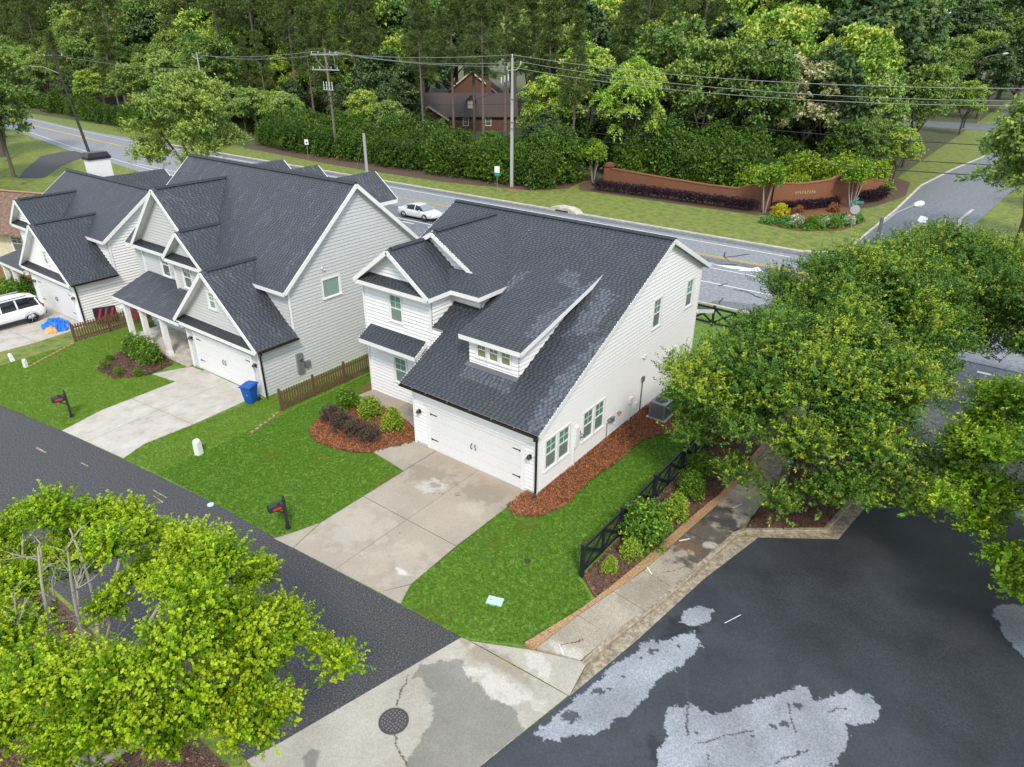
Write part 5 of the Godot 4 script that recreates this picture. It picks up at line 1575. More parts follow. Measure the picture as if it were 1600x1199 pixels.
	var round_y := shrub_kind(305, Vector3(0.6, 0.6, 0.6), [Color(0.22, 0.34, 0.03), Color(0.28, 0.4, 0.04), Color(0.16, 0.28, 0.03)], Color(0.55, 0.6, 0.06), 900, Vector2(0.08, 0.042), "shrub_leaf", 0.5)
	var purple := shrub_kind(309, Vector3(0.6, 0.5, 0.55), [Color(0.07, 0.05, 0.05), Color(0.1, 0.075, 0.06), Color(0.05, 0.04, 0.04), Color(0.12, 0.11, 0.06)], Color(0.16, 0.1, 0.08), 800, Vector2(0.06, 0.03), "purple_leaf", 0.5)
	shrub("green_shrub", "rounded green shrub at the back of the mulch bed by the lawn", round_a, Vector3(-11.6, 0, -0.3), 1.0, 0.4)
	shrub("lime_shrub", "lime green shrub in the mulch bed, middle of the back row", round_y, Vector3(-10.0, 0, -0.35), 1.0, 1.3)
	shrub("lime_shrub", "lime green shrub in the mulch bed nearest the garage wall", round_y, Vector3(-8.35, 0, -0.2), 0.95, 2.6)
	shrub("purple_shrub", "dusky purple shrub at the left end of the front row", purple, Vector3(-11.2, 0, 1.05), 0.95, 0.3, "purple shrubs in the mulch bed")
	shrub("purple_shrub", "dusky purple shrub second from the left in the front row", purple, Vector3(-10.25, 0, 1.2), 1.0, 1.9, "purple shrubs in the mulch bed")
	shrub("purple_shrub", "dusky purple shrub third from the left in the front row", purple, Vector3(-9.3, 0, 1.25), 0.98, 3.1, "purple shrubs in the mulch bed")
	shrub("purple_shrub", "dusky purple shrub in the front row nearest the front walk", purple, Vector3(-8.4, 0, 1.2), 0.95, 4.4, "purple shrubs in the mulch bed")
	shrub("round_shrub", "biggest round glossy shrub beside the black fence", round_a, Vector3(4.75, 0.06, -0.1), 1.55, 0.8)
	shrub("round_shrub", "pale green shrub behind the biggest round one by the fence", round_y, Vector3(5.0, 0.06, -2.0), 0.95, 2.0)
	shrub("round_shrub", "green shrub under the elm at the end of the fence bed", round_a, Vector3(4.9, 0.06, -3.6), 1.0, 3.0)
	shrub("low_shrub", "small lime shrub in front of the biggest round one", round_y, Vector3(4.75, 0.06, 1.0), 0.72, 1.0)
	shrub("low_shrub", "smallest lime shrub at the corner post of the black fence", round_y, Vector3(4.5, 0.06, 2.05), 0.55, 2.2)
	shrub("round_shrub", "green shrub hidden low between fence and elm", round_a, Vector3(4.6, 0.06, -5.3), 1.0, 1.2)
	# grey house bed
	for k in 3:
		shrub("porch_shrub", ["leafy green shrub by the porch nearest the garage", "leafy green shrub in the middle of the porch row", "leafy green shrub at the far end of the porch row"][k], round_a, [Vector3(-24.9, 0, 2.6), Vector3(-26.0, 0, 2.5), Vector3(-27.2, 0, 2.45)][k], [1.15, 1.2, 1.1][k], k * 1.3, "shrubs before the grey house porch")
	for k in 4:
		shrub("dwarf_shrub", ["tiny shrub in the dark bed nearest the grey driveway", "tiny shrub second from the grey driveway in the dark bed", "tiny shrub at the street corner of the dark bed", "tiny shrub at the far back corner of the dark bed"][k], round_a, [Vector3(-23.9, 0, 3.9), Vector3(-24.9, 0, 4.5), Vector3(-26.4, 0, 4.5), Vector3(-27.2, 0, 3.9)][k], 0.42, k * 0.9, "tiny shrubs in the dark bed")
	for k in 3:
		shrub("bright_shrub", ["bright green shrub by the left house's porch post", "bright green shrub behind the suv, left of the porch", "bright green shrub in front of the left porch"][k], round_a, [Vector3(-43.0, 0, 3.0), Vector3(-44.6, 0, 3.4), Vector3(-43.8, 0, 2.2)][k], 1.5, k * 1.7)
	entrance_planting(round_a, round_y)

func entrance_planting(round_a: ArrayMesh, round_y: ArrayMesh):
	# clipped purple hedges in front of the brick wall
	var dark := [Color(0.018, 0.009, 0.018), Color(0.03, 0.014, 0.028), Color(0.045, 0.022, 0.038), Color(0.02, 0.014, 0.018)]
	var hedge := func(label: String, pts: PackedVector2Array, high: float, wide: float, sd: int):
		var o := thing("clipped_hedge", label, "hedge")
		var bl := []
		var g := RandomNumberGenerator.new()
		g.seed = sd
		var total := 0.0
		for i in pts.size() - 1:
			var n := int(pts[i].distance_to(pts[i + 1]) / 0.42)
			total += n
			for k in n:
				var p: Vector2 = pts[i].lerp(pts[i + 1], float(k) / n)
				for s in 3:
					bl.push_back([Vector3(p.x + g.randfn() * 0.08, high * (0.35 + 0.22 * s), p.y + (s - 1) * wide * 0.28 * g.randf_range(0.8, 1.1)), high * 0.3])
					bl.push_back([Vector3(p.x + g.randfn() * 0.08, high * 0.62, p.y - (s - 1) * wide * 0.3), high * 0.3])
		part(o, "foliage", leaves(sd, bl, int(total * 150), 4, Vector2(0.12, 0.08), 0.1, dark, Color(0.09, 0.04, 0.07), "purple_leaf", 0.2, 0.0, 0.4, 0.3))
	hedge.call("long clipped purple hedge before the low brick wall", V2([-29.8, -54.4, -20, -54.8, -10.6, -54.9]), 1.25, 1.9, 410)
	hedge.call("curved clipped purple hedge before the brick sign wall", V2([-9.2, -56.2, -7.6, -58.0, -6.0, -60.4, -4.6, -63.4]), 1.1, 1.4, 411)
	hedge.call("short clipped purple hedge right of the brick sign wall", V2([-2.9, -66.2, -1.7, -68.6, -1.4, -71]), 1.5, 1.4, 412)
	# crepe myrtles
	var cm := leaves(420, cloud_blobs(420, Vector3(0, 3.7, 0), Vector3(1.25, 1.0, 1.25), 18, 0.4, 0.6), 900, 6, Vector2(0.2, 0.12), 0.4, [Color(0.13, 0.26, 0.02), Color(0.18, 0.33, 0.03)], Color(0.42, 0.5, 0.05), "wood_leaf", 0.6, 0.1, 0.5, 0.6)
	var at := [Vector3(-9.9, 0, -55.2), Vector3(-3.3, 0, -63.6), Vector3(-32.6, 0, -58.2)]
	for k in 3:
		var t := thing("crepe_myrtle", ["small crepe myrtle before the left brick pillar", "small crepe myrtle before the right brick pillar", "slim crepe myrtle beside the far end of the brick wall"][k], "tree", at[k], k * 1.1, "crepe myrtles by the brick wall")
		var g := RandomNumberGenerator.new()
		g.seed = 430 + k
		for s in 4:
			var a := TAU * s / 4.0 + 0.4
			part(t, "trunk", limb_path(Vector3(cos(a) * 0.1, -0.1, sin(a) * 0.1), Vector3(cos(a) * 0.7, 3.3, sin(a) * 0.7), 0.07, 0.04, g, 0.05).done(M.pale_bark))
		part(t, "crown", cm)
	# flower bed
	var o := struct("flower_bed_soil", ground_mesh(V2([-8.9, -50.3, -4.6, -49.6, -1.4, -52.6, -0.5, -57.8, -2.8, -64.4, -6.5, -60.0, -9.2, -55.5]), 0.02, "pine_straw"))
	var cover := []
	var g := RandomNumberGenerator.new()
	g.seed = 77
	for k in 260:
		var p := Vector2(g.randf_range(-8.8, -0.8), g.randf_range(-58.5, -49.9))
		if Geometry2D.is_point_in_polygon(p, V2([-8.7, -50.4, -4.6, -49.8, -1.6, -52.7, -0.7, -57.5, -2.2, -60, -4.0, -56.0, -6.0, -53.6, -8.6, -52.4])):
			cover.push_back([Vector3(p.x, 0.18, p.y), 0.3])
	var gc := part(self, "ground_cover", leaves(440, cover, 3600, 4, Vector2(0.16, 0.11), 0.14, [Color(0.08, 0.22, 0.03), Color(0.11, 0.28, 0.05)], Color(0.25, 0.42, 0.08), "shrub_leaf", 0.8, 0.0, 0.8, 0.3))
	tag(gc, "low green ground cover in the flower bed below the sign wall", "ground cover", "", "stuff")
	var yel := shrub_kind(450, Vector3(0.7, 0.55, 0.7), [Color(0.5, 0.46, 0.02), Color(0.6, 0.5, 0.03)], Color(0.75, 0.6, 0.05), 420, Vector2(0.14, 0.09))
	var whi := shrub_kind(455, Vector3(0.7, 0.5, 0.7), [Color(0.5, 0.52, 0.36), Color(0.6, 0.6, 0.5), Color(0.3, 0.36, 0.2)], Color(0.75, 0.73, 0.7), 380, Vector2(0.2, 0.07))
	var red := shrub_kind(457, Vector3(0.6, 0.5, 0.6), [Color(0.3, 0.1, 0.05), Color(0.35, 0.16, 0.07)], Color(0.45, 0.22, 0.1), 300, Vector2(0.14, 0.09))
	shrub("yellow_shrub", "yellow shrub at the left of the flower bed", yel, Vector3(-8.0, 0, -54.0), 1.3, 0.0)
	shrub("white_flower_clump", "spiky cream plant at the front of the flower bed", whi, Vector3(-5.4, 0, -51.2), 1.15, 0.0, "", "flowers")
	shrub("white_flower_clump", "white flower clump beside the dark low shrub", whi, Vector3(-3.2, 0, -53.2), 0.8, 1.0, "", "flowers")
	shrub("white_flower_clump", "white flowers behind the stop sign post", whi, Vector3(-1.6, 0, -55.0), 0.9, 2.0, "", "flowers")
	shrub("low_shrub", "dark low shrub at the front edge of the flower bed", round_a, Vector3(-4.0, 0, -51.4), 1.1, 1.0)
	shrub("low_shrub", "dark low shrub nearest the stop sign", round_a, Vector3(-2.4, 0, -53.0), 0.9, 2.0)
	shrub("red_shrub", "rusty red shrub in front of the curved hedge", red, Vector3(-6.8, 0, -56.2), 1.0, 0.0)
	shrub("red_shrub", "rusty red shrub at the right end of the curved hedge", red, Vector3(-4.2, 0, -60.0), 1.0, 1.0)

func ground_mesh(poly: PackedVector2Array, dy: float, m: String) -> ArrayMesh:
	var b := MB.new()
	drape(b, poly, dy)
	return b.done(M[m])

# ---------------------------------------------------------------- the woods
func hardwood(sd: int, h: float, rad: Vector3, cy: float, cols: Array, young: Color, shoots: int, leaf: Vector2, droop := 0.2, m := "wood_leaf") -> Node3D:
	var t := Node3D.new()
	var blobs := cloud_blobs(sd, Vector3(0, cy, 0), rad, 60, rad.x * 0.17, rad.x * 0.3, 0.8, 0.55)
	var ends := []
	for i in range(0, 60, 12):
		ends.push_back(blobs[i][0])
	trunk_and_limbs(t, sd, Vector3.ZERO, Vector3(0, cy * 0.55, 0), 0.28, ends, "bark")
	var leaf_tones := []
	for q in cols:
		leaf_tones.push_back(q * 2.0)  # leaf colours raised evenly
	part(t, "crown", leaves(sd + 1, blobs, shoots, 8, leaf, rad.x * 0.12, leaf_tones, young * 1.45, m, 0.45, droop, 0.6, 0.55, 1.25))
	return t

func pine(sd: int, h: float, bare: float) -> Node3D:
	var t := Node3D.new()
	var g := RandomNumberGenerator.new()
	g.seed = sd
	var lean := Vector3(g.randfn(), 0, g.randfn()) * 0.4
	var mb := MB.new()
	var pts := PackedVector3Array()
	var rad := PackedFloat32Array()
	for i in 7:
		var q := i / 6.0
		pts.push_back(Vector3(0, h * q - 0.2, 0) + lean * q * q)
		rad.push_back(lerpf(0.3, 0.05, q))
	mb.tube(pts, rad, 8)
	part(t, "trunk", mb.done(M.pine_bark))
	var blobs := []
	var y := bare
	while y < h - 0.4:
		var q := (y - bare) / (h - bare)
		var reach := lerpf(3.1, 0.9, q) * (0.55 + 0.45 * sin(PI * clampf(q * 1.4 + 0.15, 0, 1)))
		for k in 3:
			var a := g.randf() * TAU
			var tip := Vector3(cos(a) * reach, y + g.randf_range(0.2, 0.9), sin(a) * reach) * Vector3(1, 1, 1) + lean * q
			var root := Vector3(0, y, 0) + lean * q * q
			if g.randf() < 0.4:
				part(t, "limb", limb_path(root, tip, 0.06, 0.02, g, 0.05).done(M.pine_bark))
			blobs.push_back([tip, g.randf_range(0.6, 1.0), 0.55])
			blobs.push_back([root.lerp(tip, 0.6) + Vector3(0, 0.2, 0), g.randf_range(0.5, 0.85), 0.55])
		y += g.randf_range(0.75, 1.15)
	part(t, "crown", leaves(sd + 5, blobs, 2300, 7, Vector2(0.42, 0.07), 0.34, [Color(0.075, 0.12, 0.03), Color(0.1, 0.15, 0.034), Color(0.06, 0.1, 0.028), Color(0.12, 0.165, 0.04)], Color(0.19, 0.24, 0.06), "needle", 0.6, 0.0, 0.2, 0.5))
	return t

func woods():
	var kinds := {}
	kinds.mid = [hardwood(601, 15, Vector3(4.6, 5.4, 4.6), 9.0, [Color(0.059, 0.104, 0.0253), Color(0.0826, 0.138, 0.0299), Color(0.0472, 0.0855, 0.023)], Color(0.201, 0.247, 0.046), 2300, Vector2(0.34, 0.2)), hardwood(611, 15, Vector3(5.0, 5.0, 4.4), 8.6, [Color(0.0708, 0.123, 0.0287), Color(0.1, 0.152, 0.0322), Color(0.059, 0.095, 0.023)], Color(0.236, 0.285, 0.0575), 2300, Vector2(0.34, 0.2))]
	kinds.light = [hardwood(621, 14, Vector3(4.4, 5.4, 4.4), 8.4, [Color(0.142, 0.218, 0.0345), Color(0.189, 0.266, 0.0403), Color(0.106, 0.171, 0.0322)], Color(0.354, 0.38, 0.069), 2500, Vector2(0.36, 0.2)), hardwood(631, 14, Vector3(4.2, 5.0, 4.6), 8.0, [Color(0.118, 0.19, 0.046), Color(0.153, 0.228, 0.0517), Color(0.0944, 0.142, 0.0345)], Color(0.283, 0.342, 0.092), 2500, Vector2(0.36, 0.2))]
	kinds.dark = [hardwood(641, 13, Vector3(4.2, 5.2, 4.2), 7.2, [Color(0.033, 0.0617, 0.0253), Color(0.0472, 0.0808, 0.0276), Color(0.026, 0.0475, 0.0207)], Color(0.106, 0.142, 0.046), 2500, Vector2(0.36, 0.24))]
	kinds.pine = [pine(651, 25, 11.0), pine(661, 27, 13.0), pine(671, 23, 9.0)]
	kinds.pale = [hardwood(681, 15, Vector3(4.4, 5.0, 4.4), 9.0, [Color(0.165, 0.18, 0.069), Color(0.13, 0.162, 0.046), Color(0.224, 0.218, 0.115)], Color(0.496, 0.427, 0.299), 2500, Vector2(0.34, 0.22))]
	kinds.willow = [hardwood(691, 13, Vector3(3.9, 5.2, 3.9), 7.8, [Color(0.153, 0.237, 0.0345), Color(0.201, 0.285, 0.0403), Color(0.118, 0.19, 0.0322)], Color(0.354, 0.399, 0.069), 2600, Vector2(0.42, 0.13), 1.1)]
	kinds.bushpine = [hardwood(697, 12, Vector3(3.9, 4.6, 3.9), 5.4, [Color(0.11, 0.16, 0.035), Color(0.14, 0.2, 0.04), Color(0.08, 0.12, 0.03)], Color(0.25, 0.31, 0.06), 4800, Vector2(0.26, 0.1), 0.0, "needle")]
	var names := {"bushpine": "bushy_pine", "mid": "broadleaf_tree", "light": "light_green_tree", "dark": "dark_evergreen_tree", "pine": "pine_tree", "pale": "flowering_tree", "willow": "drooping_tree"}
	var say := {"bushpine": "bushy young pine", "mid": "mid green broadleaf tree in the wood beyond the highway", "light": "light green broadleaf tree in the wood beyond the highway", "dark": "dense dark evergreen in the wood beyond the highway", "pine": "tall pine with a long bare trunk in the wood beyond the highway", "pale": "tree speckled with pale blossom in the wood beyond the highway", "willow": "feathery light green tree with drooping sprays"}
	var g := RandomNumberGenerator.new()
	g.seed = 909
	var put := func(kind: String, x: float, z: float, s: float, label := "", group := "woodland trees beyond the highway"):
		var src: Node3D = kinds[kind][g.randi() % kinds[kind].size()]
		var o: Node3D = src.duplicate()
		o.name = numbered(names[kind])
		add_child(o)
		o.position = Vector3(x, 0, z)
		o.rotation.y = g.randf() * TAU
		o.scale = Vector3(s * g.randf_range(0.9, 1.1), s, s * g.randf_range(0.9, 1.1))
		tag(o, label if label else say[kind], "tree", group)
	# trees one can point to
	put.call("willow", -31.0, -64.5, 1.1, "feathery light green tree above the left end of the brick wall", "")
	put.call("pale", -13.5, -78.0, 1.0, "pale blossoming tree above the brick sign wall", "")
	put.call("pale", -18.5, -82.0, 1.05, "pale blossoming tree left of the other blossoming one", "")
	put.call("light", -8.0, -84.0, 1.0, "light green tree behind the loose tree near the side street", "")
	put.call("mid", -4.0, -96.0, 0.95, "broadleaf tree nearest the bend of the far side street", "")
	put.call("light", -2.4, -80.0, 0.5, "small loose green tree at the end of the brick wall bed", "")
	put.call("mid", -5.5, -76.0, 0.55, "small spreading tree behind the right brick pillar", "")
	put.call("bushpine", -59.5, -21.0, 1.3, "bushy young pine behind the grey house, before the highway", "")
	put.call("mid", 13.0, -46.5, 0.95, "glossy dark tree at the right edge beyond the highway", "")
	put.call("light", 12.2, -51.0, 0.95, "light green tree behind the glossy one at the right edge", "")
	put.call("pale", 13.2, -58.0, 0.8, "spreading tree at the right edge beside the far side street", "")
	put.call("mid", -93.0, -15.2, 0.8, "broadleaf tree by the far drive at the left edge", "")
	put.call("dark", -98.0, -13.6, 0.85, "dark tree at the left edge beside the far drive", "")
	put.call("mid", -113.0, -21.0, 1.15, "big tree at the left edge before the highway bend", "")
	put.call("light", -84.0, -6.0, 0.7, "light green tree behind the rusty roofed house", "")
	# the wood in rows, front to back
	var rows := [[-59.0, 6.0, 0.62], [-64.5, 6.2, 0.85], [-70.5, 6.6, 1.1], [-78.0, 7.4, 1.3], [-87.0, 8.0, 1.45], [-98.0, 9.0, 1.75], [-111.0, 10.0, 1.95], [-127.0, 11.5, 2.15], [-146.0, 12.0, 2.4], [-170.0, 13.0, 2.7]]
	for ri in rows.size():
		var r: Array = rows[ri]
		var x := -6.0 - ri * 1.6
		while x > -150.0 - ri * 16.0:
			var px: float = x + g.randf_range(-1.8, 1.8)
			var pz: float = r[0] + g.randf_range(-2.0, 2.0) + (clampf(-95.0 - x, 0.0, 200.0) * -0.09)
			var roll := g.randf()
			var kind := "mid"
			var pineness := 0.5 if (x < -34.0 and x > -120.0) else 0.12
			if ri >= 1 and roll < pineness:
				kind = "pine"
			elif roll < pineness + 0.2:
				kind = "light"
			elif roll < pineness + 0.42:
				kind = "dark"
			var skip := false
			var ray: float = (12.7 - px) / (18.5 - pz)
			if pz > -88.0 and ((ray > 0.74 and ray < 1.0) or (ray > 1.2 and ray < 1.3)) and kind != "pine":
				skip = true
			if pz > -110.0 and ray > 0.86 and ray < 0.95 and kind != "pine":
				skip = true
			# keep clear of the entrance bed, the houses in the wood and the far street
			if ri == 0 and x > -36.0:
				skip = true
			if ri == 1 and x > -28.0:
				skip = true
			if ri == 2 and x > -12.0:
				skip = true
			for hq in [[-84.0, -92.0], [-76.0, -95.0], [-90.0, -89.0], [-96.0, -111.0], [-120.0, -88.0]]:
				if Vector2(px - hq[0], pz - hq[1]).length() < 10.0:
					skip = true
			if pz < -150 and pz > -172 and x > -40:
				skip = true
			if not skip:
				put.call(kind, px, pz, r[2] * g.randf_range(0.85, 1.12) * (0.72 if kind == "pine" and ri > 2 else 0.95))
			x -= r[1] * g.randf_range(0.8, 1.2)
	# beyond the far street at the right
	for p in [[-8, -128, "mid", 1.0], [-14, -136, "dark", 1.1], [-3, -145, "light", 0.7], [-12, -178, "mid", 1.2], [-4, -182, "dark", 1.2], [-20, -180, "light", 1.2], [-9, -196, "mid", 1.3], [1, -205, "dark", 1.3], [-6, -225, "mid", 1.5], [8, -245, "mid", 1.5], [-16, -240, "dark", 1.6], [-2, -270, "mid", 1.9], [12, -290, "dark", 2.0], [2, -420, "mid", 2.6], [20, -420, "dark", 2.6], [15, -215, "mid", 1.3], [17, -175, "light", 1.2], [17, -140, "mid", 1.1], [16, -112, "light", 1.0], [17, -88, "mid", 0.9], [18, -74, "dark", 0.8], [-26, -200, "mid", 1.9], [-14, -215, "dark", 2.0], [-34, -215, "mid", 2.2], [-22, -235, "mid", 2.2], [-6, -255, "mid", 2.3], [4, -300, "dark", 2.6], [-14, -300, "mid", 2.8], [18, -330, "mid", 2.8], [10, -340, "light", 2.8], [26, -260, "mid", 2.2], [30, -330, "dark", 2.8], [-40, -190, "dark", 2.0]]:
		put.call(p[2], float(p[0]), float(p[1]), p[3])
	# far left along the highway bend
	for ri in 6:
		var x := -118.0
		while x > -330.0:
			var edge := -49.0 - maxf(0.0, -x - 110.0) * 0.095
			var pz := edge - 3.0 - ri * 8.5 + g.randf_range(-2, 2)
			var ray: float = (12.7 - x) / (18.5 - pz)
			if not (ray > 1.86 and ray < 2.04 and ri < 4 and pz > -84.0):
				put.call(["mid", "dark", "light", "mid", "pine"][g.randi() % 5], x + g.randf_range(-2, 2), pz, lerpf(0.75, 2.2, ri / 5.0) * g.randf_range(0.9, 1.1))
			x -= g.randf_range(6.5, 9.5) + ri * 0.8
	for p in [[-128, -20, 1.0, "mid"], [-140, -23, 1.1, "dark"], [-150, -28, 1.1, "mid"], [-165, -30, 1.2, "light"], [-182, -33, 1.2, "mid"], [-200, -36, 1.3, "dark"], [-225, -40, 1.3, "mid"], [-125, -8, 1.0, "mid"], [-138, -10, 1.1, "dark"], [-155, -14, 1.2, "mid"], [-250, -44, 1.4, "mid"], [-280, -46, 1.8, "mid"], [-310, -48, 2.0, "dark"], [-270, -30, 2.0, "mid"], [-240, -25, 1.8, "dark"], [-300, -36, 2.2, "mid"], [-340, -50, 2.3, "mid"], [-350, -70, 2.3, "mid"], [-370, -90, 2.4, "dark"], [-360, -110, 2.4, "mid"], [-345, -58, 2.2, "light"]]:
		put.call(p[3], float(p[0]), float(p[1]), p[2], "tall roadside tree on the near side of the highway at the far left", "roadside trees at the far left")
	# tall shrubs along the verge
	var sh := [shrub_kind(701, Vector3(2.2, 2.2, 2.0), [Color(0.05, 0.11, 0.016), Color(0.07, 0.14, 0.02), Color(0.04, 0.085, 0.014)], Color(0.18, 0.26, 0.03), 1900, Vector2(0.22, 0.13), "wood_leaf", 0.5), shrub_kind(711, Vector3(2.4, 2.5, 2.1), [Color(0.065, 0.14, 0.016), Color(0.095, 0.18, 0.02), Color(0.05, 0.105, 0.014)], Color(0.24, 0.33, 0.03), 1900, Vector2(0.22, 0.13), "wood_leaf", 0.5)]
	var x := -36.5
	while x > -94.0:
		for row in 3:
			var o := thing("wild_shrub", "tall green wild shrub in the thicket along the verge", "shrub", Vector3(x + g.randf_range(-0.8, 0.8), 0, -51.4 - row * 2.6 + g.randf_range(-0.5, 0.5) - clampf(-86 - x, 0, 10) * 0.2), g.randf() * TAU, "thicket of shrubs along the highway verge")
			var ray: float = (12.7 - x) / (18.5 + 54.0)
			o.scale = Vector3.ONE * ((g.randf_range(0.8, 1.1) + row * 0.14) * (0.88 if row > 0 and ray > 0.72 and ray < 0.95 else 1.0))
			part(o, "foliage", sh[g.randi() % 2])
		x -= g.randf_range(2.5, 3.3)
	x = -98.0
	while x > -230.0:
		var o := thing("wild_shrub", "green wild shrub at the wood edge along the highway bend", "shrub", Vector3(x, 0, -47.5 - maxf(0.0, -x - 110.0) * 0.1 + g.randf_range(-0.8, 0.8)), g.randf() * TAU, "shrubs along the highway bend")
		o.scale = Vector3.ONE * g.randf_range(0.7, 1.2)
		part(o, "foliage", sh[g.randi() % 2])
		x -= g.randf_range(3.6, 5.0)
	# mounds behind the brick wall
	var ym := shrub_kind(721, Vector3(2.2, 1.9, 2.0), [Color(0.16, 0.27, 0.015), Color(0.22, 0.34, 0.02), Color(0.12, 0.21, 0.015)], Color(0.42, 0.5, 0.03), 1900, Vector2(0.22, 0.12), "wood_leaf", 0.6)
	var my := [Vector3(-14.0, 0, -62.0), Vector3(-9.2, 0, -63.4), Vector3(-10.6, 0, -69.0), Vector3(-7.0, 0, -68.0), Vector3(-6.6, 0, -73.0), Vector3(-3.6, 0, -72.6)]
	for k in my.size():
		var o := thing("mound_shrub", ["yellow green shrub alone left of the left brick pillar", "yellow green shrub just behind the left brick pillar", "yellow green shrub behind the sign wall, leftmost at the back", "yellow green shrub right behind the brick sign", "yellow green shrub at the back behind the right pillar", "yellow green shrub right of the brick sign wall"][k], "shrub", my[k], k * 1.3)
		o.scale = Vector3.ONE * [1.0, 0.8, 1.25, 1.15, 1.2, 1.1][k]
		part(o, "foliage", ym)
	# underwood closing the gaps at the foot of the trees
	for k in 190:
		var px := g.randf_range(-118, -12) if k < 90 else g.randf_range(-36, -7)
		var pz := g.randf_range(-92, -62) - (12.0 if px > -30 else 0.0)
		if k >= 150:
			px = g.randf_range(-31, -12.5)
			pz = g.randf_range(-74, -62.5)
		var ray := (12.7 - px) / (18.5 - pz)
		if (ray > 0.72 and ray < 0.95) or (ray > 1.2 and ray < 1.3):
			continue
		var o := thing("wild_shrub", "shadowed undergrowth shrub inside the wood", "shrub", Vector3(px, 0, pz), g.randf() * TAU, "undergrowth in the wood")
		o.scale = Vector3.ONE * g.randf_range(0.8, 1.5)
		part(o, "foliage", sh[g.randi() % 2])
	for kk in kinds:
		for n in kinds[kk]:
			n.free()

# ---------------------------------------------------------------- things in the yards
func black_fence(label: String, pts: PackedVector2Array):
	var f := thing("black_fence", label, "fence")
	var post := MB.new()
	post.box(Vector3(0, 0.62, 0), Vector3(0.13, 1.4, 0.13))
	post.box(Vector3(0, 1.35, 0), Vector3(0.16, 0.05, 0.16))
	var pm := post.done(M.black_paint)
	for i in pts.size():
		var p := pts[i]
		part(f, "post", pm, Vector3(p.x, gy(p.x, p.y), p.y))
		if i == pts.size() - 1:
			break
		var q := pts[i + 1]
		var a := Vector3(p.x, gy(p.x, p.y), p.y)
		var b := Vector3(q.x, gy(q.x, q.y), q.y)
		var d := (b - a).normalized()
		a += d * 0.07
		b -= d * 0.07
		var mid := (a + b) / 2
		var up := Vector3.UP
		for r in [[a + up * 1.2, b + up * 1.2], [a + up * 0.22, b + up * 0.22], [a + up * 0.28, mid + up * 1.14], [mid + up * 1.14, b + up * 0.28], [a + up * 1.14, mid + up * 0.28], [mid + up * 0.28, b + up * 1.14]]:
			strip(f, "rail", r[0], r[1], 0.04, 0.13, "black_paint", d.cross(Vector3.UP).cross((r[1] - r[0]).normalized()))
		strip(f, "rail", mid + up * 0.16, mid + up * 1.2, 0.1, 0.045, "black_paint", d)
		# wire mesh behind the rails
		var w := MB.new()
		var len := a.distance_to(b)
		var side := d.cross(up) * 0.03
		for k in int(len / 0.1):
			w.bar(a + d * (k * 0.1) + side + up * 0.1, a + d * (k * 0.1) + side + up * 1.2, 0.004, 0.004, d)
		for k in 12:
			w.bar(a + side + up * (0.1 + k * 0.1), b + side + up * (0.1 + k * 0.1), 0.004, 0.004)
		var o := part(f, "wire_mesh", w.done(M.black_metal))
		o.set_meta("kind", "stuff")

func picket_fence(label: String, a2: Vector2, b2: Vector2, high: float):
	var f := thing("picket_fence", label, "fence")
	var len := a2.distance_to(b2)
	var dir := Vector3(b2.x - a2.x, 0, b2.y - a2.y).normalized()
	var side := dir.cross(Vector3.UP)
	var meshes := []
	for k in 4:
		var b := MB.new()
		var h := high + rng.randf_range(-0.02, 0.03)
		var w := 0.088
		b.prism(V2([-w / 2, 0.06, w / 2, 0.06, w / 2, h - 0.07, w / 2 - 0.025, h - 0.05, 0, h, -w / 2 + 0.025, h - 0.05, -w / 2, h - 0.07]), Transform3D(Basis(dir, Vector3.UP, side), Vector3.ZERO), 0.0, 0.02)
		meshes.push_back(b.done(M.fence_wood))
	var n := int(len / 0.148)
	for k in n:
		var p := a2.lerp(b2, (k + 0.5) / n)
		var o := part(f, "picket", meshes[rng.randi() % 4], Vector3(p.x, gy(p.x, p.y), p.y) + side * 0.02)
		o.rotation.y = rng.randf_range(-0.03, 0.03)
	var np := int(len / 2.4) + 1
	for k in np + 1:
		var p := a2.lerp(b2, float(k) / np)
		var b := MB.new()
		b.box(Vector3(0, high / 2, 0), Vector3(0.1, high + 0.12, 0.1))
		part(f, "post", b.done(M.fence_wood), Vector3(p.x, gy(p.x, p.y), p.y) - side * 0.05)
	for y in [0.28, high - 0.25]:
		strip(f, "rail", Vector3(a2.x, gy(a2.x, a2.y) + y, a2.y), Vector3(b2.x, gy(b2.x, b2.y) + y, b2.y), 0.036, 0.085, "fence_wood")

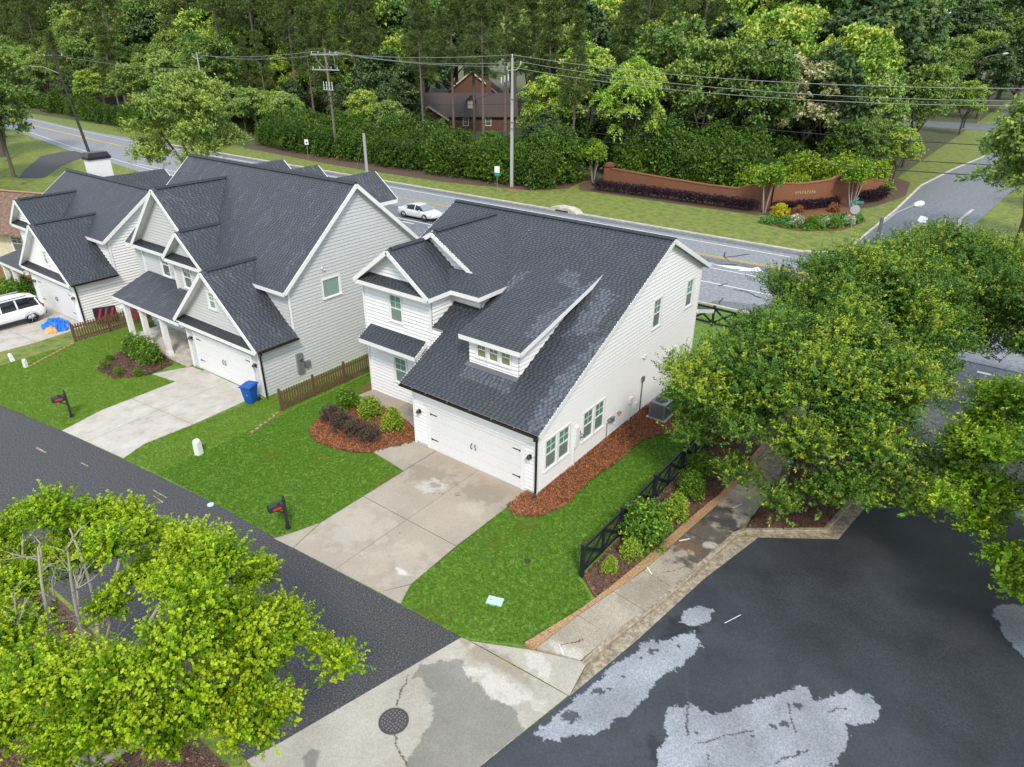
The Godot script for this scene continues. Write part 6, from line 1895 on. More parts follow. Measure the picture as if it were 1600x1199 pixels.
func mailbox(label: String, at: Vector3, turn: float):
	var o := thing("mailbox", label, "mailbox", at, turn)
	var b := MB.new()
	b.box(Vector3(0, 0.6, 0), Vector3(0.1, 1.5, 0.1))
	b.box(Vector3(0, 0.06, 0), Vector3(0.16, 0.22, 0.16))
	b.lathe(Vector3(0, 1.34, 0), PackedVector2Array([Vector2(0.06, 0), Vector2(0.05, 0.04), Vector2(0.025, 0.06), Vector2(0.045, 0.11), Vector2(0.0, 0.18)]), 8)
	b.box(Vector3(0, 0.98, 0.26), Vector3(0.08, 0.06, 0.5))
	b.bar(Vector3(0, 0.72, 0.04), Vector3(0, 0.95, 0.3), 0.05, 0.05)
	part(o, "post", b.done(M.black_plastic))
	b = MB.new()
	var prof := V2([-0.12, 0, 0.12, 0, 0.12, 0.15, 0.1, 0.22, 0.055, 0.265, 0, 0.28, -0.055, 0.265, -0.1, 0.22, -0.12, 0.15])
	b.prism(prof, Transform3D(Basis(Vector3.RIGHT, Vector3.UP, Vector3.BACK), Vector3(0, 1.01, 0.3)), -0.24, 0.26)
	part(o, "box", b.done(M.black_plastic))
	b = MB.new()
	b.prism(V2([-0.125, 0.0, 0.125, 0, 0.125, 0.15, 0.1, 0.225, 0.055, 0.27, 0, 0.285, -0.055, 0.27, -0.1, 0.225, -0.125, 0.15]), Transform3D(Basis(Vector3.RIGHT, Vector3.UP, Vector3.BACK), Vector3(0, 1.01, 0.3)), 0.262, 0.28)
	part(o, "door", b.done(M.black_plastic))
	b = MB.new()
	b.box(Vector3(0.128, 1.25, 0.2), Vector3(0.012, 0.16, 0.03))
	b.box(Vector3(0.13, 1.31, 0.25), Vector3(0.012, 0.06, 0.1))
	part(o, "flag", b.done(M.black_plastic))
	b = MB.new()
	b.box(Vector3(0.124, 1.1, 0.3), Vector3(0.008, 0.09, 0.3))
	part(o, "red_plate", b.done(M.red_letter))
	b = MB.new()
	b.box(Vector3(-0.124, 1.1, 0.3), Vector3(0.008, 0.09, 0.3))
	part(o, "red_plate", b.done(M.red_letter))

func yard_things():
	black_fence("black cross braced fence with wire mesh along the sidewalk bed", V2([3.88, 2.82, 3.92, 0.24, 3.92, -2.35, 3.92, -4.95, 3.92, -7.55, 3.92, -10.15, 3.92, -12.75, 3.92, -15.35, 3.92, -17.95, 3.92, -21.2]))
	black_fence("black cross braced fence behind the white house by the highway", V2([3.6, -21.3, 1.0, -21.4, -1.6, -21.45, -4.2, -21.5, -6.8, -21.5, -9.4, -21.5, -12.0, -21.5, -13.9, -21.5]))
	picket_fence("brown picket fence between the grey house and the white house", Vector2(-14.05, 1.75), Vector2(-13.95, -6.2), 1.15)
	picket_fence("brown picket fence between the left house and the grey porch", Vector2(-31.95, 3.75), Vector2(-31.95, -2.6), 1.2)
	mailbox("black mailbox on a post beside the white house driveway", Vector3(-6.08, gy(-6.08, 7.3), 7.3), deg_to_rad(-14))
	mailbox("black mailbox on a post beside the grey house driveway", Vector3(-21.9, gy(-21.9, 8.2), 8.2), deg_to_rad(-14))
	# utility pedestals
	var ped := func(label: String, at: Vector2, s: float, tilt: float):
		var o := thing("utility_pedestal", label, "pedestal", Vector3(at.x, gy(at.x, at.y), at.y), 0.3)
		var b := MB.new()
		b.box(Vector3(0, 0.28, 0), Vector3(0.24, 0.6, 0.24) , Basis(), Color.WHITE, 0.94)
		part(o, "body", b.done(M.white_plastic))
		b = MB.new()
		b.lathe(Vector3(0, 0.58, 0), PackedVector2Array([Vector2(0.135, 0.0), Vector2(0.14, 0.05), Vector2(0.11, 0.1), Vector2(0.0, 0.13)]), 10)
		part(o, "cap", b.done(M.white_plastic))
		o.scale = Vector3.ONE * s
		o.rotation.z = tilt
	ped.call("white utility pedestal on the lawn by the grey driveway", Vector2(-13.62, 6.4), 1.1, 0.0)
	ped.call("short white utility pedestal on the far left lawn", Vector2(-30.3, 7.1), 0.75, 0.0)
	ped.call("leaning white utility pedestal at the left edge of the lawn", Vector2(-31.9, 7.2), 0.7, 0.25)
	var lid := thing("irrigation_box", "pale blue green utility box lid set in the corner lawn", "utility box", Vector3(2.29, 0.0, 5.54), deg_to_rad(20))
	var b := MB.new()
	b.box(Vector3(0, 0.03, 0), Vector3(0.52, 0.06, 0.34))
	b.box(Vector3(0, 0.064, 0), Vector3(0.46, 0.01, 0.28))
	part(lid, "cover", b.done(M.pale_blue_plastic))
	b = MB.new()
	b.box(Vector3(-0.14, 0.072, 0), Vector3(0.05, 0.01, 0.05))
	part(lid, "latch", b.done(M.grey_metal))
	var frag := thing("sprinkler_head", "small dark sprinkler head in the side lawn", "sprinkler", Vector3(2.0, 0, 3.35))
	b = MB.new()
	b.lathe(Vector3.ZERO, PackedVector2Array([Vector2(0.09, 0), Vector2(0.09, 0.05), Vector2(0.05, 0.08), Vector2(0.0, 0.09)]), 10)
	part(frag, "body", b.done(M.black_plastic))
	var spot := thing("lane_marker", "small pale blue disc at the lane edge of the lawn", "marker", Vector3(-9.75, gy(-9.75, 8.2), 8.2))
	b = MB.new()
	b.lathe(Vector3.ZERO, PackedVector2Array([Vector2(0.13, 0), Vector2(0.13, 0.05), Vector2(0.1, 0.07), Vector2(0.0, 0.075)]), 12)
	part(spot, "disc", b.done(M.pale_blue_plastic))
	air_conditioner()
	wheelie_bin()
	# stacked stone edging where the lawns meet
	var ed := thing("stone_edging", "short row of tan edging stones below the picket fence corner", "edging")
	for k in 7:
		var p := Vector2(-13.95, 2.1).lerp(Vector2(-13.35, 3.9), k / 6.0)
		var sb := MB.new()
		sb.box(Vector3.ZERO, Vector3(0.12, 0.12, 0.16), Basis(Vector3.UP, rng.randf_range(-0.4, 0.4)))
		part(ed, "stone", sb.done(M.tan_stone), Vector3(p.x + rng.randf_range(-0.04, 0.04), gy(p.x, p.y) + 0.04, p.y))
	var ed2 := thing("stone_edging", "row of edging stones below the left picket fence", "edging")
	for k in 12:
		var p := Vector2(-31.7, 4.1).lerp(Vector2(-30.2, 6.9), k / 11.0)
		var sb := MB.new()
		sb.box(Vector3.ZERO, Vector3(0.13, 0.1, 0.16), Basis(Vector3.UP, rng.randf_range(-0.4, 0.4)))
		part(ed2, "stone", sb.done(M.tan_stone), Vector3(p.x, gy(p.x, p.y) + 0.04, p.y))
	# blue tarp heap and a red banner by the left house
	var tp := thing("tarp_heap", "crumpled blue tarp heap on the left driveway", "tarp", Vector3(-35.7, gy(-35.7, 3.3) + 0.03, 3.3))
	part(tp, "tarp", heap(Vector3(1.15, 0.55, 0.75), 5).done(M.tarp_blue))
	part(tp, "folded_lining", heap(Vector3(0.5, 0.34, 0.35), 8).done(M.tarp_orange), Vector3(0.62, 0, 0.55))
	var bn := thing("folding_banner", "dark banner with red stripes leaning by the left picket fence", "banner", Vector3(-33.2, gy(-33.2, 1.2), 1.2), deg_to_rad(70))
	b = MB.new()
	b.box(Vector3(0, 0.75, 0), Vector3(1.3, 1.1, 0.05))
	part(bn, "panel", b.done(M.black_plastic))
	for k in 3:
		b = MB.new()
		b.bar(Vector3(-0.5 + k * 0.35, 0.35, 0.03), Vector3(-0.2 + k * 0.35, 1.2, 0.03), 0.12, 0.012, Vector3.BACK)
		part(bn, "stripe", b.done(M.toy_red))
	var sl := thing("play_slide", "red and white toys behind the left picket fence", "toys", Vector3(-33.1, gy(-33.1, -1.2), -1.2))
	b = MB.new()
	b.box(Vector3(0, 0.5, 0), Vector3(0.5, 0.9, 1.6))
	part(sl, "crate", b.done(M.toy_red))
	b = MB.new()
	b.box(Vector3(0.1, 0.8, 1.3), Vector3(0.4, 0.5, 0.6))
	part(sl, "box", b.done(M.white_plastic))
	var ch := thing("porch_chair", "dark chair on the left house's porch", "chair", Vector3(-42.6, gy(-42.6, 1.2) + 0.08, 1.3), 0.4)
	b = MB.new()
	b.box(Vector3(0, 0.42, 0), Vector3(0.55, 0.07, 0.5))
	part(ch, "seat", b.done(M.black_plastic))
	b = MB.new()
	b.box(Vector3(0, 0.75, -0.24), Vector3(0.55, 0.6, 0.05))
	part(ch, "backrest", b.done(M.black_plastic))
	for sx in [-0.24, 0.24]:
		for sz in [-0.2, 0.2]:
			b = MB.new()
			b.box(Vector3(sx, 0.2, sz), Vector3(0.04, 0.4, 0.04))
			part(ch, "leg", b.done(M.black_plastic))

func heap(r: Vector3, sd: int) -> MB:
	# a crumpled low heap: a grid lifted by ridged noise
	var f := noise(sd, 1.6, 4, 0.6)
	f.fractal_type = FastNoiseLite.FRACTAL_RIDGED
	var b := MB.new()
	var n := 18
	var pt := func(i: int, j: int) -> Vector3:
		var u := i / float(n) * 2.0 - 1.0
		var w := j / float(n) * 2.0 - 1.0
		var d := Vector2(u, w).length()
		var e := 1.0 + 0.18 * f.get_noise_2d(atan2(w, u) * 1.2, 3.0)
		var y: float = maxf(0.0, 1.0 - pow(minf(d / e, 1.0), 2.2)) * r.y * (0.72 + 0.5 * f.get_noise_2d(u * 1.3 * r.x, w * 1.3 * r.z)) + 0.012
		return Vector3(u * r.x * e, y, w * r.z * e)
	for i in n:
		for j in n:
			var u := (i + 0.5) / n * 2.0 - 1.0
			var w := (j + 0.5) / n * 2.0 - 1.0
			if Vector2(u, w).length() < 1.0:
				var a: Vector3 = pt.call(i, j)
				var c: Vector3 = pt.call(i + 1, j)
				var d: Vector3 = pt.call(i + 1, j + 1)
				var e: Vector3 = pt.call(i, j + 1)
				b.face(PackedVector3Array([a, e, d]))
				b.face(PackedVector3Array([a, d, c]))
	return b

func air_conditioner():
	var o := thing("air_conditioner", "grey square air conditioner unit on the mulch by the side wall", "air conditioner", Vector3(1.05, 0.03, -8.75))
	var b := MB.new()
	b.box(Vector3(0, 0.04, 0), Vector3(1.0, 0.08, 1.0))
	part(o, "pad", b.done(M.concrete))
	b = MB.new()
	b.box(Vector3(0, 0.46, 0), Vector3(0.74, 0.74, 0.74))
	part(o, "coil", b.done(M.dark_grey_metal))
	b = MB.new()
	for k in 22:
		for s in 4:
			var bs := Basis(Vector3.UP, s * PI / 2)
			b.box(bs * Vector3(0.385, 0.1 + k * 0.034, 0), Vector3(0.012, 0.014, 0.74), bs)
	var lv := part(o, "louvre", b.done(M.grey_metal))
	lv.set_meta("kind", "stuff")
	for sx in [-1, 1]:
		for sz in [-1, 1]:
			b = MB.new()
			b.box(Vector3(sx * 0.375, 0.46, sz * 0.375), Vector3(0.06, 0.78, 0.06))
			part(o, "corner_post", b.done(M.grey_metal))
	b = MB.new()
	# top pan with a round fan opening
	var n := 24
	for k in n:
		var a0 := TAU * k / n
		var a1 := TAU * (k + 1) / n
		var sq := func(a: float) -> Vector3:
			var c := Vector2(cos(a), sin(a))
			c /= maxf(absf(c.x), absf(c.y))
			return Vector3(c.x * 0.41, 0.88, c.y * 0.41)
		b.quad(Vector3(cos(a0) * 0.3, 0.9, sin(a0) * 0.3), Vector3(cos(a1) * 0.3, 0.9, sin(a1) * 0.3), sq.call(a1), sq.call(a0))
		b.quad(Vector3(cos(a1) * 0.3, 0.9, sin(a1) * 0.3), Vector3(cos(a0) * 0.3, 0.9, sin(a0) * 0.3), Vector3(cos(a0) * 0.3, 0.8, sin(a0) * 0.3), Vector3(cos(a1) * 0.3, 0.8, sin(a1) * 0.3))
		b.quad(sq.call(a0), sq.call(a1), sq.call(a1) - Vector3(0, 0.06, 0), sq.call(a0) - Vector3(0, 0.06, 0))
	part(o, "top_panel", b.done(M.grey_metal))
	b = MB.new()
	for k in 5:
		var bs := Basis(Vector3.UP, TAU * k / 5) * Basis(Vector3.RIGHT, 0.4)
		b.box(bs * Vector3(0.15, 0, 0) + Vector3(0, 0.8, 0), Vector3(0.26, 0.01, 0.12), bs)
	b.lathe(Vector3(0, 0.76, 0), PackedVector2Array([Vector2(0.07, 0), Vector2(0.07, 0.09), Vector2(0.0, 0.1)]), 10)
	part(o, "fan", b.done(M.black_metal))
	b = MB.new()
	for k in 8:
		var bs := Basis(Vector3.UP, TAU * k / 16)
		b.box(Vector3(0, 0.905, 0), Vector3(0.6, 0.006, 0.006), bs)
	for r in [0.1, 0.17, 0.24]:
		for k in 20:
			var a0 := TAU * k / 20
			var a1 := TAU * (k + 1) / 20
			b.bar(Vector3(cos(a0) * r, 0.91, sin(a0) * r), Vector3(cos(a1) * r, 0.91, sin(a1) * r), 0.006, 0.006)
	part(o, "guard", b.done(M.dark_grey_metal))

func wheelie_bin():
	var o := thing("wheelie_bin", "blue wheelie bin at the grey garage corner", "bin", Vector3(-16.1, gy(-16.1, 2.1), 2.1), deg_to_rad(22))
	var b := MB.new()
	var rings := []
	for y in [[0.08, 0.22, 0.24], [0.5, 0.26, 0.29], [0.95, 0.3, 0.34]]:
		var p := PackedVector3Array()
		for c in [[-1, -1], [1, -1], [1, 1], [-1, 1]]:
			for k in 3:
				var a := atan2(c[1], c[0]) + (k - 1) * 0.5
				p.push_back(Vector3(c[0] * (y[1] - 0.06) + cos(a) * 0.06, y[0], c[1] * (y[2] - 0.06) + sin(a) * 0.06))
		rings.push_back(p)
	for i in 2:
		for k in 12:
			var k2 := (k + 1) % 12
			b.quad(rings[i][k2], rings[i][k], rings[i + 1][k], rings[i + 1][k2])
	b.face(rings[0])
	part(o, "body", b.done(M.bin_blue))
	b = MB.new()
	b.box(Vector3(0, 0.975, 0.02), Vector3(0.66, 0.05, 0.74))
	b.box(Vector3(0, 1.02, 0.0), Vector3(0.58, 0.05, 0.62), Basis(), Color.WHITE, 0.85)
	part(o, "lid", b.done(M.bin_blue))
	b = MB.new()
	b.tube(P3([-0.28, 0.98, -0.42, 0.28, 0.98, -0.42]), PackedFloat32Array([0.02, 0.02]), 6)
	part(o, "handle", b.done(M.bin_blue))
	for s in [-0.27, 0.27]:
		b = MB.new()
		b.lathe(Vector3(s, 0.12, -0.26), PackedVector2Array([Vector2(0.02, -0.03), Vector2(0.12, -0.03), Vector2(0.12, 0.03), Vector2(0.02, 0.03)]), 14, Color.WHITE, Basis(Vector3.FORWARD, PI / 2))
		part(o, "wheel", b.done(M.black_plastic))
	for q in [[0.1, 0.72, 0.05], [0.2, 0.7, 0.05], [0.02, 0.55, 0.09]]:
		b = MB.new()
		b.box(Vector3(q[0], q[1], 0.322 - (0.95 - q[1]) * 0.1), Vector3(q[2], 0.05, 0.02))
		part(o, "sticker", b.done(M.sign_white))

# ---------------------------------------------------------------- things along the roads
func wire(label: String, a: Vector3, b: Vector3, sag: float, r: float, m: String):
	var o := thing("power_line", label, "cable", a)
	var pts := PackedVector3Array()
	var rad := PackedFloat32Array()
	for i in 17:
		var t := i / 16.0
		pts.push_back((b - a) * t - Vector3(0, sag * 4.0 * t * (1.0 - t), 0))
		rad.push_back(r)
	var mb := MB.new()
	mb.tube(pts, rad, 4)
	part(o, "conductor", mb.done(M[m]))

func insulator(o: Node3D, at: Vector3, h := 0.35):
	var b := MB.new()
	b.lathe(at, PackedVector2Array([Vector2(0.03, 0), Vector2(0.09, h * 0.2), Vector2(0.04, h * 0.35), Vector2(0.09, h * 0.55), Vector2(0.04, h * 0.7), Vector2(0.07, h * 0.9), Vector2(0.0, h)]), 8)
	part(o, "insulator", b.done(M.insulator))

func street_things():
	# manhole in the apron
	var mh := thing("manhole_cover", "round iron manhole cover in the concrete apron", "manhole cover", Vector3(2.85, 0.02, 10.58))
	var b := MB.new()
	b.lathe(Vector3.ZERO, PackedVector2Array([Vector2(0.40, 0.0), Vector2(0.40, 0.018), Vector2(0.35, 0.02), Vector2(0.345, 0.008)]), 36)
	part(mh, "rim", b.done(M.iron))
	b = MB.new()
	b.lathe(Vector3.ZERO, PackedVector2Array([Vector2(0.342, 0.0), Vector2(0.342, 0.012), Vector2(0.0, 0.013)]), 36)
	part(mh, "cover", b.done(M.iron))
	b = MB.new()
	for r in [0.1, 0.17, 0.24, 0.31]:
		var n := int(r * 60)
		for k in n:
			var a := TAU * k / n
			b.box(Vector3(cos(a) * r, 0.016, sin(a) * r), Vector3(0.035, 0.012, 0.05), Basis(Vector3.UP, -a))
	var cv := part(mh, "studs", b.done(M.iron_stud))
	cv.set_meta("kind", "stuff")
	# kerb inlet hood on the far side of the highway
	var inl := thing("drain_inlet", "pale concrete storm drain hood in the far highway kerb", "drain", Vector3(-26.6, 0, -42.6))
	b = MB.new()
	b.prism(V2([-1.9, 0, 1.9, 0, 1.5, 0.3, 0.8, 0.48, -0.6, 0.5, -1.4, 0.34]), Transform3D(Basis(), Vector3.ZERO), -0.6, 0.6)
	part(inl, "hood", b.done(M.concrete))
	b = MB.new()
	b.box(Vector3(0, 0.13, 0.606), Vector3(1.6, 0.16, 0.012))
	part(inl, "opening", b.done(M.black_paint))
	power_poles()
	signs()
	lamps()
	brick_entrance()

func power_poles():
	# wood pole with transformers' cut-outs
	var p1 := Vector3(-72.5, 0, -50.8)
	var o := thing("power_pole", "brown wooden power pole with crossarms and cut-outs above the thicket", "pole", p1)
	var b := MB.new()
	b.tube(P3([0, -0.3, 0, 0, 7.5, 0, -0.3, 14.8, 0]), PackedFloat32Array([0.2, 0.17, 0.13]), 9)
	part(o, "shaft", b.done(M.pole_wood))
	for y in [13.95, 12.0]:
		b = MB.new()
		b.box(Vector3(-0.3, y, 0.16), Vector3(4.6, 0.14, 0.12), Basis(Vector3.UP, 0.25))
		part(o, "crossarm", b.done(M.pole_grey))
		for x in [-2.3, -1.2, 0.7, 1.7]:
			insulator(o, Vector3(x, y + 0.08, 0.16 - x * 0.25), 0.32)
	b = MB.new()
	b.box(Vector3(0.0, 9.4, 0.3), Vector3(2.2, 0.12, 0.1))
	part(o, "crossarm", b.done(M.pole_grey))
	for x in [-0.9, -0.3, 0.3, 0.9]:
		insulator(o, Vector3(x, 9.4, 0.3), 1.1)
	b = MB.new()
	b.box(Vector3(0.45, 1.7, 0.2), Vector3(0.5, 0.8, 0.3))
	part(o, "meter_box", b.done(M.sign_white))
	b = MB.new()
	b.tube(P3([0.2, 2.0, 0.15, 0.2, 9.0, 0.15]), PackedFloat32Array([0.05, 0.05]), 6)
	part(o, "conduit", b.done(M.dark_grey_metal))
	for k in 3:
		b = MB.new()
		var x := -2.2 + k * 1.9
		b.tube(PackedVector3Array([Vector3(x, 13.9, 0.2), Vector3(x + 0.5, 13.2, 0.4), Vector3(x * 0.6 + 0.9, 12.2, 0.3)]), PackedFloat32Array([0.03, 0.03, 0.03]), 4)
		part(o, "jumper", b.done(M.wire_pale))
	# tall concrete pole
	var p2 := Vector3(-38.9, 0, -49.6)
	o = thing("power_pole", "tall pale concrete power pole beside the highway verge", "pole", p2)
	b = MB.new()
	b.tube(P3([0, -0.3, 0, 0, 14.2, 0]), PackedFloat32Array([0.24, 0.14]), 10)
	part(o, "shaft", b.done(M.pole_grey))
	b = MB.new()
	b.bar(Vector3(-0.6, 12.9, 0.0), Vector3(0.7, 13.0, 0.0), 0.08, 0.1)
	b.bar(Vector3(0.7, 13.0, 0.0), Vector3(1.2, 13.5, 0.0), 0.07, 0.08)
	part(o, "bracket", b.done(M.pole_grey))
	insulator(o, Vector3(0, 14.2, 0), 0.4)
	insulator(o, Vector3(-0.7, 12.95, 0), 0.4)
	insulator(o, Vector3(1.2, 13.5, 0), 0.4)
	for k in 3:
		insulator(o, Vector3(-1.4 + k * 0.5, 11.5 + k * 0.15, 0.2), 0.7)
	# stub pole
	var p3 := Vector3(-57.2, 0, -42.9)
	o = thing("guy_pole", "short grey stub pole with guy wires behind the grey house", "pole", p3)
	for x in [-0.1, 0.12]:
		b = MB.new()
		b.tube(P3([x, -0.2, 0, x, 5.4, 0]), PackedFloat32Array([0.12, 0.09]), 8)
		part(o, "shaft", b.done(M.pole_grey))
	b = MB.new()
	b.tube(P3([0, 5.3, 0, -1.7, 0.0, 0.6]), PackedFloat32Array([0.02, 0.02]), 4)
	part(o, "guy_wire", b.done(M.wire_pale))
	# leaning pole at the far left
	var p4 := Vector3(-105.8, 0, -30.2)
	o = thing("power_pole", "dark leaning wooden power pole with street lamp at the far left", "pole", p4)
	b = MB.new()
	b.tube(P3([0, -0.3, 0, -2.0, 7.2, 0, -3.9, 14.6, 0]), PackedFloat32Array([0.22, 0.18, 0.13]), 9)
	part(o, "shaft", b.done(M.pole_dark))
	b = MB.new()
	b.box(Vector3(-3.6, 13.3, 0), Vector3(0.12, 0.14, 2.6))
	part(o, "crossarm", b.done(M.pole_dark))
	for z in [-1.2, 0.0, 1.2]:
		insulator(o, Vector3(-3.7, 13.35, z), 0.35)
	b = MB.new()
	b.tube(P3([-3.0, 11.0, 0, -4.6, 11.9, 1.4, -5.6, 12.0, 2.6]), PackedFloat32Array([0.05, 0.05, 0.05]), 6)
	part(o, "lamp_arm", b.done(M.grey_metal))
	b = MB.new()
	b.box(Vector3(-5.9, 12.0, 2.9), Vector3(0.4, 0.16, 0.9), Basis(Vector3.UP, 0.5))
	part(o, "lamp_head", b.done(M.grey_metal))
	# far pole
	var p5 := Vector3(-111.2, 0, -54.0)
	o = thing("power_pole", "slim power pole with curved crossarm inside the wood at left", "pole", p5)
	b = MB.new()
	b.tube(P3([0, -0.3, 0, 0, 13.6, 0]), PackedFloat32Array([0.18, 0.12]), 8)
	part(o, "shaft", b.done(M.pole_grey))
	b = MB.new()
	b.tube(P3([-1.6, 13.0, 0, -0.7, 12.6, 0, 0, 12.5, 0, 0.7, 12.6, 0, 1.6, 13.0, 0]), PackedFloat32Array([0.06, 0.06, 0.06, 0.06, 0.06]), 6)
	part(o, "crossarm", b.done(M.pole_grey))
	# a pole past the right edge carries the lines on
	var p6 := Vector3(24.0, 0, -49.6)
	o = thing("power_pole", "power pole past the right edge carrying the lines on", "pole", p6)
	b = MB.new()
	b.tube(P3([0, -0.3, 0, 0, 13.6, 0]), PackedFloat32Array([0.22, 0.14]), 9)
	part(o, "shaft", b.done(M.pole_grey))
	insulator(o, Vector3(0, 13.6, 0), 0.4)
	wire("top power line over the highway verge, between wooden and concrete poles", p1 + Vector3(-2.2, 14.3, 0.6), p2 + Vector3(0, 14.5, 0), 0.5, 0.022, "wire_pale")
	wire("second power line between wooden and concrete poles", p1 + Vector3(0.8, 14.3, 0.0), p2 + Vector3(-0.7, 13.3, 0), 0.5, 0.022, "wire_pale")
	wire("third power line between wooden and concrete poles", p1 + Vector3(1.7, 14.3, -0.2), p2 + Vector3(1.2, 13.8, 0), 0.7, 0.022, "wire_pale")
	wire("low dark cable between wooden and concrete poles", p1 + Vector3(0, 8.6, 0.2), p2 + Vector3(0, 9.4, 0.2), 0.5, 0.03, "wire_black")
	wire("lowest dark cable between wooden and concrete poles", p1 + Vector3(0, 7.6, 0.2), p2 + Vector3(0, 7.2, 0.2), 0.6, 0.03, "wire_black")
	wire("topmost power line to the right of the concrete pole", p2 + Vector3(0, 14.5, 0), p6 + Vector3(0, 13.9, 0), 1.4, 0.024, "wire_pale")
	wire("upper pair power line right of the concrete pole", p2 + Vector3(1.2, 13.8, 0), p6 + Vector3(0, 13.1, 0.5), 1.5, 0.024, "wire_pale")
	wire("lower pair power line right of the concrete pole", p2 + Vector3(-0.7, 13.3, 0), p6 + Vector3(0, 12.8, -0.5), 1.6, 0.024, "wire_pale")
	wire("middle dark cable right of the concrete pole", p2 + Vector3(0, 9.9, 0.2), p6 + Vector3(0, 9.4, 0), 0.9, 0.03, "wire_black")
	wire("low dark cable right of the concrete pole", p2 + Vector3(0, 7.4, 0.2), p6 + Vector3(0, 8.2, 0), 0.8, 0.03, "wire_black")
	wire("lowest dark cable right of the concrete pole", p2 + Vector3(0, 6.7, 0.2), p6 + Vector3(0, 7.4, 0), 0.9, 0.035, "wire_black")
	wire("guy line from the concrete pole to the stub pole", p2 + Vector3(0, 11.2, 0), p3 + Vector3(0, 5.3, 0), 0.15, 0.02, "wire_black")
	wire("second guy line from the concrete pole to the stub pole", p2 + Vector3(0, 6.4, 0), p3 + Vector3(0, 3.6, 0), 0.15, 0.02, "wire_black")
	wire("power line from the wooden pole leftwards through the wood", p1 + Vector3(-2.2, 14.3, 0.6), p5 + Vector3(-1.6, 13.2, 0), 0.5, 0.022, "wire_pale")
	wire("lower power line from the wooden pole leftwards", p1 + Vector3(1.7, 14.3, -0.2), p5 + Vector3(1.6, 13.2, 0), 0.8, 0.022, "wire_pale")
	wire("dark cable from the wooden pole to the leaning pole", p1 + Vector3(0, 8.6, 0.2), p4 + Vector3(-2.6, 9.6, 0), 0.7, 0.028, "wire_black")
	wire("power line crossing the highway to the leaning pole", p5 + Vector3(0, 11.0, 0), p4 + Vector3(-3.7, 13.6, 0), 0.6, 0.02, "wire_pale")
	wire("cable from the leaning pole down to the left edge", p4 + Vector3(-2.8, 10.0, 0), Vector3(-118, 6.6, -8), 0.5, 0.022, "wire_black")
	wire("service wire from the leaning pole across the highway bend", p4 + Vector3(-2.7, 9.8, 0), Vector3(-125, 0.2, -43), 0.1, 0.016, "wire_pale")

func signs():
	var post_sign := func(label: String, at: Vector3, h: float, turn: float, kind: String):
		var o := thing("road_sign", label, "sign", at, turn)
		var b := MB.new()
		b.box(Vector3(0, h / 2, 0), Vector3(0.06, h, 0.05))
		part(o, "post", b.done(M.grey_metal))
		if kind == "stop":
			b = MB.new()
			var p := PackedVector2Array()
			for k in 8:
				p.push_back(Vector2(cos(TAU * (k + 0.5) / 8), sin(TAU * (k + 0.5) / 8)) * 0.42)
			b.prism(p, Transform3D(Basis(), Vector3(0, h - 0.75, 0)), 0.03, 0.04)
			part(o, "stop_plate", b.done(M.sign_back))
			for s in 2:
				b = MB.new()
				b.box(Vector3(0, h - 0.12 + s * 0.24, 0), Vector3(1.15, 0.22, 0.02), Basis(Vector3.UP, 0.2 if s == 0 else 1.3))
				part(o, "street_name_plate", b.done(M.sign_green))
		elif kind == "name":
			b = MB.new()
			b.box(Vector3(0, h, 0.03), Vector3(1.1, 0.28, 0.02))
			part(o, "street_name_plate", b.done(M.sign_green))
		else:
			b = MB.new()
			b.box(Vector3(0, h - 0.35, 0.04), Vector3(0.6, 0.72, 0.02))
			part(o, "plate", b.done(M.sign_white))
			if kind == "route":
				b = MB.new()
				b.box(Vector3(0, h - 0.9, 0.04), Vector3(0.56, 0.34, 0.02))
				part(o, "lower_plate", b.done(M.sign_green))
			else:
				b = MB.new()
				b.box(Vector3(0.02, h - 0.42, 0.055), Vector3(0.22, 0.26, 0.01))
				part(o, "numeral_panel", b.done(M.black_paint))
	post_sign.call("back of a stop sign with green street name plates by the flower bed", Vector3(-0.1, 0, -49.1), 3.5, deg_to_rad(15), "stop")
	post_sign.call("small white and green road sign on the verge before the concrete pole", Vector3(-37.65, 0, -45.2), 3.1, deg_to_rad(25), "route")
	post_sign.call("white speed sign on the verge left of the wooden pole", Vector3(-73.4, 0, -46.3), 3.0, deg_to_rad(25), "speed")
	post_sign.call("green street name sign at the far side street corner", Vector3(-1.5, 0, -158), 5.0, deg_to_rad(10), "name")
	# the tan rack-like road sign back behind the left house
	var o := thing("road_sign", "brown wooden sign frame behind the left house by the highway", "sign", Vector3(-72.5, 0, -19.5), 0.5)
	for x in [-0.55, 0.55]:
		strip(o, "post", Vector3(x, 0, 0), Vector3(x, 1.6, 0), 0.1, 0.1, "fence_wood", Vector3.BACK)
	strip(o, "board", Vector3(-0.7, 1.35, 0), Vector3(0.7, 1.35, 0), 0.05, 0.35, "fence_wood")

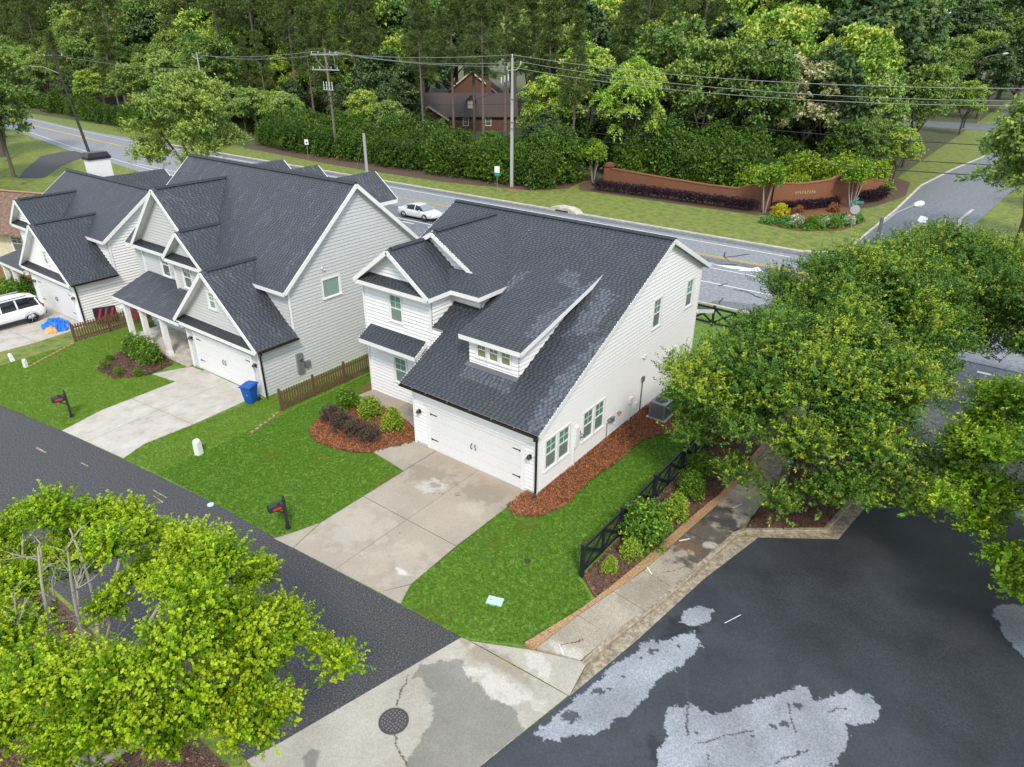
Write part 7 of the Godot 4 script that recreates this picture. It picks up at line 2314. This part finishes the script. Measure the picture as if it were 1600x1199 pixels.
func lamps():
	var lamp := func(label: String, at: Vector3, h: float, arm: Vector3, m: String):
		var o := thing("street_lamp", label, "street lamp", at)
		var b := MB.new()
		b.tube(PackedVector3Array([Vector3(0, -0.2, 0), Vector3(0, h * 0.6, 0), Vector3(0, h, 0)]), PackedFloat32Array([0.13, 0.1, 0.08]), 9)
		part(o, "pole", b.done(M[m]))
		b = MB.new()
		b.tube(PackedVector3Array([Vector3(0, h - 0.35, 0), arm * 0.4 + Vector3(0, h + 0.05, 0), arm * 0.95 + Vector3(0, h + 0.25, 0)]), PackedFloat32Array([0.07, 0.055, 0.045]), 7)
		part(o, "arm", b.done(M.grey_metal))
		b = MB.new()
		var d := arm.normalized()
		var q := arm + Vector3(0, h + 0.24, 0)
		b.tube(PackedVector3Array([q - d * 0.25, q, q + d * 0.3, q + d * 0.55, q + d * 0.7]), PackedFloat32Array([0.06, 0.15, 0.17, 0.12, 0.03]), 8)
		part(o, "lamp_head", b.done(M.white_plastic))
	lamp.call("grey street lamp with curved arm rising out of the elms", Vector3(6.9, 0, -18.9), 8.6, Vector3(0.95, 0, -2.9), "dark_grey_metal")
	lamp.call("dark street lamp at the far side street corner", Vector3(-3.9, 0, -158), 13.4, Vector3(3.4, 0.3, 0.4), "pole_dark")

func brick_entrance():
	var o := thing("brick_wall", "long low curved brick wall with swept up end behind purple hedge", "wall")
	var seg := func(parent: Node3D, pts: PackedVector2Array, tops: Array, name: String):
		var b := MB.new()
		var cb := MB.new()
		for i in pts.size() - 1:
			var p := pts[i]
			var q := pts[i + 1]
			var nn := (q - p).orthogonal().normalized() * 0.2
			var a0 := Vector3(p.x - nn.x, 0, p.y - nn.y)
			var a1 := Vector3(p.x + nn.x, 0, p.y + nn.y)
			var c0 := Vector3(q.x - nn.x, 0, q.y - nn.y)
			var c1 := Vector3(q.x + nn.x, 0, q.y + nn.y)
			var t0 := Vector3(0, tops[i], 0)
			var t1 := Vector3(0, tops[i + 1], 0)
			b.quad(a0, c0, c0 + t1, a0 + t0)
			b.quad(c1, a1, a1 + t0, c1 + t1)
			b.quad(a0 + t0, c0 + t1, c1 + t1, a1 + t0)
			cb.bar((a0 + a1) / 2 + t0 + Vector3(0, 0.06, 0), (c0 + c1) / 2 + t1 + Vector3(0, 0.06, 0), 0.5, 0.12)
		part(parent, "brickwork", b.done(M.brick))
		var cp := part(parent, name, cb.done(M.brick))
		cp.set_meta("kind", "stuff")
	var pillar := func(parent: Node3D, at: Vector3, h: float):
		var b := MB.new()
		b.box(at + Vector3(0, h / 2, 0), Vector3(0.9, h, 0.9))
		b.box(at + Vector3(0, h + 0.08, 0), Vector3(1.1, 0.16, 1.1))
		b.box(at + Vector3(0, h + 0.28, 0), Vector3(0.9, 0.24, 0.9))
		part(parent, "pillar", b.done(M.brick))
	seg.call(o, V2([-31.1, -59.5, -27, -58.9, -22, -58.1, -17, -57.4, -13.6, -57.0, -12.0, -56.9, -11.0, -56.9]), [1.7, 1.65, 1.6, 1.6, 1.7, 2.3, 2.9], "coping")
	pillar.call(o, Vector3(-31.2, 0, -59.6), 1.95)
	pillar.call(o, Vector3(-10.5, 0, -56.9), 3.7)
	var s := thing("brick_sign_wall", "brick entrance sign wall with raised pale lettering between two pillars", "sign wall")
	seg.call(s, V2([-10.1, -57.5, -9.4, -58.7, -8.4, -60.2, -7.2, -61.8, -6.0, -63.2, -5.0, -64.6, -4.4, -65.6]), [2.9, 2.5, 2.35, 2.4, 2.6, 3.1, 3.6], "coping")
	pillar.call(s, Vector3(-4.1, 0, -66.2), 3.9)
	seg.call(s, V2([-3.6, -66.6, -2.6, -68.4, -1.9, -70.4]), [3.0, 2.3, 2.0], "coping")
	# raised pale letters, too small in the photograph to read
	var dirv := Vector3(1.2, 0, -1.62).normalized()
	var outv := Vector3(1.62, 0, 1.2).normalized()
	var fr := xf(Vector3(-8.55, 1.35, -60.0) + outv * 0.24, dirv, outv)
	for k in 9:
		var lb := MB.new()
		lb.box(fr * Vector3(k * 0.3, 0.15, 0), Vector3(0.05, 0.32, 0.05), fr.basis)
		lb.box(fr * Vector3(k * 0.3 + 0.08, 0.15 + (0.12 if k % 2 else -0.12), 0), Vector3(0.12, 0.05, 0.05), fr.basis)
		lb.box(fr * Vector3(k * 0.3 + 0.08, 0.17, 0), Vector3(0.11, 0.05, 0.05), fr.basis)
		part(s, "letter", lb.done(M.gold_letter))

func distant_houses():
	# brick houses glimpsed in the wood
	var hs := [{"at": Vector3(-83.0, 0, -92.0), "turn": 0.7, "w": 20.0, "d": 9.0, "h": 2.7, "r": 3.7, "label": "brick house with long brown roof and cream dormer in the wood", "wall": "old_brick"},
		{"at": Vector3(-98.0, 0, -113.0), "turn": 2.2, "w": 13.0, "d": 12.0, "h": 5.0, "r": 4.6, "label": "taller brick house with cream gable behind the brown roof", "wall": "old_brick"},
		{"at": Vector3(-120.0, 0, -88.0), "turn": 2.4, "w": 12.0, "d": 8.0, "h": 3.6, "r": 3.4, "label": "brick house with chimney behind the wooden power pole", "wall": "old_brick"},
		{"at": Vector3(-176.0, 0, -80.0), "turn": 2.6, "w": 11.0, "d": 8.0, "h": 4.5, "r": 4.0, "label": "white house with bright gable half hidden in the wood at left", "wall": "white_paint"}]
	for q in hs:
		var o := thing("distant_house", q.label, "house", q.at, q.turn)
		var w: float = q.w / 2
		var d: float = q.d / 2
		var b := MB.new()
		b.prism(V2([-d, 0, d, 0, d, q.h, 0, q.h + q.r - 0.2, -d, q.h]), Transform3D(Basis(Vector3.BACK, Vector3.UP, Vector3.LEFT), Vector3.ZERO), -w, w)
		part(o, "wall", b.done(M[q.wall]))
		for s in [-1.0, 1.0]:
			b = MB.new()
			var e := Vector3(0, q.h - 0.25, s * (d + 0.5))
			var t := Vector3(0, q.h + q.r, 0)
			var up := (t - e).normalized()
			b.box((e + t) / 2, Vector3(q.w + 0.9, 0.14, (t - e).length()), Basis(Vector3.RIGHT, Vector3.RIGHT.cross(-up) * -1.0 if s > 0 else Vector3.RIGHT.cross(up) * -1.0, up if s < 0 else -up))
			part(o, "roof", b.done(M.brown_roof))
		for s in [-1.0, 1.0]:
			for k in [-1.0, 1.0]:
				strip(o, "rake_board", Vector3(s * (w + 0.42), q.h - 0.4, k * (d + 0.45)), Vector3(s * (w + 0.42), q.h + q.r - 0.12, 0), 0.08, 0.3, "cream_stucco" if q.wall == "old_brick" else "white_trim")
		var ff := xf(Vector3(-w, 0, d), Vector3.RIGHT, Vector3.BACK)
		for k in 4:
			window(o, ff, 1.2 + k * q.w / 4.6, 0.9, 1.0, 1.4, {"blind": "dark_room"})
		b = MB.new()
		b.box(Vector3(w * 0.5, q.h + q.r * 0.8, -d * 0.3), Vector3(1.0, q.r * 1.5, 0.8))
		part(o, "chimney", b.done(M.old_brick if q.wall == "old_brick" else M.white_paint))
		if q.turn == 0.7:
			b = MB.new()
			b.box(Vector3(1.5, q.h + 1.6, d * 0.55), Vector3(1.4, 2.2, 1.6))
			part(o, "dormer", b.done(M.cream_stucco))
			b = MB.new()
			b.prism(V2([-1.0, 0, 1.0, 0, 0, 0.9]), Transform3D(Basis(), Vector3(1.5, q.h + 2.7, d * 0.55)), -0.95, 0.95)
			part(o, "dormer_roof", b.done(M.brown_roof))
			b = MB.new()
			b.prism(V2([-3.2, 0, 3.2, 0, 3.2, 2.3, 0, 4.5, -3.2, 2.3]), Transform3D(Basis(), Vector3(-6.5, 0, 0)), 0.0, d + 2.5)
			part(o, "gable_wing", b.done(M.old_brick))
			for sx in [-1.0, 1.0]:
				b = MB.new()
				b.quad(Vector3(-6.5 + sx * 3.7, 2.3, d + 3.0), Vector3(-6.5 + sx * 3.7, 2.3, -1.0), Vector3(-6.5, 4.65, -1.0), Vector3(-6.5, 4.65, d + 3.0))
				b.quad(Vector3(-6.5, 4.5, d + 3.0), Vector3(-6.5, 4.5, -1.0), Vector3(-6.5 + sx * 3.7, 2.15, -1.0), Vector3(-6.5 + sx * 3.7, 2.15, d + 3.0))
				part(o, "roof", b.done(M.brown_roof))
				strip(o, "rake_board", Vector3(-6.5 + sx * 3.75, 2.15, d + 3.0), Vector3(-6.5, 4.55, d + 3.0), 0.08, 0.3, "cream_stucco")
	# rusty roofed neighbour at the left edge
	var o := thing("rusty_roof_house", "low house with rust streaked roof at the left edge", "house", Vector3(-60.5, -1.2, -5.0), 0.35)
	var b := MB.new()
	b.prism(V2([-4.5, 0, 4.5, 0, 4.5, 2.7, 0, 4.6, -4.5, 2.7]), Transform3D(Basis(Vector3.BACK, Vector3.UP, Vector3.LEFT), Vector3.ZERO), -8.0, 8.0)
	part(o, "wall", b.done(M.cream_stucco))
	for s in [-1.0, 1.0]:
		b = MB.new()
		var e := Vector3(0, 2.45, s * 5.2)
		var t := Vector3(0, 4.75, 0)
		b.quad(Vector3(-8.4 * s, e.y, e.z), Vector3(8.4 * s, e.y, e.z), Vector3(8.4 * s, t.y, 0), Vector3(-8.4 * s, t.y, 0))
		b.quad(Vector3(8.4 * s, e.y - 0.15, e.z), Vector3(-8.4 * s, e.y - 0.15, e.z), Vector3(-8.4 * s, t.y - 0.15, 0), Vector3(8.4 * s, t.y - 0.15, 0))
		for x in [-8.4, 8.4]:
			b.quad(Vector3(x, e.y, e.z), Vector3(x, t.y, 0), Vector3(x, t.y - 0.15, 0), Vector3(x, e.y - 0.15, e.z))
		b.quad(Vector3(-8.4, e.y, e.z), Vector3(8.4, e.y, e.z), Vector3(8.4, e.y - 0.15, e.z), Vector3(-8.4, e.y - 0.15, e.z))
		part(o, "roof", b.done(M.rust_roof))
	strip(o, "ridge_board", Vector3(-8.4, 4.8, 0), Vector3(8.4, 4.8, 0), 0.3, 0.08, "tan_stone")
	for k in 3:
		window(o, xf(Vector3(-8.0, 0, 4.5), Vector3.RIGHT, Vector3.BACK), 2.0 + k * 4.5, 0.9, 1.2, 1.3, {"blind": "dark_room"})
	var sh := thing("backyard_fence", "tan board fence beside the rusty roofed house", "fence", Vector3.ZERO)
	for k in 40:
		var p := Vector2(-47.8, 4.0).lerp(Vector2(-47.8, -4.0), k / 39.0)
		strip(sh, "plank", Vector3(p.x, gy(p.x, p.y), p.y), Vector3(p.x, gy(p.x, p.y) + 1.7 + rng.randf() * 0.05, p.y), 0.19, 0.03, "tan_stone", Vector3.RIGHT)

# ---------------------------------------------------------------- vehicles
# a car body lofted along its length; stations: z, half width, sill y, belt y, roof y (0 = none), roof half width
func car(label: String, at: Vector3, turn: float, paint: String, st: Array, wheels: Array, wr: float, cat: String, called: String):
	var o := thing(called, label, cat, at, turn)
	var body := MB.new()
	var ring := func(s: Array) -> PackedVector3Array:
		var z: float = s[0]
		var w: float = s[1]
		var y0: float = s[2]
		var y1: float = s[3]
		var p := PackedVector3Array()
		for q in [[-0.86, y0], [-0.97, y0 + 0.1], [-1.0, lerpf(y0, y1, 0.5)], [-0.985, lerpf(y0, y1, 0.82)], [-0.93, y1 - 0.02], [-0.8, y1 + 0.012], [0.8, y1 + 0.012], [0.93, y1 - 0.02], [0.985, lerpf(y0, y1, 0.82)], [1.0, lerpf(y0, y1, 0.5)], [0.97, y0 + 0.1], [0.86, y0]]:
			p.push_back(Vector3(q[0] * w, q[1], z))
		return p
	var rings := []
	for s in st:
		rings.push_back(ring.call(s))
	smooth_loft(body, rings)
	part(o, "body", body.done(M[paint]))
	# greenhouse: glass band and painted roof
	var gl := []
	var rf := []
	for s in st:
		if s[4] > s[3] + 0.03:
			gl.push_back(s)
	var glass := MB.new()
	var rr := []
	for s in gl:
		var p := PackedVector3Array()
		var yt: float = s[4]
		for q in [[-0.92 * s[1], s[3] - 0.03], [-lerpf(0.92 * s[1], s[5], 0.55), lerpf(s[3], yt, 0.55)], [-s[5], yt - 0.05], [-s[5] * 0.86, yt - 0.012], [s[5] * 0.86, yt - 0.012], [s[5], yt - 0.05], [lerpf(0.92 * s[1], s[5], 0.55), lerpf(s[3], yt, 0.55)], [0.92 * s[1], s[3] - 0.03]]:
			p.push_back(Vector3(q[0], q[1], s[0]))
		rr.push_back(p)
	smooth_loft(glass, rr)
	part(o, "windows", glass.done(M.car_glass))
	var roofm := MB.new()
	rr = []
	for s in gl:
		if s[4] > 0.86 * top_of(st):
			var p := PackedVector3Array()
			for q in [[-s[5] * 1.03, s[4] - 0.07], [-s[5] * 0.9, s[4]], [-s[5] * 0.4, s[4] + 0.022], [s[5] * 0.4, s[4] + 0.022], [s[5] * 0.9, s[4]], [s[5] * 1.03, s[4] - 0.07]]:
				p.push_back(Vector3(q[0], q[1], s[0]))
			rr.push_back(p)
	smooth_loft(roofm, rr)
	part(o, "roof", roofm.done(M[paint]))
	# pillars
	for side in [-1.0, 1.0]:
		for k in gl.size():
			var s: Array = gl[k]
			if s.size() > 6:
				var b := MB.new()
				b.bar(Vector3(side * 0.925 * s[1], s[3], s[0]), Vector3(side * (s[5] + 0.012), s[4] - 0.05, s[0] + s[6]), 0.03, 0.09, Vector3.BACK)
				part(o, "pillar", b.done(M[paint]))
	for w in wheels:
		for side in [-1.0, 1.0]:
			var hub := Node3D.new()
			hub.name = "wheel"
			o.add_child(hub, true)
			hub.position = Vector3(side * w[1], wr, w[0])
			var turnb := Basis(Vector3.FORWARD, side * PI / 2)
			var b := MB.new()
			b.lathe(Vector3.ZERO, PackedVector2Array([Vector2(wr * 0.66, 0.11), Vector2(wr * 0.95, 0.1), Vector2(wr, 0.05), Vector2(wr, -0.08), Vector2(wr * 0.9, -0.12), Vector2(wr * 0.5, -0.12)]), 24, Color.WHITE, turnb)
			part(hub, "tyre", b.done(M.tyre))
			b = MB.new()
			b.lathe(Vector3.ZERO, PackedVector2Array([Vector2(wr * 0.16, 0.11), Vector2(wr * 0.12, 0.118), Vector2(0.0, 0.12)]), 12, Color.WHITE, turnb)
			for k in 5:
				var a := TAU * k / 5
				b.bar(Vector3(side * 0.1, 0, 0), Vector3(side * 0.105, sin(a) * wr * 0.66, cos(a) * wr * 0.66), 0.03, 0.07, Vector3.RIGHT)
			part(hub, "rim", b.done(M.chrome))
			b = MB.new()
			b.lathe(Vector3(side * 0.02, 0, 0), PackedVector2Array([Vector2(wr * 1.16, 0.06), Vector2(wr * 1.1, 0.105), Vector2(wr * 0.98, 0.02)]), 24, Color.WHITE, turnb)
			part(o, "wheel_arch", b.done(M.black_plastic), hub.position)
	return o

func top_of(st: Array) -> float:
	var t := 0.0
	for s in st:
		t = maxf(t, s[4])
	return t

func smooth_loft(b: MB, rings: Array):
	var n: int = rings[0].size()
	var base := b.v.size()
	for i in rings.size():
		var mid := Vector3.ZERO
		for p in rings[i]:
			mid += p / n
		for k in n:
			var a: Vector3 = rings[i][(k + 1) % n] - rings[i][(k + n - 1) % n]
			var d: Vector3 = rings[mini(i + 1, rings.size() - 1)][k] - rings[maxi(i - 1, 0)][k]
			b.v.push_back(rings[i][k])
			var nn := d.cross(a).normalized()
			if nn.dot(rings[i][k] - mid) < 0.0:
				nn = -nn
			b.n.push_back(nn)
			b.c.push_back(Color.WHITE)
	# wind each face so that it agrees with its normals
	for i in rings.size() - 1:
		for k in n:
			var k2 := (k + 1) % n
			var p := base + i * n + k
			var q := base + i * n + k2
			var g := (b.v[q] - b.v[p]).cross(b.v[q + n] - b.v[p])
			if g.dot(b.n[p] + b.n[q + n]) > 0.0:
				b.ix.append_array(PackedInt32Array([p, q + n, q, p, p + n, q + n]))
			else:
				b.ix.append_array(PackedInt32Array([p, q, q + n, p, q + n, p + n]))
	var f: PackedVector3Array = rings[0].duplicate()
	b.face(f)
	f = rings[rings.size() - 1].duplicate()
	f.reverse()
	b.face(f)

func vehicles():
	# white suv, nose to the lane (local +z is the nose)
	var suv := [[-2.32, 0.78, 0.42, 0.8, 0.0, 0.6], [-2.26, 0.88, 0.36, 1.02, 1.06, 0.62], [-2.05, 0.93, 0.32, 1.08, 1.58, 0.64, 0.12], [-1.5, 0.95, 0.3, 1.09, 1.7, 0.68], [-0.75, 0.96, 0.3, 1.08, 1.74, 0.7, 0.0], [0.2, 0.96, 0.3, 1.06, 1.72, 0.7, -0.05], [0.75, 0.96, 0.3, 1.05, 1.6, 0.66], [1.35, 0.95, 0.3, 1.03, 1.1, 0.62, -0.5], [1.9, 0.93, 0.32, 0.99, 0.0, 0.6], [2.25, 0.85, 0.36, 0.88, 0.0, 0.6], [2.36, 0.72, 0.42, 0.7, 0.0, 0.5]]
	var o: Node3D = car("white suv parked nose out on the left driveway", Vector3(-38.75, gy(-38.75, 5.2) + 0.03, 5.25), 0.02, "car_white", suv, [[-1.38, 0.84], [1.42, 0.84]], 0.36, "car", "parked_suv")
	for s in [-1.0, 1.0]:
		var b := MB.new()
		b.box(Vector3(s * 0.72, 0.98, -2.24), Vector3(0.34, 0.16, 0.1))
		part(o, "tail_light", b.done(M.tail_red))
		b = MB.new()
		b.bar(Vector3(s * 0.62, 1.79, -1.5), Vector3(s * 0.62, 1.79, 0.3), 0.04, 0.05)
		part(o, "roof_rail", b.done(M.chrome))
		b = MB.new()
		b.bar(Vector3(s * 0.955, 0.36, -1.0), Vector3(s * 0.955, 0.36, 1.0), 0.05, 0.14)
		part(o, "sill_trim", b.done(M.black_plastic))
		b = MB.new()
		b.box(Vector3(s * 1.04, 1.12, 0.85), Vector3(0.16, 0.14, 0.1))
		part(o, "mirror", b.done(M.car_white))
		b = MB.new()
		b.box(Vector3(s * 0.7, 0.8, 2.22), Vector3(0.34, 0.16, 0.14))
		part(o, "headlight", b.done(M.headlight))
	var rb := MB.new()
	rb.box(Vector3(0, 0.46, -2.3), Vector3(1.5, 0.22, 0.12))
	part(o, "bumper", rb.done(M.black_plastic))
	# silver sedan heading right on the highway
	var sed := [[-2.38, 0.7, 0.4, 0.8, 0.0, 0.5], [-2.3, 0.84, 0.32, 0.94, 0.0, 0.5], [-1.75, 0.91, 0.26, 0.99, 1.02, 0.58], [-1.1, 0.93, 0.24, 0.97, 1.32, 0.6, 0.3], [-0.5, 0.93, 0.24, 0.95, 1.43, 0.62], [0.1, 0.93, 0.24, 0.94, 1.45, 0.62, 0.0], [0.55, 0.93, 0.24, 0.93, 1.36, 0.61], [1.2, 0.92, 0.25, 0.91, 0.98, 0.6, -0.5], [1.8, 0.9, 0.28, 0.84, 0.0, 0.5], [2.25, 0.82, 0.32, 0.72, 0.0, 0.5], [2.42, 0.66, 0.38, 0.58, 0.0, 0.4]]
	o = car("silver white sedan driving on the highway between the roofs", Vector3(-36.3, 0.02, -31.0), PI / 2 - 0.0, "car_silver", sed, [[-1.42, 0.82], [1.42, 0.82]], 0.33, "car", "sedan")
	for s in [-1.0, 1.0]:
		var b := MB.new()
		b.box(Vector3(s * 0.66, 0.8, -2.3), Vector3(0.4, 0.14, 0.12))
		part(o, "tail_light", b.done(M.tail_red))
		b = MB.new()
		b.box(Vector3(s * 0.68, 0.66, 2.2), Vector3(0.34, 0.12, 0.2))
		part(o, "headlight", b.done(M.headlight))
		b = MB.new()
		b.box(Vector3(s * 0.99, 0.98, 0.85), Vector3(0.16, 0.12, 0.1))
		part(o, "mirror", b.done(M.car_silver))
	var ws := MB.new()
	ws.quad(Vector3(-0.78, 0.96, 1.25), Vector3(0.78, 0.96, 1.25), Vector3(0.58, 1.37, 0.56), Vector3(-0.58, 1.37, 0.56))
	part(o, "windscreen", ws.done(M.windscreen))

# ---------------------------------------------------------------- grass blades and straw
func scatter(called: String, label: String, category: String, area: Array, holes: Array, count: int, me: Mesh, dy: float, s0: float, s1: float, sd: int, tilt := 0.25):
	var g := RandomNumberGenerator.new()
	g.seed = sd
	var boxes := []
	var tot := 0.0
	for p in area:
		tot += absf(area_of(p))
	var xs: Array[Transform3D] = []
	for p in area:
		var r := Rect2(p[0], Vector2.ZERO)
		for q in p:
			r = r.expand(q)
		var n := int(count * absf(area_of(p)) / tot)
		var made := 0
		var tries := 0
		while made < n and tries < n * 6:
			tries += 1
			var q := Vector2(g.randf_range(r.position.x, r.end.x), g.randf_range(r.position.y, r.end.y))
			if not Geometry2D.is_point_in_polygon(q, p):
				continue
			var bad := false
			for h in holes:
				if Geometry2D.is_point_in_polygon(q, h):
					bad = true
					break
			if bad:
				continue
			made += 1
			var bs := Basis(Vector3.UP, g.randf() * TAU) * Basis(Vector3.RIGHT, g.randfn() * tilt)
			var sc := g.randf_range(s0, s1)
			xs.push_back(Transform3D(bs.scaled(Vector3.ONE * sc), Vector3(q.x, gy(q.x, q.y) + dy, q.y)))
	var mm := MultiMesh.new()
	mm.transform_format = MultiMesh.TRANSFORM_3D
	mm.mesh = me
	mm.instance_count = xs.size()
	for i in xs.size():
		mm.set_instance_transform(i, xs[i])
	var o := MultiMeshInstance3D.new()
	o.name = numbered(called)
	o.multimesh = mm
	add_child(o)
	tag(o, label, category, "", "stuff")

func tuft(sd: int, cols: Array, n: int, h: float, spread: float) -> ArrayMesh:
	var g := RandomNumberGenerator.new()
	g.seed = sd
	var b := MB.new()
	for k in n:
		var a := g.randf() * TAU
		var o := Vector3(cos(a), 0, sin(a)) * g.randf() * spread
		var d := Vector3(g.randfn() * 0.45, 1.0, g.randfn() * 0.45).normalized()
		var s := d.cross(Vector3(cos(a + 1), 0, sin(a + 1))).normalized() * 0.005
		var hh := h * g.randf_range(0.6, 1.2)
		b.face(PackedVector3Array([o - s, o + s, o + d * hh]), cols[g.randi() % cols.size()] * g.randf_range(0.8, 1.2))
	return b.done(M.grass_blade)

func chip_clump(sd: int, cols: Array, n: int, len: float, spread: float) -> ArrayMesh:
	var g := RandomNumberGenerator.new()
	g.seed = sd
	var b := MB.new()
	for k in n:
		var a := g.randf() * TAU
		var o := Vector3(g.randfn(), 0, g.randfn()) * spread + Vector3(0, g.randf() * 0.03, 0)
		var d := Vector3(cos(a), g.randfn() * 0.22, sin(a)).normalized() * len * g.randf_range(0.5, 1.2)
		var s := Vector3(-sin(a), g.randfn() * 0.3, cos(a)) * g.randf_range(0.006, 0.014)
		b.quad(o - d * 0.5 - s, o + d * 0.5 - s, o + d * 0.5 + s, o - d * 0.5 + s, cols[g.randi() % cols.size()] * g.randf_range(0.7, 1.25))
	return b.done(M.straw_chip)

func grass_cover():
	var lawn_main := V2([-13.6, 8.3, -9.87, 8.05, -5.31, 7.9, -0.32, 7.5, 2.45, 7.3, 4.05, 6.4, 4.62, 4.26, 4.65, 3.45, 3.8, 2.95, 3.8, -20, 0.2, -20, 0.2, -9.4, -12.3, -3.2, -12.3, -9, -13.9, -9])
	var holes := [V2([-5.9, 7.99, -5.37, 6.4, -5.37, 2.05, -7.55, 1.78, -8.2, 2.28, -9.0, 2.5, -10.2, 2.62, -11.25, 2.25, -11.85, 1.35, -12.0, 0.5, -11.7, -0.4, -11.2, -1.4, -12.25, -1.55, -12.25, -3.5, 0, -10, 2.3, -9.3, 2.5, -8.2, 1.85, -7.4, 1.3, -6.2, 1.3, -4.2, 1.1, -2.2, 1.25, -0.2, 0.8, 1.05, 0.1, 1.5, -0.46, 1.27, -0.48, 4.3, -0.41, 6.6, -0.1, 7.5])]
	var greens := [Color(0.082, 0.225, 0.014), Color(0.107, 0.27, 0.018), Color(0.066, 0.18, 0.013), Color(0.165, 0.27, 0.033)]
	var t := tuft(1, greens, 9, 0.055, 0.05)
	scatter("lawn_grass", "short mown grass of the white house lawn", "grass", [lawn_main], holes, 95000, t, 0.0, 0.7, 1.25, 11)
	var lawn2 := V2([-31.8, 10.8, -26, 9.8, -20.5, 9.05, -15.8, 8.57, -13.6, 8.3, -13.9, -3, -31.8, -3])
	var holes2 := [V2([-20.9, 9.15, -21.45, 7.0, -21.5, 3.1, -23.5, 3.35, -23.6, 3.7, -24.6, 4.85, -26.6, 4.85, -27.6, 4.25, -28.3, 2.2, -29.8, 1.8, -29.8, -4, -14.5, -4, -16.1, 1.3, -16.35, 5.1, -16.45, 7.4, -15.95, 8.62])]
	var greens2 := [Color(0.13, 0.27, 0.02), Color(0.16, 0.31, 0.025), Color(0.1, 0.22, 0.018), Color(0.22, 0.31, 0.05)]
	var t2 := tuft(2, greens2, 9, 0.06, 0.06)
	scatter("lawn_grass", "short mown grass of the grey house lawn", "grass", [lawn2], holes2, 45000, t2, 0.0, 0.7, 1.3, 12)
	var dry := tuft(5, [Color(0.26, 0.27, 0.06), Color(0.3, 0.26, 0.09), Color(0.2, 0.24, 0.04)], 9, 0.05, 0.05)
	var pn := noise(61, 0.22, 3)
	var spots := []
	var gg := RandomNumberGenerator.new()
	gg.seed = 62
	for k in 26:
		var cpt := Vector2(gg.randf_range(-13, 4), gg.randf_range(-8, 8))
		var pp := PackedVector2Array()
		for q in 9:
			pp.push_back(cpt + Vector2(cos(TAU * q / 9), sin(TAU * q / 9)) * gg.randf_range(0.2, 0.9))
		for piece in Geometry2D.intersect_polygons(pp, lawn_main):
			spots.push_back(piece)
	scatter("thin_grass", "thin yellowish spots in the white house lawn", "grass", spots, holes, 4200, dry, 0.002, 0.7, 1.2, 19)
	var browns := [Color(0.31, 0.11, 0.04), Color(0.42, 0.175, 0.075), Color(0.19, 0.065, 0.025), Color(0.5, 0.26, 0.13), Color(0.1, 0.035, 0.015)]
	var cl := chip_clump(3, browns, 16, 0.11, 0.07)
	scatter("straw_mulch", "red brown bark straw of the front bed", "mulch", [V2([-11.25, 2.25, -11.85, 1.35, -12.0, 0.5, -11.7, -0.4, -11.15, -1.42, -9.5, -1.27, -8.1, -0.97, -7.2, -0.5, -6.72, 0.04, -7.55, 1.75, -8.2, 2.25, -9.0, 2.5, -10.2, 2.65])], [], 5200, cl, 0.03, 0.7, 1.2, 13)
	scatter("straw_mulch", "red brown bark straw along the side wall", "mulch", [V2([-0.4, 0.1, -0.44, 1.27, 0.1, 1.5, 0.82, 1.07, 1.26, -0.2, 1.12, -2.2, 1.32, -4.2, 1.32, -6.2, 1.87, -7.4, 2.55, -8.2, 2.25, -9.35, 0.05, -9.35, 0.05, 0.1])], [], 4800, cl, 0.03, 0.7, 1.2, 14)
	var darks := [Color(0.14, 0.075, 0.05), Color(0.22, 0.13, 0.1), Color(0.07, 0.04, 0.028), Color(0.4, 0.28, 0.2)]
	var cd := chip_clump(4, darks, 14, 0.1, 0.08)
	scatter("bark_mulch", "dark bark mulch between the black fence and the sidewalk", "mulch", [V2([4.05, 2.8, 4.72, 3.3, 4.95, 2.7, 5.15, 1.12, 5.45, -2.14, 5.8, -4.44, 5.9, -9, 3.95, -9])], [], 3600, cd, 0.065, 0.7, 1.2, 15)
	scatter("bark_mulch", "dark leaf litter in the kerbed planter", "mulch", [V2([7.55, -3.0, 9.6, -4.75, 10.0, -7.5, 10.1, -11, 7.6, -11, 7.5, -4.2])], [], 3200, cd, 0.105, 0.7, 1.2, 16)
	scatter("bark_mulch", "dark bark mulch in the grey house bed", "mulch", [V2([-27.5, 4.2, -26.6, 4.8, -24.6, 4.8, -23.6, 3.6, -24.0, 2.0, -26.0, 1.6, -28.3, 2.2])], [], 2200, cd, 0.03, 0.8, 1.3, 17)
	scatter("bark_mulch", "leaf litter under the foreground maple", "mulch", [V2([0.6, 14.2, 4.3, 15.6, 3.5, 20, -12, 20, -12, 14.3])], [], 5000, cd, 0.01, 0.8, 1.6, 18)
